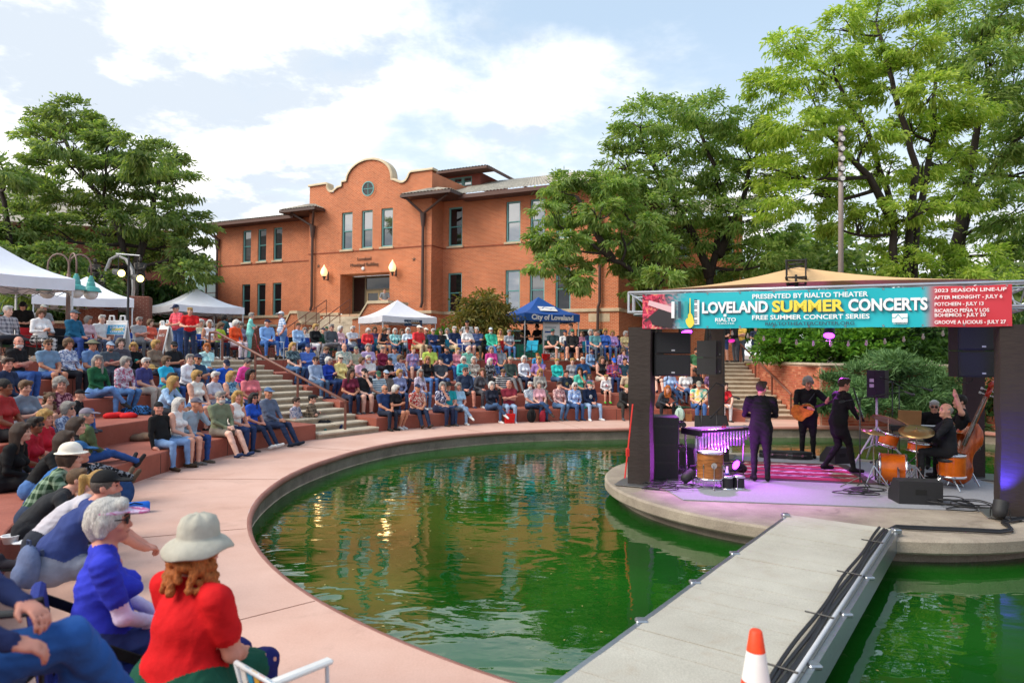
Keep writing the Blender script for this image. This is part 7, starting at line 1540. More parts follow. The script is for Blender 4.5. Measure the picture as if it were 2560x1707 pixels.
crowd('in the third far row', 'audience in the third far row', '''
788|h|#8fa0bc|#46607f|short b||Lg-a|light blue dress shirt
820|f|#1c3a9c|#253a66|bob w||L-P|royal blue puffer vest
851|f|#e6cf86|#5a7090||cap #b0a89c|Lg-a|yellow sweatshirt and pale cap
902|g|#d0a8bc|#4a5a78|bob s||S-a|dusty pink tee
919|m|#d6d4d2|#50607c|short w||Sw-c|white tee with folded arms
975|m|#15161a/#d0d0d0/logo|#2b3448||cap #1a1b1e|S-c|black round-logo tee
997|f|#5a6a9c/#d0d4e8/flor|#2a3146|bob s||Lg-b|blue floral blouse
1067|f|#1b1b1e|#4d74ac|longer y||Lg-a|black long-sleeved top holding a small dog
1101|m|#3d434c|#3a5684||cap #23262c|S-w|charcoal shirt and black cap
1154|f|#3bb4b8|#31506e|bob w||Lg-P|turquoise top and sunglasses
1182|f|#cfc6ba/#9a8a7c/flor|#50688c|bob w||L-a|cream print blouse
1225|f|#2b2b2f/#8a8a90/flor|#202024|longer w||L-a|black speckled jumper
1277|m|#35443f|#6a6a6e||cap #9a9484|L-o|dark green jumper and pale cap
1308|f|#d2d6e0|#1f2c48|bob w||L-b|white long-sleeved top
1347|g|#9a78b4|#4a5058|bob y||S-h|lavender tee leaning on one hand
1392|g|#2bb8b0|#4a6a8c|short y||L-b|bright turquoise top
1431|f|#85858c|#c8c0b0|short y||L-a|grey zipped jacket over pink
1455|m|#1f4a78|#38424c|short w||L-P|navy jacket over a green shirt
1503|f|#1a1a1c|#c8c0b4|longer s||N-a|sleeveless black top with long pendant
1534|m|#b04048/#3a5aa0/plaid|#2a3c64||cap #1f58b8|L-p|red and blue plaid shirt
1562|m|#1e3d4c|#26304a|short k||Std-a|dark teal tee
1640|h|#3a3a40|#1c1c1f|short s||Sk-o|dark shirt and black shorts behind the left column''', row_place(2))
crowd('in the top far row', 'audience in the top far row', '''
731|f|#33454f/#6a7f86/flor|#3d5f88|long y||S-b|dark sheer blouse and jeans
767|h|#4a6cb8|#2c4470||cap #1f2c50|L-c|blue sweater with folded arms
809|f|#22304f/#8a94a8/plaid|#2a3548|short s||L-p|navy plaid shirt
858|h|#8aa6a0/#d0c8b8/flor|#5a5a50|fringe s||S-w|pale tropical print shirt
887|m|#a8a890|#5a6a80||cap #6e7466|S-a|khaki-green shirt and cap
917|g|#b8a4cc|#4a5570|bob g||S-a|lilac tee
955|f|#7a1f3c|#3a3a44|short g||L-a|maroon zipped jacket
986|m|#7f98b4|#4a5466||cap #33363c|S-w|blue-grey tee and dark cap
1032|g|#b07f9c/#7088c0/flor|#4a6490|short y||Sk-s|multicoloured blouse and denim shorts
1073|m|#b6cc5a|#3a5a90|short b||S-d|lime tee, head bowed
1112|h|#1c3258/#8aa8d0/logo|#33548c||cap #23262c|Sn-w|navy printed tee and cap
1141|f|#d88a98|#50688a|short y||L-a|coral pink shirt
1165|m|#7fc8b0|#4a5c70|fringe w||Sw-a|mint polo
1228|f|#b03a7c|#2c4a84|bob g||L-x|magenta top
1249|m|#767c84|#33507c||cap #6c7074|Sn-o|grey tee leaning back
1344|mj|#2f86bc|#5c6c84|short o||Sk-i|blue polo sitting cross-legged
1478|f|#6e90b8|#4a4038|curlylong k||L-w|denim jacket over coral
1503|m|#44463f|#4a4a44|short b||Sg-w|dark olive tee and sunglasses
1556|g|#7a5c9c/#d0c4d8/flor|#3c4a70|curly s||Lg-h|purple print shirt, hand to chin
1575|m|#6e7884|#35548c||cap #2c2c30|Sg-a|grey tee and dark cap near the left column
1738|h|#3c6b46|#b0a898|short b||Skn-w|green polo and pale shorts''', row_place(3))
# left section rows (nearer)
crowd('on front bench left of stairs', 'audience on the near front bench', '''
408|m|#121214|#6f8db8||bandana #17171a|Lr-s|black sweatshirt, faded jeans and dark headscarf|#3a2a1c
443|f|#d8d4d2|#7898bc|longer w||Nk-a|white sleeveless top and denim shorts|#6e6a66
469|m|#8fa3b0|#26447c||cap #5c5a66|L-h|pale blue shirt, hand on chest|#5a5046
550|m|#70785f|#6e665e|short g||Lkgw-o|beige vest over green shirt and shorts|#26385c
584|f|#e0dcd8|#22345c|long y||N-a|white tank top and dark jeans|#2a2622
629|f|#1f4cae|#1f2c48|longer k||Sg-o|royal blue tee and sunglasses|#d8d6d4
675|m|#5c667c|#22304e||cap #4a6284|Lt-o|slate blue jumper and cap|#1d2333''', row_place(0), .014)
crowd('in second row left of stairs', 'audience in the near second row', '''
8|f|#9c2c2c|#1c1c20|tail k||Sd-a|dark red tee
62|f|#6e7684|#33507c|short s||S-P|grey tee holding a water bottle
112|fj|#c8a088|#5a6a84|curlylong s||Nk-u|pale sleeveless top leaning on a neighbour
139|g|#5a2a3c/#c08a94/flor|#c09080|curly g||Sk-a|dark floral blouse hugging one knee
184|fj|#18191d|#3d62a0||cap #141416|L-u|black hoodie and black cap, knee drawn up
404|f|#96b4d4|#22242c|long y||L-K|pale blue shirt bending forward
421|m|#4c7a46|#8a6a50|short b||Sgk-w|green polo and sunglasses
491|f|#dcd8d0|#4c6ea0|bob y||Ngk-a|white tank top and denim shorts
533|f|#bdbac4|#50607c|short w||S-P|pale grey tee
578|f|#3f6a90/#9ac0d0/flor|#2c4470|long y||N-a|blue patterned sleeveless top
626|f|#cf7078|#2c3c60|longer k||S-a|coral pink tee''', row_place(1), .014)
crowd('in third row left of stairs', 'audience in the near third row', '''
14|m|#22304c|#141418|short b||L-w|navy jacket and black trousers
240|f|#175232|#5c83b8|longer g||L-x|dark green sweatshirt and jeans|#2a2a2c
303|f|#c9c0cc/#b0607a/flor|#5078ac|bob g||L-b|pale floral blouse and jeans
352|h|#3b3c72|#a8a098|short w||Sg-a|navy polo and pale trousers
415|f|#2ba8cc|#2c4a84|bob s||Sg-a|bright turquoise tee
463|f|#e2e0ea|#20263c|short g||L-a|white sweatshirt with a blue collar
494|m|#2a4662|#22407c||cap #1c2440|Sg-c|dark teal shirt and navy cap, arms folded
553|m|#1c58c4|#243a68||cap #1a2038|L-d|bright blue jacket and navy cap
598|f|#f04a9c|#35588c|short n||L-d|hot pink jumper''', row_place(2), .014)
crowd('in top row left of stairs', 'audience in the near top row', '''
31|h|#131316|#2f5290|fringe n||Srw-c|black tee with folded arms
118|m|#6f8aa4|#2f5490|short s||Sgk-a|grey-blue tee and blue shorts
166|g|#cdd0dc/#7080a8/flor|#1e2028|curly s||L-a|white and blue print blouse
219|m|#5f7ea8|#3a3f4c||boonie #6c6c58|S-a|blue tee and olive brimmed hat
272|m|#4c5660/#a04040/logo|#3a4250||cap #8898ac|Sn-c|dark grey tee and pale cap
300|f|#4a4650|#33333c|bob n||L-a|dark grey cardigan
334|f|#15171a/#2a9a90/logo|#2c2c34|bob y||L-P|black sweatshirt with teal lettering
384|f|#7c6a5a|#5a7090|bob y||L-a|brown cardigan
432|h|#1c1d20|#4a6c9c||cap #1d1e20|Sgtn-P|black tee and cap raising a snack
513|f|#b0d8d8|#3c5f90|bob o||L-h|pale aqua sweater phoning''', row_place(3), .014)
# ------------------------------------------------------------------ folding chairs for the upper terrace
def chair(label, loc, yaw, c, group='folding chairs on the upper terrace'):
    global _chair
    key = c; root = thing('camp_chair', label, 'chair', loc, yaw, group); fab = cloth(c)
    if 'me' not in _chair:
        L = {}
        b = MB(); b.grid([[(-.26, y, .42-.05*math.sin(math.pi*(y+.25)/.5)), (0, y, .385-.05*math.sin(math.pi*(y+.25)/.5)), (.26, y, .42-.05*math.sin(math.pi*(y+.25)/.5))] for y in np.linspace(-.25, .25, 6)]); L['seat'] = b
        b = MB(); b.grid([[(-.27, -.25-.10*t, .44+.42*t), (0, -.30-.10*t, .44+.42*t), (.27, -.25-.10*t, .44+.42*t)] for t in np.linspace(0, 1, 5)], flip=True); L['backrest'] = b
        for k, (x, y, x2, y2) in enumerate(((-.28, -.26, .26, .26), (.28, -.26, -.26, .26), (-.28, .27, -.28, .27), (.28, .27, .28, .27))): b = MB(); b.tube([(x, y, .01), (x2 if k < 2 else x, y2 if k < 2 else y, .41 if k < 2 else .64)], .011, 6); L['leg%d' % k] = b
        for k, s in enumerate((-1, 1)): b = MB(); b.tube([(s*.28, -.27, .3), (s*.28, -.37, .88)], .011, 6); L['back_post%d' % k] = b; b = MB(); b.bbox(s*.28-.03, s*.28+.03, -.28, .29, .635, .655, .008); L['armrest%d' % k] = b
        for nm, b in L.items(): me = bpy.data.meshes.new(nm.rstrip('0123456789')); me.from_pydata(b.v, [], b.f); me.materials.append(M_BLKF); _chair[nm] = me
        _chair['me'] = 1
    for nm, me in _chair.items():
        if nm == 'me': continue
        o = obj(nm.rstrip('0123456789'), me, root)
        if nm in ('seat', 'backrest'): o.material_slots[0].link = 'OBJECT'; o.material_slots[0].material = fab
        elif c == '#2a4fa8': o.material_slots[0].link = 'OBJECT'; o.material_slots[0].material = M_WMET
_chair = {}
CH = {'#1a1a1e': 'black', '#b01c24': 'red', '#2a4fa8': 'blue', '#1c4a34': 'dark green', '#1f8aa8': 'teal blue', '#26305a': 'navy'}
def terr_place(Yd, colours, drop=.0):
    st = {'i': 0}
    def f(px, ex):
        Y = float(ex[0]) if ex else Yd; p = ony(px, 880, Y); d = np.array([SX, SY])-p[:2]; yaw = math.atan2(d[1], d[0])-math.pi/2; c = colours[st['i'] % len(colours)]; st['i'] += 1
        chair('%s folding chair under the person in %s' % (CH[c], CUR[0]), (p[0], p[1], ZT), yaw, c); return (p[0], p[1], ZT+.42), yaw
    return f
CR = ['#1a1a1e', '#b01c24', '#1c4a34', '#26305a', '#1f8aa8', '#2a4fa8']
crowd('seated on the upper terrace', 'audience in chairs on the upper terrace', '''
742,26.6|f|#9cbce0|#2f5288|short s||L-x|pale blue shirt and jeans
787,27.4|f|#16171b|#d8d4d8|bob y||L-b|black jacket with a pale blanket
824,27.2|m|#4c5258|#6a6a70|short g||Lg-f|charcoal cardigan and grey trousers
916,28.4|g|#d83a40|#26345c|bob w||L-d|red cardigan
954,28.4|f|#1e2430|#c0a890|bob s||Nkt-p|black sleeveless top
986,29.2|f|#35b0b4/#d0e8e8/flor|#2a4a78|bob w||S-a|turquoise print top
1000,30.2|f|#8a9a90|#4a5060|long s||S-a|grey-green tee
1042,27.6|h|#d8343a|#b8a482||cap #d8d4cc|Sg-a|red shirt, khaki trousers and white cap
1080,28.6|m|#2b3a66|#2f5088|short w||Lg-c|navy jacket
1101,29.8|m|#222226|#3a3a40||cap #4a4a3c|L-a|black jacket and olive cap
1135,28.6|m|#1c2b4c|#b8a888|short w||S-a|navy polo and khaki trousers
1166,28.0|f|#dcdada|#2a3a6c|short s||Sgk-P|white tee and sunglasses
1228,29.0|h|#3ab494|#3c6ca0||cap #b8c0c4|Lw-o|mint green shirt and pale cap
1271,29.6|f|#989ca4|#5a80b0|short g||S-a|grey top
1382,29.0|m|#23383c|#33363c||cap #1f5a50|Skg-f|dark shirt, shorts and green cap
1431,28.6|h|#17171a|#2a2a30||cap #2c6a4c|Lkg-w|black jacket, shorts and green cap
1475,29.6|f|#1e2c50|#26304a|bob w||L-c|navy jacket hugging a bag
1486,28.2|m|#5c8f94|#4a5564|short s||S-a|grey-teal shirt
1511,28.6|f|#3f66b4|#3c5c94|bob y||Lg-a|cobalt blue sweater
1530,29.2|f|#b494cc|#7f9cc4|bob y||L-a|lilac jumper
760,28.6|f|#d8d4d0|#4a5a78|bob g||S-a|cream tee
803,29.6|m|#3a5a4c|#4a4a50||cap #3a3a44|S-w|forest green tee and dark cap
845,28.2|f|#e0b8c0|#3c4a6c|bob w||L-a|shell pink cardigan
880,29.0|m|#c8ccd4|#5a6478|short w||S-c|silver grey polo
935,29.8|f|#4a3a5c|#3a3a48|bob s||L-a|plum jumper
970,30.4|m|#d8d2c4|#4c5260|short g||S-a|sand polo
1018,29.0|f|#c8d8e4|#50607c|bob w||S-P|ice blue blouse
1060,30.0|m|#50545c|#3a3f4c||cap #c8c4b8|Sg-w|slate tee and cream cap
1118,30.2|f|#e4e0dc|#3a4a6c|bob g||L-a|ivory sweater
1150,30.0|f|#8ab0a4|#4a5060|short g||S-a|sage tee
1192,29.4|m|#3c4c74|#5a5448|short w||L-c|indigo pullover
1250,30.6|f|#d4a878|#4a5670|long y||S-a|apricot tee
1412,30.4|m|#dcdcdc|#4a5468||cap #26304a|S-a|plain white tee and navy cap
1455,30.8|f|#94647c|#3a3a48|bob s||L-a|rose jumper
1496,30.6|m|#b8c4cc|#40485c|short g||S-w|pale steel polo
1562,29.6|f|#d8c490|#4a5a78|bob w||S-a|straw yellow tee
1543,30.2|fj|#5a3c8c|#4a4a54|short b||Sk-d|small purple tee''', terr_place(28.5, CR))
crowd('seated on the upper terrace', 'audience in chairs on the upper terrace', '''
10,17.6|m|#b8b4b8/#5a5a66/plaid|#2a2c34|short w||L-f|grey plaid shirt
98,17.8|f|#e0dcda|#2a2a30/#d8d8d8/plaid|bob s||L-p|white jumper holding a phone
180,18.2|h|#1d5c7c|#26407c||cap #4c5660|Lr-w|teal blue pullover and two-tone cap
345,22.0|m|#9a9ca0|#5a5c60|short g||Sg-c|grey tee under an orange blanket
215,20.6|f|#c8a8b0|#4a4a5c|bob g||L-a|rosy cardigan
250,21.4|m|#d8d8d8|#4a5670|short w||S-a|chalk white tee
372,23.2|f|#d8604c|#3a4458|bob s||S-a|orange-red tee
400,23.8|m|#5a7c9c|#3a3f4c||cap #d0ccc4|S-w|steel blue tee and pale cap
430,24.2|f|#e0dcd4|#4a5468|bob y||L-P|oatmeal jumper
466,22.6|f|#9ad8c0|#3a4458||bill #2a8cd0|S-a|mint tee and blue visor
500,24.2|f|#e0d0a8/#d8d8d8/strp|#4a4a54|bob w||S-a|cream striped shirt
520,22.8|f|#e0dce0|#2a2c34|bob w||N-a|white sleeveless top
540,23.8|f|#a8d84a|#26324c|long s||Sg-p|lime green tee
583,24.0|f|#e85428|#d8c8d0|bob w||L-d|bright orange jacket
598,24.8|f|#8a7c98|#c8c4c8|bob g||Lg-a|mauve jumper''', terr_place(22.0, ['#1c4a34', '#b01c24', '#1a1a1e', '#2a4fa8']))
# rollator seat and its rider at the top of the stairs
p = ony(664, 880, 24.2); d = np.array([SX, SY])-p[:2]; yw = math.atan2(d[1], d[0])-math.pi/2
root = thing('rollator', 'red wheeled walking frame used as a seat at the top of the stairs', 'rollator', (p[0], p[1], ZT), yw); b = MB(); b.bbox(-.22, .22, -.2, .2, .44, .48, .012); b.build('seat', M_BLKF, root); M_RED = mat('rollator_red', '#9c1c24', .35, .05)
for s in (-1, 1):
    q = MB(); q.tube([(s*.25, -.3, .06), (s*.25, -.12, .47), (s*.25, -.28, .9), (s*.25, -.42, .92)], .014, 7); q.tube([(s*.25, .28, .06), (s*.25, -.1, .5)], .014, 7); q.build('side_frame', M_RED, root, True)
    for y in (-.3, .28): q = MB(); q.tube([(s*.25-.015, y, .09), (s*.25+.015, y, .09)], .09, 16); q.build('wheel', M_BLK, root)
person('person in light blue shirt, jeans and navy cap on the wheeled walker', (p[0], p[1], ZT+.48), yw, '#7fa8dc', '#3a62a0', '#4a3424', 'r', 'fringe', 'w', 'cap', '#1a2038', None, None, 'long', 'long', .015, 1.03, 'audience on the upper terrace', dict(build='m', legs='wide', arms='lap', lean=6, hyaw=10))
for px, Y in ((716, 25.4), (770, 27.0)): p = ony(px, 880, Y); chair('empty blue folding chair with white frame %s' % ('by the walker' if px < 740 else 'between seated people above the far rows'), (p[0], p[1], ZT), yw, '#2a4fa8')
p = ony(1322, 880, 28.8); chair('empty teal blue folding chair in front of the green table', (p[0], p[1], ZT), R(150), '#1f8aa8')
# ------------------------------------------------------------------ standing people
def stander(label, px, Y, yaw, **k):
    p = ony(px, 880, Y); z = k.pop('z', ZT); ps = dict(build=k.pop('build', 'm'), stand=True, legs=k.pop('legs', 'st'), arms=k.pop('arms', 'down')); ps.update(k.pop('pose', {})); return person(label, (p[0], p[1], z), yaw, pose=ps, group='people standing', **k)
stander('person in pale teal top and matching trousers standing at the stair head', 623, 24.4, R(-70), build='f', arms='crossed', top='#7fcfc4', bot='#86cfc6', hair='short', hc='g', h=.014, scale=.97)
stander('person in blue plaid shirt and white cap standing by the empty blue chair', 706, 25.6, R(120), build='h', arms='hips', top='#cfd8e4/#4a78b4/plaid', bot='#5a7ca8', hat='cap', hatc='#c8ccd4', skin='r', hair='short', hc='g', gl=True, h=.014, scale=1.03)
stander('person in black polo and cap standing behind the left table', 56, 20.6, R(-150), arms='front', top='#121214', bot='#1c1c20', hair='bob', hc='b', hat='cap', hatc='#0f0f11', pose=dict(hpitch=-20, lean=10), h=.014)
stander('person in grey shirt and pale cap holding a drink under the left tent', 104, 22.0, R(-120), arms=('front', 'down'), top='#8a8c8e', bot='#3a3a40', hat='cap', hatc='#9a9c94', skin='r', h=.014)
stander('person in coral checked shirt and navy cap standing near the sandwich board', 446, 21.4, R(150), build='h', arms='front', top='#d84858/#e07080/plaid', bot='#2f4c80', hat='cap', hatc='#1c2440', hair='short', hc='g', pose=dict(hpitch=-14, lean=8), h=.014)
stander('person in bright red tee eating from a paper bag at the stair head', 474, 20.6, R(-160), build='m', arms='front', top='#c81c20', bot='#22304e', hair='short', hc='y', h=.014, scale=.92)
stander('person in dark printed vest and sunglasses standing under the red tent', 489, 27.5, R(-170), sleeve='none', top='#26222e/#b84868/flor', bot='#2a2a30', hair='short', hc='k', gl=True, skin='t')
stander('person in dark teal top seen from behind near the red tent', 556, 27.0, R(-20), build='f', top='#1e4a54', bot='#22252c', hair='bob', hc='k', arms='front')
stander('person in pale tee bending near the top of the left stairs', 578, 27.6, R(30), build='f', top='#d4d0d8', bot='#3a3a44', hair='bob', hc='k', pose=dict(lean=22))
stander('person in grey polo and dark cap standing in front of the olive tree', 1168, 30.5, R(170), top='#a4a6aa', bot='#5a5448', hat='cap', hatc='#1c1c1f', skin='r')
stander('person in black tee at the left under the blue tent', 1312, 33.8, R(-160), build='f', top='#1a1a1d', bot='#22242a', hair='long', hc='k', arms='front')
stander('person in black shirt under the blue tent beside the information board', 1344, 33.8, R(140), build='g', top='#141416', bot='#1c1c20', hair='curly', hc='k', arms='front')
stander('person in grey sweater standing right of the information board', 1430, 32.0, R(100), top='#53565c', bot='#2a2c33', hair='short', hc='b', arms='front', pose=dict(hpitch=-15))
stander('person in grey top leaning over the entrance wall', 961, 40.2, R(-175), build='m', top='#8a9098', bot='#3a3a44', hair='short', hc='s', arms='front', z=4.3, pose=dict(lean=20))
stander('person in grey tee and maroon cap on the entrance steps', 806, 35.6, R(-150), top='#70767e', bot='#3a3f4c', hat='cap', hatc='#7a2438', z=ZT-.35, arms='front'); stander('person in dark top and green cap on the entrance steps', 815, 36.4, R(-150), top='#5c626c', bot='#2a2f3c', hat='cap', hatc='#1f5a3c', z=ZT-.1, arms='front')
stander('person in black tee standing left at the top of the right stairs', 1812, 29.6, R(130), top='#141518', bot='#2c3f68', hair='short', hc='k', arms='front', leg='short')
stander('person in black hoodie and grey trousers holding a pink disc', 1838, 28.6, R(100), top='#0f0f12', bot='#46484e', hair='short', hc='b', sleeve='long', arms=('front', 'down'), pose=dict(hpitch=-18))
stander('person in yellow tee with arms crossed at the top of the right stairs', 1852, 29.8, R(150), top='#d8b050', bot='#4a505a', hair='short', hc='b', arms='crossed')
stander('person in black off-shoulder top walking beyond the right stairs', 1908, 31.5, R(90), build='f', top='#1c1c1f', bot='#3a3038', hair='long', hc='b', sleeve='none')
stander('person in dark patterned shirt beyond the right stairs', 1888, 33.0, R(180), top='#3a4058', bot='#33405c', hair='short', hc='k', arms='front')
root = thing('flying_disc', 'pink plastic throwing disc held at the top of the right stairs', 'disc', Vector(ony(1829, 852, 28.4))); b = MB(); b.lathe([(0, .02), (.11, .02), (.135, .01), (.137, -.012), (.13, -.012), (.12, .008), (0, .012)], 22, 0, Euler((.5, -.35, 0)).to_matrix().to_4x4(), False); b.build('disc', mat('hot_pink', '#f02cb0', .4, 0), root)
# two sitting on the lowest steps of the left stair
def at_step(px, Y, z): p = ony(px, 880, Y); return (p[0], p[1], z)
person('person in pale patterned shirt and khaki trousers sitting on the lowest stair', at_step(738, 18.5, .10), R(-95), '#c4bcc4/#6a7494/flor', '#9a8464', '#2c6a64', 'l', 'short', 'b', gl=True, h=.014, pose=dict(build='m', legs='floor', arms='lap', lean=2, seat_drop=.1), group='people on the left stairs')
person('person in brown plaid shirt and black flat cap sitting on the second stair', at_step(776, 18.9, .16), R(-90), '#8a7a68/#2c2826/plaid', '#17181c', '#1c2c5c', 'l', 'short', 'k', 'flat', '#1c1c1e', True, sleeve='long', h=.014, pose=dict(build='m', legs='floor', arms='crossed', lean=4, seat_drop=.1), group='people on the left stairs')
# ================================================================== foreground audience and the band
def face_to(x, y, tx, ty): return math.atan2(ty-y, tx-x)-math.pi/2
def near(label, px, Y, z, tgt=(SX, SY), dyaw=0., **k):
    p = ony(px, 880, Y); g = k.pop('group', 'audience in the left foreground'); return person(label, (p[0], p[1], z), face_to(p[0], p[1], *tgt)+R(dyaw), group=g, **k)
# front left, sitting on the first tier
near('person in olive green jacket and grey cap with legs stretched along the bench', 205, 11.0, RISE, (0, 20), 0, top='#4c5c3c', bot='#274a86', shoe='#26262a', skin='r', hair='short', hc='g', hat='cap', hatc='#7c7480', sleeve='long', h=.013, pose=dict(build='m', legs='floor', arms='lap', lean=6, hyaw=-35))
near('person in black top with legs stretched out and crossed beside the green jacket', 165, 9.6, RISE, (0, 16), 0, top='#17161a', bot='#18181c/#8a8a90/flor', shoe='#5a4a3c', skin='l', hair='long', hc='b', sleeve='long', h=.013, pose=dict(build='f', legs='floor', arms='lap', lean=12, hyaw=-30))
near('person in blue print shirt and glasses behind the black cap', 164, 11.8, RISE+.05, top='#5a6a8c/#a8b4c8/flor', bot='#33415c', hair='bob', hc='g', gl=True, h=.013, pose=dict(build='g', legs='down', arms='lap', hyaw=-8))
near('person in red knit top turned towards a neighbour at the left edge', 106, 10.6, RISE, top='#b0182c', bot='#2a3350', hair='curly', hc='y', skin='r', h=.013, pose=dict(build='g', legs='down', arms='lap', hyaw=-12))
near('person in red tee and glasses between the black coat and the red knit top', 66, 9.7, RISE, top='#b01c30', bot='#26304a', hair='short', hc='k', gl=True, skin='d', h=.013, pose=dict(build='f', legs='down', arms='lap', lean=10, hyaw=-10))
near('person in loose black top sitting at the left edge', 14, 9.0, RISE, top='#0e0d0f', bot='#141418', hair='longer', hc='b', sleeve='long', h=.013, pose=dict(build='g', legs='down', arms='lap', lean=14))
near('person in dark top with waist-long loose garment beside the black coat', 88, 8.6, RISE, top='#111113', bot='#4a6ea4', hair='longer', hc='b', sleeve='long', h=.013, pose=dict(build='f', legs='down', arms='knees', lean=26))
near('person in blue shirt and blue cap leaning forward on the first tier', 100, 7.75, RISE, top='#275a96', bot='#26447c', skin='r', hair='short', hc='s', hat='cap', hatc='#24527f', sleeve='short', h=.012, pose=dict(build='m', legs='wide', arms='knees', lean=30))
near('person in green plaid shirt and white banded hat', 84, 7.2, RISE, top='#26402c/#8aa088/plaid', bot='#2c3850', hair='bob', hc='b', hat='fedora', hatc='#ddd6c8', h=.011, pose=dict(build='f', legs='down', arms='knees', lean=26))
near('person in dark grey tee hunched behind the ponytail', 72, 6.75, RISE, top='#26282c', bot='#1c1e24', hair='short', hc='s', h=.011, scale=.9, pose=dict(build='m', legs='wide', arms='knees', lean=38))
near('person in pale grey tee with a ponytail leaning forward', 106, 6.2, RISE, top='#b4b0b8', bot='#1f2430', hair='tail', hc='y', skin='l', h=.010, pose=dict(build='f', legs='wide', arms='knees', lean=38))
arm = lambda q: ((q*.07, .66, .16), (-q*.55, .8, -.25), (0, .2, 1.), (q*.9, .0, -.25))
near('person in navy tee and black cap leaning on the knees with clasped hands', 138, 5.55, RISE, (4.5, 11.0), top='#2b3a70', bot='#7c8090', shoe='#3a3a3e', skin='r', hair='short', hc='n', hat='cap', hatc='#141416', beard='g', leg='short', h=.009, scale=1.03, pose=dict(build='h', legs='wide', arms=(arm(-1), arm(1)), lean=27, hyaw=-16, fine=True, over=dict(curl=.8)))
# stadium seat and visor wearer
p = ony(258, 880, 3.98); yv = R(-58)
person('person in royal blue tee over white sleeves and floral visor in a stadium seat', (p[0], p[1], RISE+.04), yv, '#2a34b4', '#26346c', '#d0d0d0', 'r', 'crop', 'w', 'bill', '#d8c0d8/#c06090/flor', True, None, 'short', 'long', .008, 1.04, 'audience in the left foreground', dict(build='g', legs='down', arms='lap', lean=2, hyaw=-8, fine=True), fore='#cfc0e0')
root = thing('stadium_seat', 'blue and black padded stadium seat under the person in the visor', 'seat', (p[0], p[1], RISE), yv); M_NV = cloth('#1d2c74')
b = MB(); b.bbox(-.24, .24, -.24, .26, .01, .09, .03); b.build('cushion', M_NV, root, False); b = MB(); M = Matrix.Translation((0, -.23, .05)) @ Matrix.Rotation(R(8), 4, 'X'); b.bbox(-.24, .24, -.04, .03, 0, .46, .02, 0, M); b.build('backrest', M_NV, root)
b = MB(); b.bbox(.10, .16, -.05, .036, -.01, .465, .006, 0, M); b.bbox(-.245, .245, -.048, .034, .10, .16, .006, 0, M); b.build('trim', cloth('#101014'), root)
for s in (-1, 1): q = MB(); q.add([(s*.235, -.26, .36), (s*.255, -.26, .36), (s*.255, .22, .07), (s*.235, .22, .07), (s*.235, -.26, .42), (s*.255, -.26, .42), (s*.255, .24, .12), (s*.235, .24, .12)], [(3, 2, 1, 0), (4, 5, 6, 7), (0, 1, 5, 4), (1, 2, 6, 5), (2, 3, 7, 6), (3, 0, 4, 7)]); q.build('strap', cloth('#101014'), root)
# red tee and bucket hat
p = ony(462, 880, 3.6); yr = face_to(p[0], p[1], SX-2.0, SY)
person('person in red tee and pale bucket hat with a green jacket at the waist', (p[0], p[1], .37), yr, '#c0060f', '#0c4a38', '#d8d4d0', 'r', 'curlylow', 'o', 'bucket', '#a9a598', None, None, 'short', 'long', .008, 1.04, 'audience in the left foreground', dict(build='G', legs='down', arms='lap', lean=7, fine=True, seat_drop=.36, loose=1.05), shin='#1f2360/#d89a86/dots')
root = thing('low_beach_chair', 'low green beach seat under the person in the red tee', 'chair', (p[0], p[1], 0), yr); b = MB(); b.bbox(-.27, .27, -.25, .25, .29, .35, .02); b.build('seat', cloth('#0c4a38'), root)
for x in (-.24, .24): q = MB(); q.tube([(x, -.24, .01), (x, -.24, .29), (x, .24, .29), (x, .24, .01)], .012, 6); q.build('leg', M_WMET, root)
# striped web chair in the lower edge of the frame
c0 = ony(690, 1700, 3.35); root = thing('web_lawn_chair', 'white lawn chair with multicoloured striped webbing at the bottom edge', 'chair', (-.9, 3.33, 0), R(-40)); M_WPL = mat('white_arm_plastic', (.78, .77, .74), .45, .03); cols = ['#d8d8d4', '#2a8ab0', '#d8a838', '#c8562c', '#2a8ab0', '#d8d8d4', '#d8a838', '#b03a2c']
zc = .39
for s in (-1, 1): q = MB(); q.tube([(s*.27, -.30, zc+.38), (s*.27, -.2, zc), (s*.27, .26, zc-.02)], .0125, 8); q.build('side_tube', M_WMET, root, True); q = MB(); q.bbox(s*.30-.03, s*.30+.03, -.22, .26, zc+.18, zc+.21, .01); q.build('armrest', M_WPL, root); q = MB(); q.tube([(s*.28, .22, zc+.18), (s*.28, .24, .01)], .011, 6); q.build('leg', M_WMET, root); q = MB(); q.tube([(s*.28, -.2, zc+.18), (s*.28, -.26, .01)], .011, 6); q.build('leg', M_WMET, root)
q = MB(); q.tube([(-.27, -.30, zc+.38), (.27, -.30, zc+.38)], .0125, 8); q.build('top_tube', M_WMET, root, True)
for i in range(8):
    x = -.22+i*.063; q = MB(); q.add([(x-.024, -.205, zc), (x+.024, -.205, zc), (x+.024, -.305, zc+.395), (x-.024, -.305, zc+.395), (x-.024, -.19, zc), (x+.024, -.19, zc), (x+.024, -.285, zc+.38), (x-.024, -.285, zc+.38)], [(0, 1, 2, 3), (7, 6, 5, 4), (3, 2, 6, 7)]); q.build('webbing', cloth(cols[i]), root)
    q = MB(); q.add([(x-.024, -.2, zc+.012), (x+.024, -.2, zc+.012), (x+.024, .25, zc-.006), (x-.024, .25, zc-.006)], [(0, 1, 2, 3)]); q.build('webbing', cloth(cols[(i+3) % 8]), root)
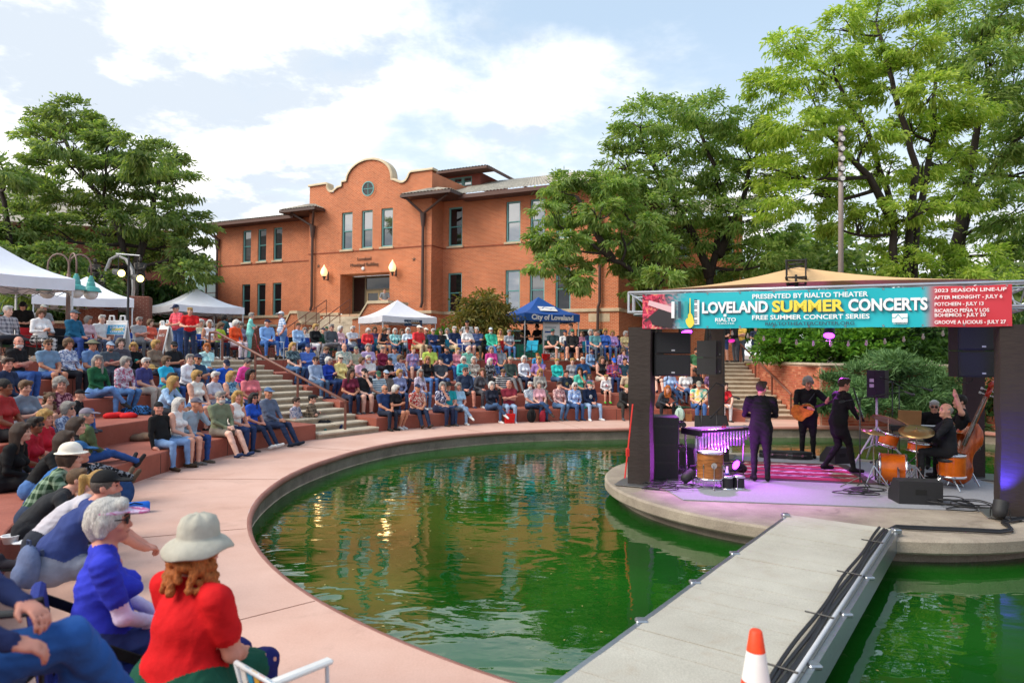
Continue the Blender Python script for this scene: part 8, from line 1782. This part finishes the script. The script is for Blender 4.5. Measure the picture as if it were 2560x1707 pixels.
# jeans wearer at the lower left corner
la = ((.13, .42, .30), (.4, .6, -.25), (.0, .3, 1.), (-.9, -.1, -.3)); ra = ((.24, .36, .26), (-.3, .8, -.35), (.2, .2, 1.), (.9, -.2, -.4))
person('person in navy floral top and rolled jeans with crossed legs and folded hands', (-2.10, 2.48, .96), R(-74), '#1a2650', '#1f4f92', '#2a2622', 'r', 'bob', 'b', None, '#222222', None, None, 'long', 'long', .008, 1.05, 'audience in the left foreground', dict(build='g', legs=('down', 'over'), arms=(la, ra), lean=-16, fine=True, seat_drop=.5, over=dict(curl=.55)))
chair('navy folding chair under the person in rolled jeans', (-2.1, 2.48, RISE+.14), R(-74), '#26305a')
# ------------------------------------------------------------------ things lying about
def backpack(label, p, yaw, c, c2=None, s=1.):
    root = thing('backpack', label, 'backpack', p, yaw); root.scale = (s,)*3; S = Sdf(); S.el((0, 0, .2), (.15, .09, .22), 0); S.el((0, -.08, .13), (.11, .06, .11), 0, .03); S.cut((0, 0, -1), 0); V, Fq, tg = S.mesh(.02); obj('bag', np_mesh('bag', V, Fq, cloth(c)), root); q = MB(); q.tube([(-.03, 0, .4), (-.03, 0, .46), (.03, 0, .46), (.03, 0, .4)], .01, 6); q.build('handle', cloth(c2 or c), root)
    for x in (-.07, .07): q = MB(); q.tube([(x, .08, .36), (x, .13, .2), (x, .08, .05)], .016, 6); q.build('strap', cloth(c2 or c), root)
def tote(label, p, yaw, c, w=.34, h=.3):
    root = thing('tote_bag', label, 'bag', p, yaw); b = MB(); b.add([(-w/2*.85, -.07, 0), (w/2*.85, -.07, 0), (w/2*.85, .07, 0), (-w/2*.85, .07, 0), (-w/2, -.1, h), (w/2, -.1, h), (w/2, .1, h), (-w/2, .1, h)], [(3, 2, 1, 0), (0, 1, 5, 4), (1, 2, 6, 5), (2, 3, 7, 6), (3, 0, 4, 7), (4, 5, 6, 7)]); b.build('bag', cloth(c), root)
    for y in (-.09, .09): q = MB(); q.tube([(-.08, y, h-.02), (-.06, y, h+.12), (.06, y, h+.12), (.08, y, h-.02)], .008, 5); q.build('handle', cloth(c), root)
def bundle(label, p, yaw, c, r=(.22, .13, .08), name='folded_jacket', cat='jacket', seed=1):
    root = thing(name, label, cat, p, yaw); S = Sdf(); g = random.Random(seed)
    for k in range(9): S.el((g.uniform(-.7, .7)*r[0], g.uniform(-.6, .6)*r[1], g.uniform(.2, .7)*r[2]), (r[0]*g.uniform(.35, .6), r[1]*g.uniform(.4, .7), r[2]*g.uniform(.5, .9)), 0, .02)
    S.cut((0, 0, -1), 0); V, Fq, tg = S.mesh(.016); obj('cloth', np_mesh('cloth', V, Fq, cloth(c)), root)
def flo(px, py, z=0.): p = onz(px, py, z); return (p[0], p[1], z+.003)
q = ray_circle(1275, RT[0]-.25); tote('red tote bag on the ground by the far front bench', (*q, .003), R(200), '#c8201f'); q = ray_circle(1330, RT[0]-.25); backpack('black backpack leaning on the far front bench', (*q, .003), R(200), '#141416', s=1.05); q = ray_circle(1357, RT[0]-.2); bundle('dark red bundle beside the black backpack', (*q, .003), 0, '#8a1c2c', (.1, .1, .3), 'gym_bag', 'bag', 4); q = ray_circle(1700, RT[0]-.25); backpack('pale mint backpack on the ground right of the left front column', (*q, .003), R(170), '#a8c0b4', s=1.1); q = ray_circle(1722, RT[0]-.22); tote('tan leather bag next to the pale mint backpack', (*q, .003), R(170), '#8a5a34', .24, .24)
q = ray_circle(1365, RT[4]+.5); tote('red tote bag on the upper terrace edge in front of the blue tent', (*q, ZT), R(190), '#c8201f'); q = ray_circle(1455, RT[0]+.25); bundle('green cloth hanging on the far front bench', (*q, RISE), 0, '#1f9a78', (.2, .14, .07), seed=3); q = ray_circle(1100, RT[0]+.35); bundle('grey cooler bag beside the navy print top', (*q, RISE), 0, '#6e7480', (.14, .12, .22), 'cooler_bag', 'bag', 6); q = ray_circle(1690, RT[0]+.4); bundle('dark green blanket spread on the far front bench', (*q, RISE), R(190), '#1f4a34/#101a14/plaid', (.6, .3, .05), 'blanket', 'blanket', 7)
bundle('red jacket lying on the second tier near the drawn-up knees', flo(300, 1045, 2*RISE), R(30), '#c01c20', (.28, .16, .1), seed=8); bundle('black and blue bag on the second tier beside the red jacket', flo(345, 1036, 2*RISE), R(10), '#1c2434/#3a7ac0/flor', (.32, .2, .16), 'duffel_bag', 'bag', 9); bundle('brown blanket beside the black sweatshirt on the first tier', flo(355, 1100, RISE), R(10), '#6a5444', (.3, .2, .12), 'blanket', 'blanket', 10)
backpack('dark blue backpack on the plaza in front of the navy tee', flo(310, 1262), R(40), '#22406c', '#101820', .9)
root = thing('rolled_mat', 'bright blue rolled bag lying on the plaza', 'bag', flo(336, 1282), R(28)); b = MB(); b.tube([(-.19, 0, .075), (-.17, 0, .075), (.17, 0, .075), (.19, 0, .075)], [.055, .075, .075, .055], 14); b.build('roll', cloth('#1f66c8'), root, True); b = MB(); b.tube([(-.1, -.05, .12), (0, -.06, .15), (.1, -.05, .12)], .008, 5); b.build('handle', cloth('#101820'), root)
backpack('grey-blue quilted bag at the left edge by the jeans wearer', flo(70, 1470, RISE), R(-30), '#5c6a8c', '#3a4664', .8)
p = flo(26, 1358, RISE); root = thing('paper_bowl', 'white paper bowl on the first tier at the left edge', 'bowl', p); b = MB(); b.lathe([(.0, 0), (.055, 0), (.075, .07), (.08, .07), (.08, .076), (.068, .076), (.05, .008), (0, .008)], 20); b.build('bowl', M_WPR, root, True); root = thing('napkin', 'crumpled white napkin beside the paper bowl', 'napkin', (p[0]+.1, p[1]-.02, RISE+.002)); S = Sdf(); S.el((0, 0, .01), (.07, .05, .014), 0); S.el((.03, .02, .02), (.04, .03, .02), 0, .01); S.cut((0, 0, -1), 0); V, Fq, tg = S.mesh(.012); obj('paper', np_mesh('paper', V, Fq, M_WPR), root)
def shoe(label, p, yaw): 
    root = thing('shoe', label, 'shoe', p, yaw); S = Sdf(); S.rc((0, -.1, .05), (0, .12, .035), .05, .036, 0); S.rc((0, -.09, .07), (0, -.08, .1), .045, .043, 0); S.cut((0, 0, -1), -.0); V, Fq, tg = S.mesh(.012); obj('upper', np_mesh('upper', V, Fq, cloth('#26222a')), root); q = MB(); q.prism([(.045*math.cos(t)*(1.1 if math.sin(t) > 0 else .95), .02+.15*math.sin(t)) for t in np.linspace(0, 6.283, 17)[:-1]], 0, .02); q.build('sole', cloth('#141416'), root)
shoe('dark trail shoe poking in at the left edge above the quilted bag', flo(22, 1425, RISE), R(-80))
for k, px in enumerate((338, 364)): q = ray_circle(px, RT[2]+.12); root = thing('water_bottle', ('small clear water bottle beside the navy polo, left one', 'small clear water bottle beside the navy polo, right one')[k], 'bottle', (*q, 3*RISE)); b = MB(); b.lathe([(0, 0), (.032, 0), (.032, .13), (.013, .18), (.013, .2)], 12); b.build('bottle', mat('clear_plastic', (.6, .68, .75), .15, 0), root, True); b = MB(); b.lathe([(.015, .2), (.015, .215), (0, .215)], 10); b.build('cap', M_WPR, root)
q = ray_circle(379, RT[3]-.1); root = thing('straw_hat', 'wide tan straw hat resting on the tier behind the navy polo', 'hat', (q[0], q[1], 3*RISE+.55)); o = obj('hat', hmesh(hat_mesh, 'straw', .011), root); o.material_slots[0].link = 'OBJECT'; o.material_slots[0].material = cloth('#c09a5c')
# ------------------------------------------------------------------ the band
BLK = '#0d0d12'; g_ = 'band members on stage'
person('person in black suit seen from behind at the vibraphone', (4.45, 12.2, .02), R(-14), '#0b0a0e', '#09090b', '#0c0c0e', 'r', 'short', 'b', None, '#222', None, None, 'long', 'long', .012, 1.02, g_, dict(build='m', stand=True, legs='st', arms='front', lean=3, hyaw=-30, loose=1.08, over=dict(jacket=1)))
gp = (6.5, 15.0, .02); gy = R(158)
gl_, gr_ = ((-.34, .30, 1.20), (-.3, .5, .7), (-.3, 1, 0), (-.9, -.1, -.8)), ((.02, .27, 1.10), (-.7, .3, -.2), (0, 1, .2), (.9, -.3, -.4))
person('person in black suit playing the sunburst guitar', gp, gy, BLK, '#0c0c10', '#0c0c0e', 'r', 'curly', 'g', None, '#222', None, None, 'long', 'long', .012, 1.02, g_, dict(build='m', stand=True, legs='st', arms=(gl_, gr_), lean=5, hpitch=-22, hyaw=14, loose=1.08, over=dict(jacket=1)))
def guitar():
    root = thing('sunburst_guitar', 'sunburst hollow-body guitar held by the guitarist', 'guitar', (gp[0], gp[1], 0), gy); M = Matrix.Translation((.10, .20, 1.05)) @ Matrix.Rotation(R(-12), 4, 'Z') @ Matrix.Rotation(R(78), 4, 'X') @ Matrix.Rotation(R(68), 4, 'Z')
    m = mat('sunburst', '#8a3a0c', .2, .3, 5, 0, col2='#e0902c'); b = MB(); P = []
    for t in np.linspace(0, 2*math.pi, 41)[:-1]: y = .24*math.cos(t); w = float(np.interp(y, [-.24, -.2, -.1, .02, .1, .18, .24], [.05, .15, .20, .135, .14, .115, .03])); P.append(((1 if math.sin(t) > 0 else -1)*w*(abs(math.sin(t))**.25 if abs(math.sin(t)) > .05 else .4), y))
    b.prism(P, -.04, .04, 0, M); b.build('body', m, root); q = MB(); q.prism([(x*1.01, y*1.01) for x, y in P], .034, .043, 0, M); q.build('binding', mat('cream_binding', '#d8c8a0', .4, 0), root); q = MB(); q.prism([(x*.96, y*.96) for x, y in P], .043, .05, 0, M); q.build('top', m, root)
    q = MB(); q.box(-.024, .024, .05, .62, .05, .066, 0, M); q.build('neck', M_EBON, root); q = MB(); q.box(-.04, .04, .62, .78, .045, .06, 0, M); q.build('headstock', M_EBON, root); q = MB(); q.box(-.04, .04, -.12, -.105, .05, .07, 0, M); q.build('bridge', M_EBON, root)
    for y in (.0, -.06): q = MB(); q.box(-.03, .03, y-.015, y+.015, .05, .06, 0, M); q.build('pickup', M_CHR, root)
    for s in (-1, 1): q = MB(); q.tube([(s*.085, -.1, .052), (s*.075, -.04, .052), (s*.09, .02, .052)], .008, 5, 0, M); q.build('f_hole', M_EBON, root)
    for k in range(3):
        for s in (-1, 1): q = MB(); q.tube([(s*.04, .65+.04*k, .05), (s*.06, .65+.04*k, .05)], .008, 5, 0, M); q.build('tuner', M_CHR, root)
    q = MB(); q.tube([(-.02, .2, 1.28), (-.12, .14, 1.42), (-.16, -.05, 1.5), (-.05, -.14, 1.3), (.15, -.1, 1.1), (.22, .1, 1.0)], .012, 5); q.build('strap', cloth('#3a3a44'), root)
guitar()
cp = (6.28, 13.15, .02); cy = R(-88)
cl_, cr_ = ((-.04, .26, 1.18), (.5, .4, -.3), (-.6, .6, 0), (-.9, -.3, -.6)), ((.05, .34, 1.00), (-.5, .5, -.3), (.6, .6, 0), (.9, -.3, -.6))
person('person in black suit playing the clarinet under purple light', cp, cy, '#0d0b12', '#0a090c', '#0c0c0e', 'r', 'short', 'b', None, '#222', None, None, 'long', 'long', .012, 1.05, g_, dict(build='m', stand=True, legs=('rear', 'fwd'), arms=(cl_, cr_), lean=8, hpitch=-8, loose=1.1, over=dict(jacket=1)))
root = thing('clarinet', 'black clarinet with silver keys held to the lips', 'clarinet', cp, cy); a, e = Vector((0, .30, 1.62)), Vector((0, .50, .98)); b = MB(); b.tube([a, a*.95+e*.05, a*.9+e*.1, a*.1+e*.9, e], [.008, .012, .015, .016, .032], 10); b.build('body', M_EBON, root, True)
for t in np.linspace(.2, .85, 9): q = MB(); c = a*(1-t)+e*t; q.tube([c+Vector((-.012, .02, 0)), c+Vector((.012, .022, -.012))], .007, 6); q.build('key', M_CHR, root)
dl_, dr_ = ((-.16, .42, .34), (.1, .9, -.1), (0, 0, 1), (-.8, -.2, -.6)), ((.14, .40, .44), (-.1, .9, .2), (0, 0, 1), (.8, -.2, -.6))
person('person in black shirt drumming with back half turned', (7.42, 11.6, .54), R(62), '#14161c', '#0e0e12', '#0c0c0e', 'l', 'fringe', 'g', None, '#222', None, None, 'long', 'long', .012, 1.02, g_, dict(build='m', legs='wide', arms=(dl_, dr_), lean=2, hyaw=28, seat_drop=.5))
for k, (w, d_) in enumerate((((-.14, .50, .34), (.35, .9, -.1)), ((.13, .48, .45), (-.1, .8, .5)))):
    root = thing('drumstick', ('pale drumstick in the left hand of the drummer', 'pale drumstick in the right hand of the drummer')[k], 'drumstick', (7.42, 11.6, .54), R(62)); q = MB(); w = Vector(w); d_ = Vector(d_).normalized(); q.tube([w-d_*.05, w+d_*.3, w+d_*.34], [.008, .007, .004], 6); q.build('stick', mat('stick_wood', '#b98a5a', .6, .1), root)
p = ony(2335, 1100, 14.0); person('person in black jacket at the keyboard behind the drummer', (p[0], p[1], .50), R(150), '#101014', '#0c0c10', '#0c0c0e', 'l', 'short', 'w', None, '#222', True, None, 'long', 'long', .012, 1.0, g_, dict(build='m', legs='down', arms='front', lean=14, hpitch=-14, seat_drop=.48))
p = Vector((8.02, 12.1, .66)); stl, str_ = ((-.40, .10, .86), (-.2, .3, .9), (-.3, 1, 0), (-1, -.2, -.5)), ((.05, .40, .22), (-.5, .6, -.4), (.3, .6, .6), (.9, -.3, -.5))
person('person in black tee embracing the double bass with one hand on its neck', p, R(55), '#0d0e12', '#0b0b0f', '#0c0c0e', 'l', 'short', 'k', None, '#222', None, None, 'short', 'long', .012, 1.02, g_, dict(build='m', legs='wide', arms=(stl, str_), lean=4, hyaw=20, seat_drop=.6))
# ------------------------------------------------------------------ bronze figures on plinths beside the loop sculpture
def statue(label, px, py_feet, Y, yaw, pose, s=1., seat=False):
    p = ony(px, py_feet, Y); z = p[2]; root = thing('bronze_statue', label, 'statue', (p[0], p[1], ZT), yaw); S, hc, hm = body(**pose); V, Fq, tg = S.mesh(.02); V = V*s; V[:, 2] += z-ZT
    obj('figure', np_mesh('figure', V, Fq, M_BRZ), root); b = MB(); b.bbox(-.4, .4, -.4, .4, 0, z-ZT-(.0 if not seat else .36*s), .03); b.build('plinth', M_BRICKD, root)
statue('tall bronze statue right of the white loop sculpture', 350, 742, 27.3, R(200), dict(build='m', stand=True, legs='st', arms='crossed'), .92)
statue('bronze statue of a seated figure left of the white loop sculpture', 238, 700, 27.0, R(190), dict(build='f', legs='down', arms='lap', hyaw=20), .95, True)
statue('small bronze child statue between the seated figure and the loop', 256, 722, 26.6, R(170), dict(build='f', legs='down', arms='lap'), .62, True)
# blue wheeled bin under the left tent
p = ony(212, 880, 22.6); root = thing('recycling_bin', 'blue wheeled recycling bin under the left white tent', 'bin', (p[0], p[1], ZT), R(20)); b = MB(); b.add([(-.22, -.24, .04), (.22, -.24, .04), (.22, .24, .04), (-.22, .24, .04), (-.28, -.32, .92), (.28, -.32, .92), (.28, .32, .92), (-.28, .32, .92)], [(3, 2, 1, 0), (0, 1, 5, 4), (1, 2, 6, 5), (2, 3, 7, 6), (3, 0, 4, 7), (4, 5, 6, 7)]); M_BIN = mat('bin_blue', '#1f4fb0', .5, .06); b.build('tub', M_BIN, root); b = MB(); b.bbox(-.3, .3, -.36, .34, .92, 1.0, .02); b.build('lid', M_BIN, root)
for s in (-1, 1): q = MB(); q.tube([(s*.2-.03, .24, .1), (s*.2+.03, .24, .1)], .1, 14); q.build('wheel', M_BLK, root)
# pink band on the white hat of the plaid-shirted person
for o in list(bpy.data.objects):
    if o.get('label', '').endswith('white banded hat'):
        h_ = next(c for c in o.children if c.name.startswith('hat')); b = MB(); b.lathe([(.099, .055), (.1, .058), (.097, .085), (.094, .085)], 24, 0, Matrix.Diagonal((1, 1.2, 1, 1)), False); q = b.build('hat_band', cloth('#c8788c'), o, True); q.matrix_local = h_.matrix_local.copy()
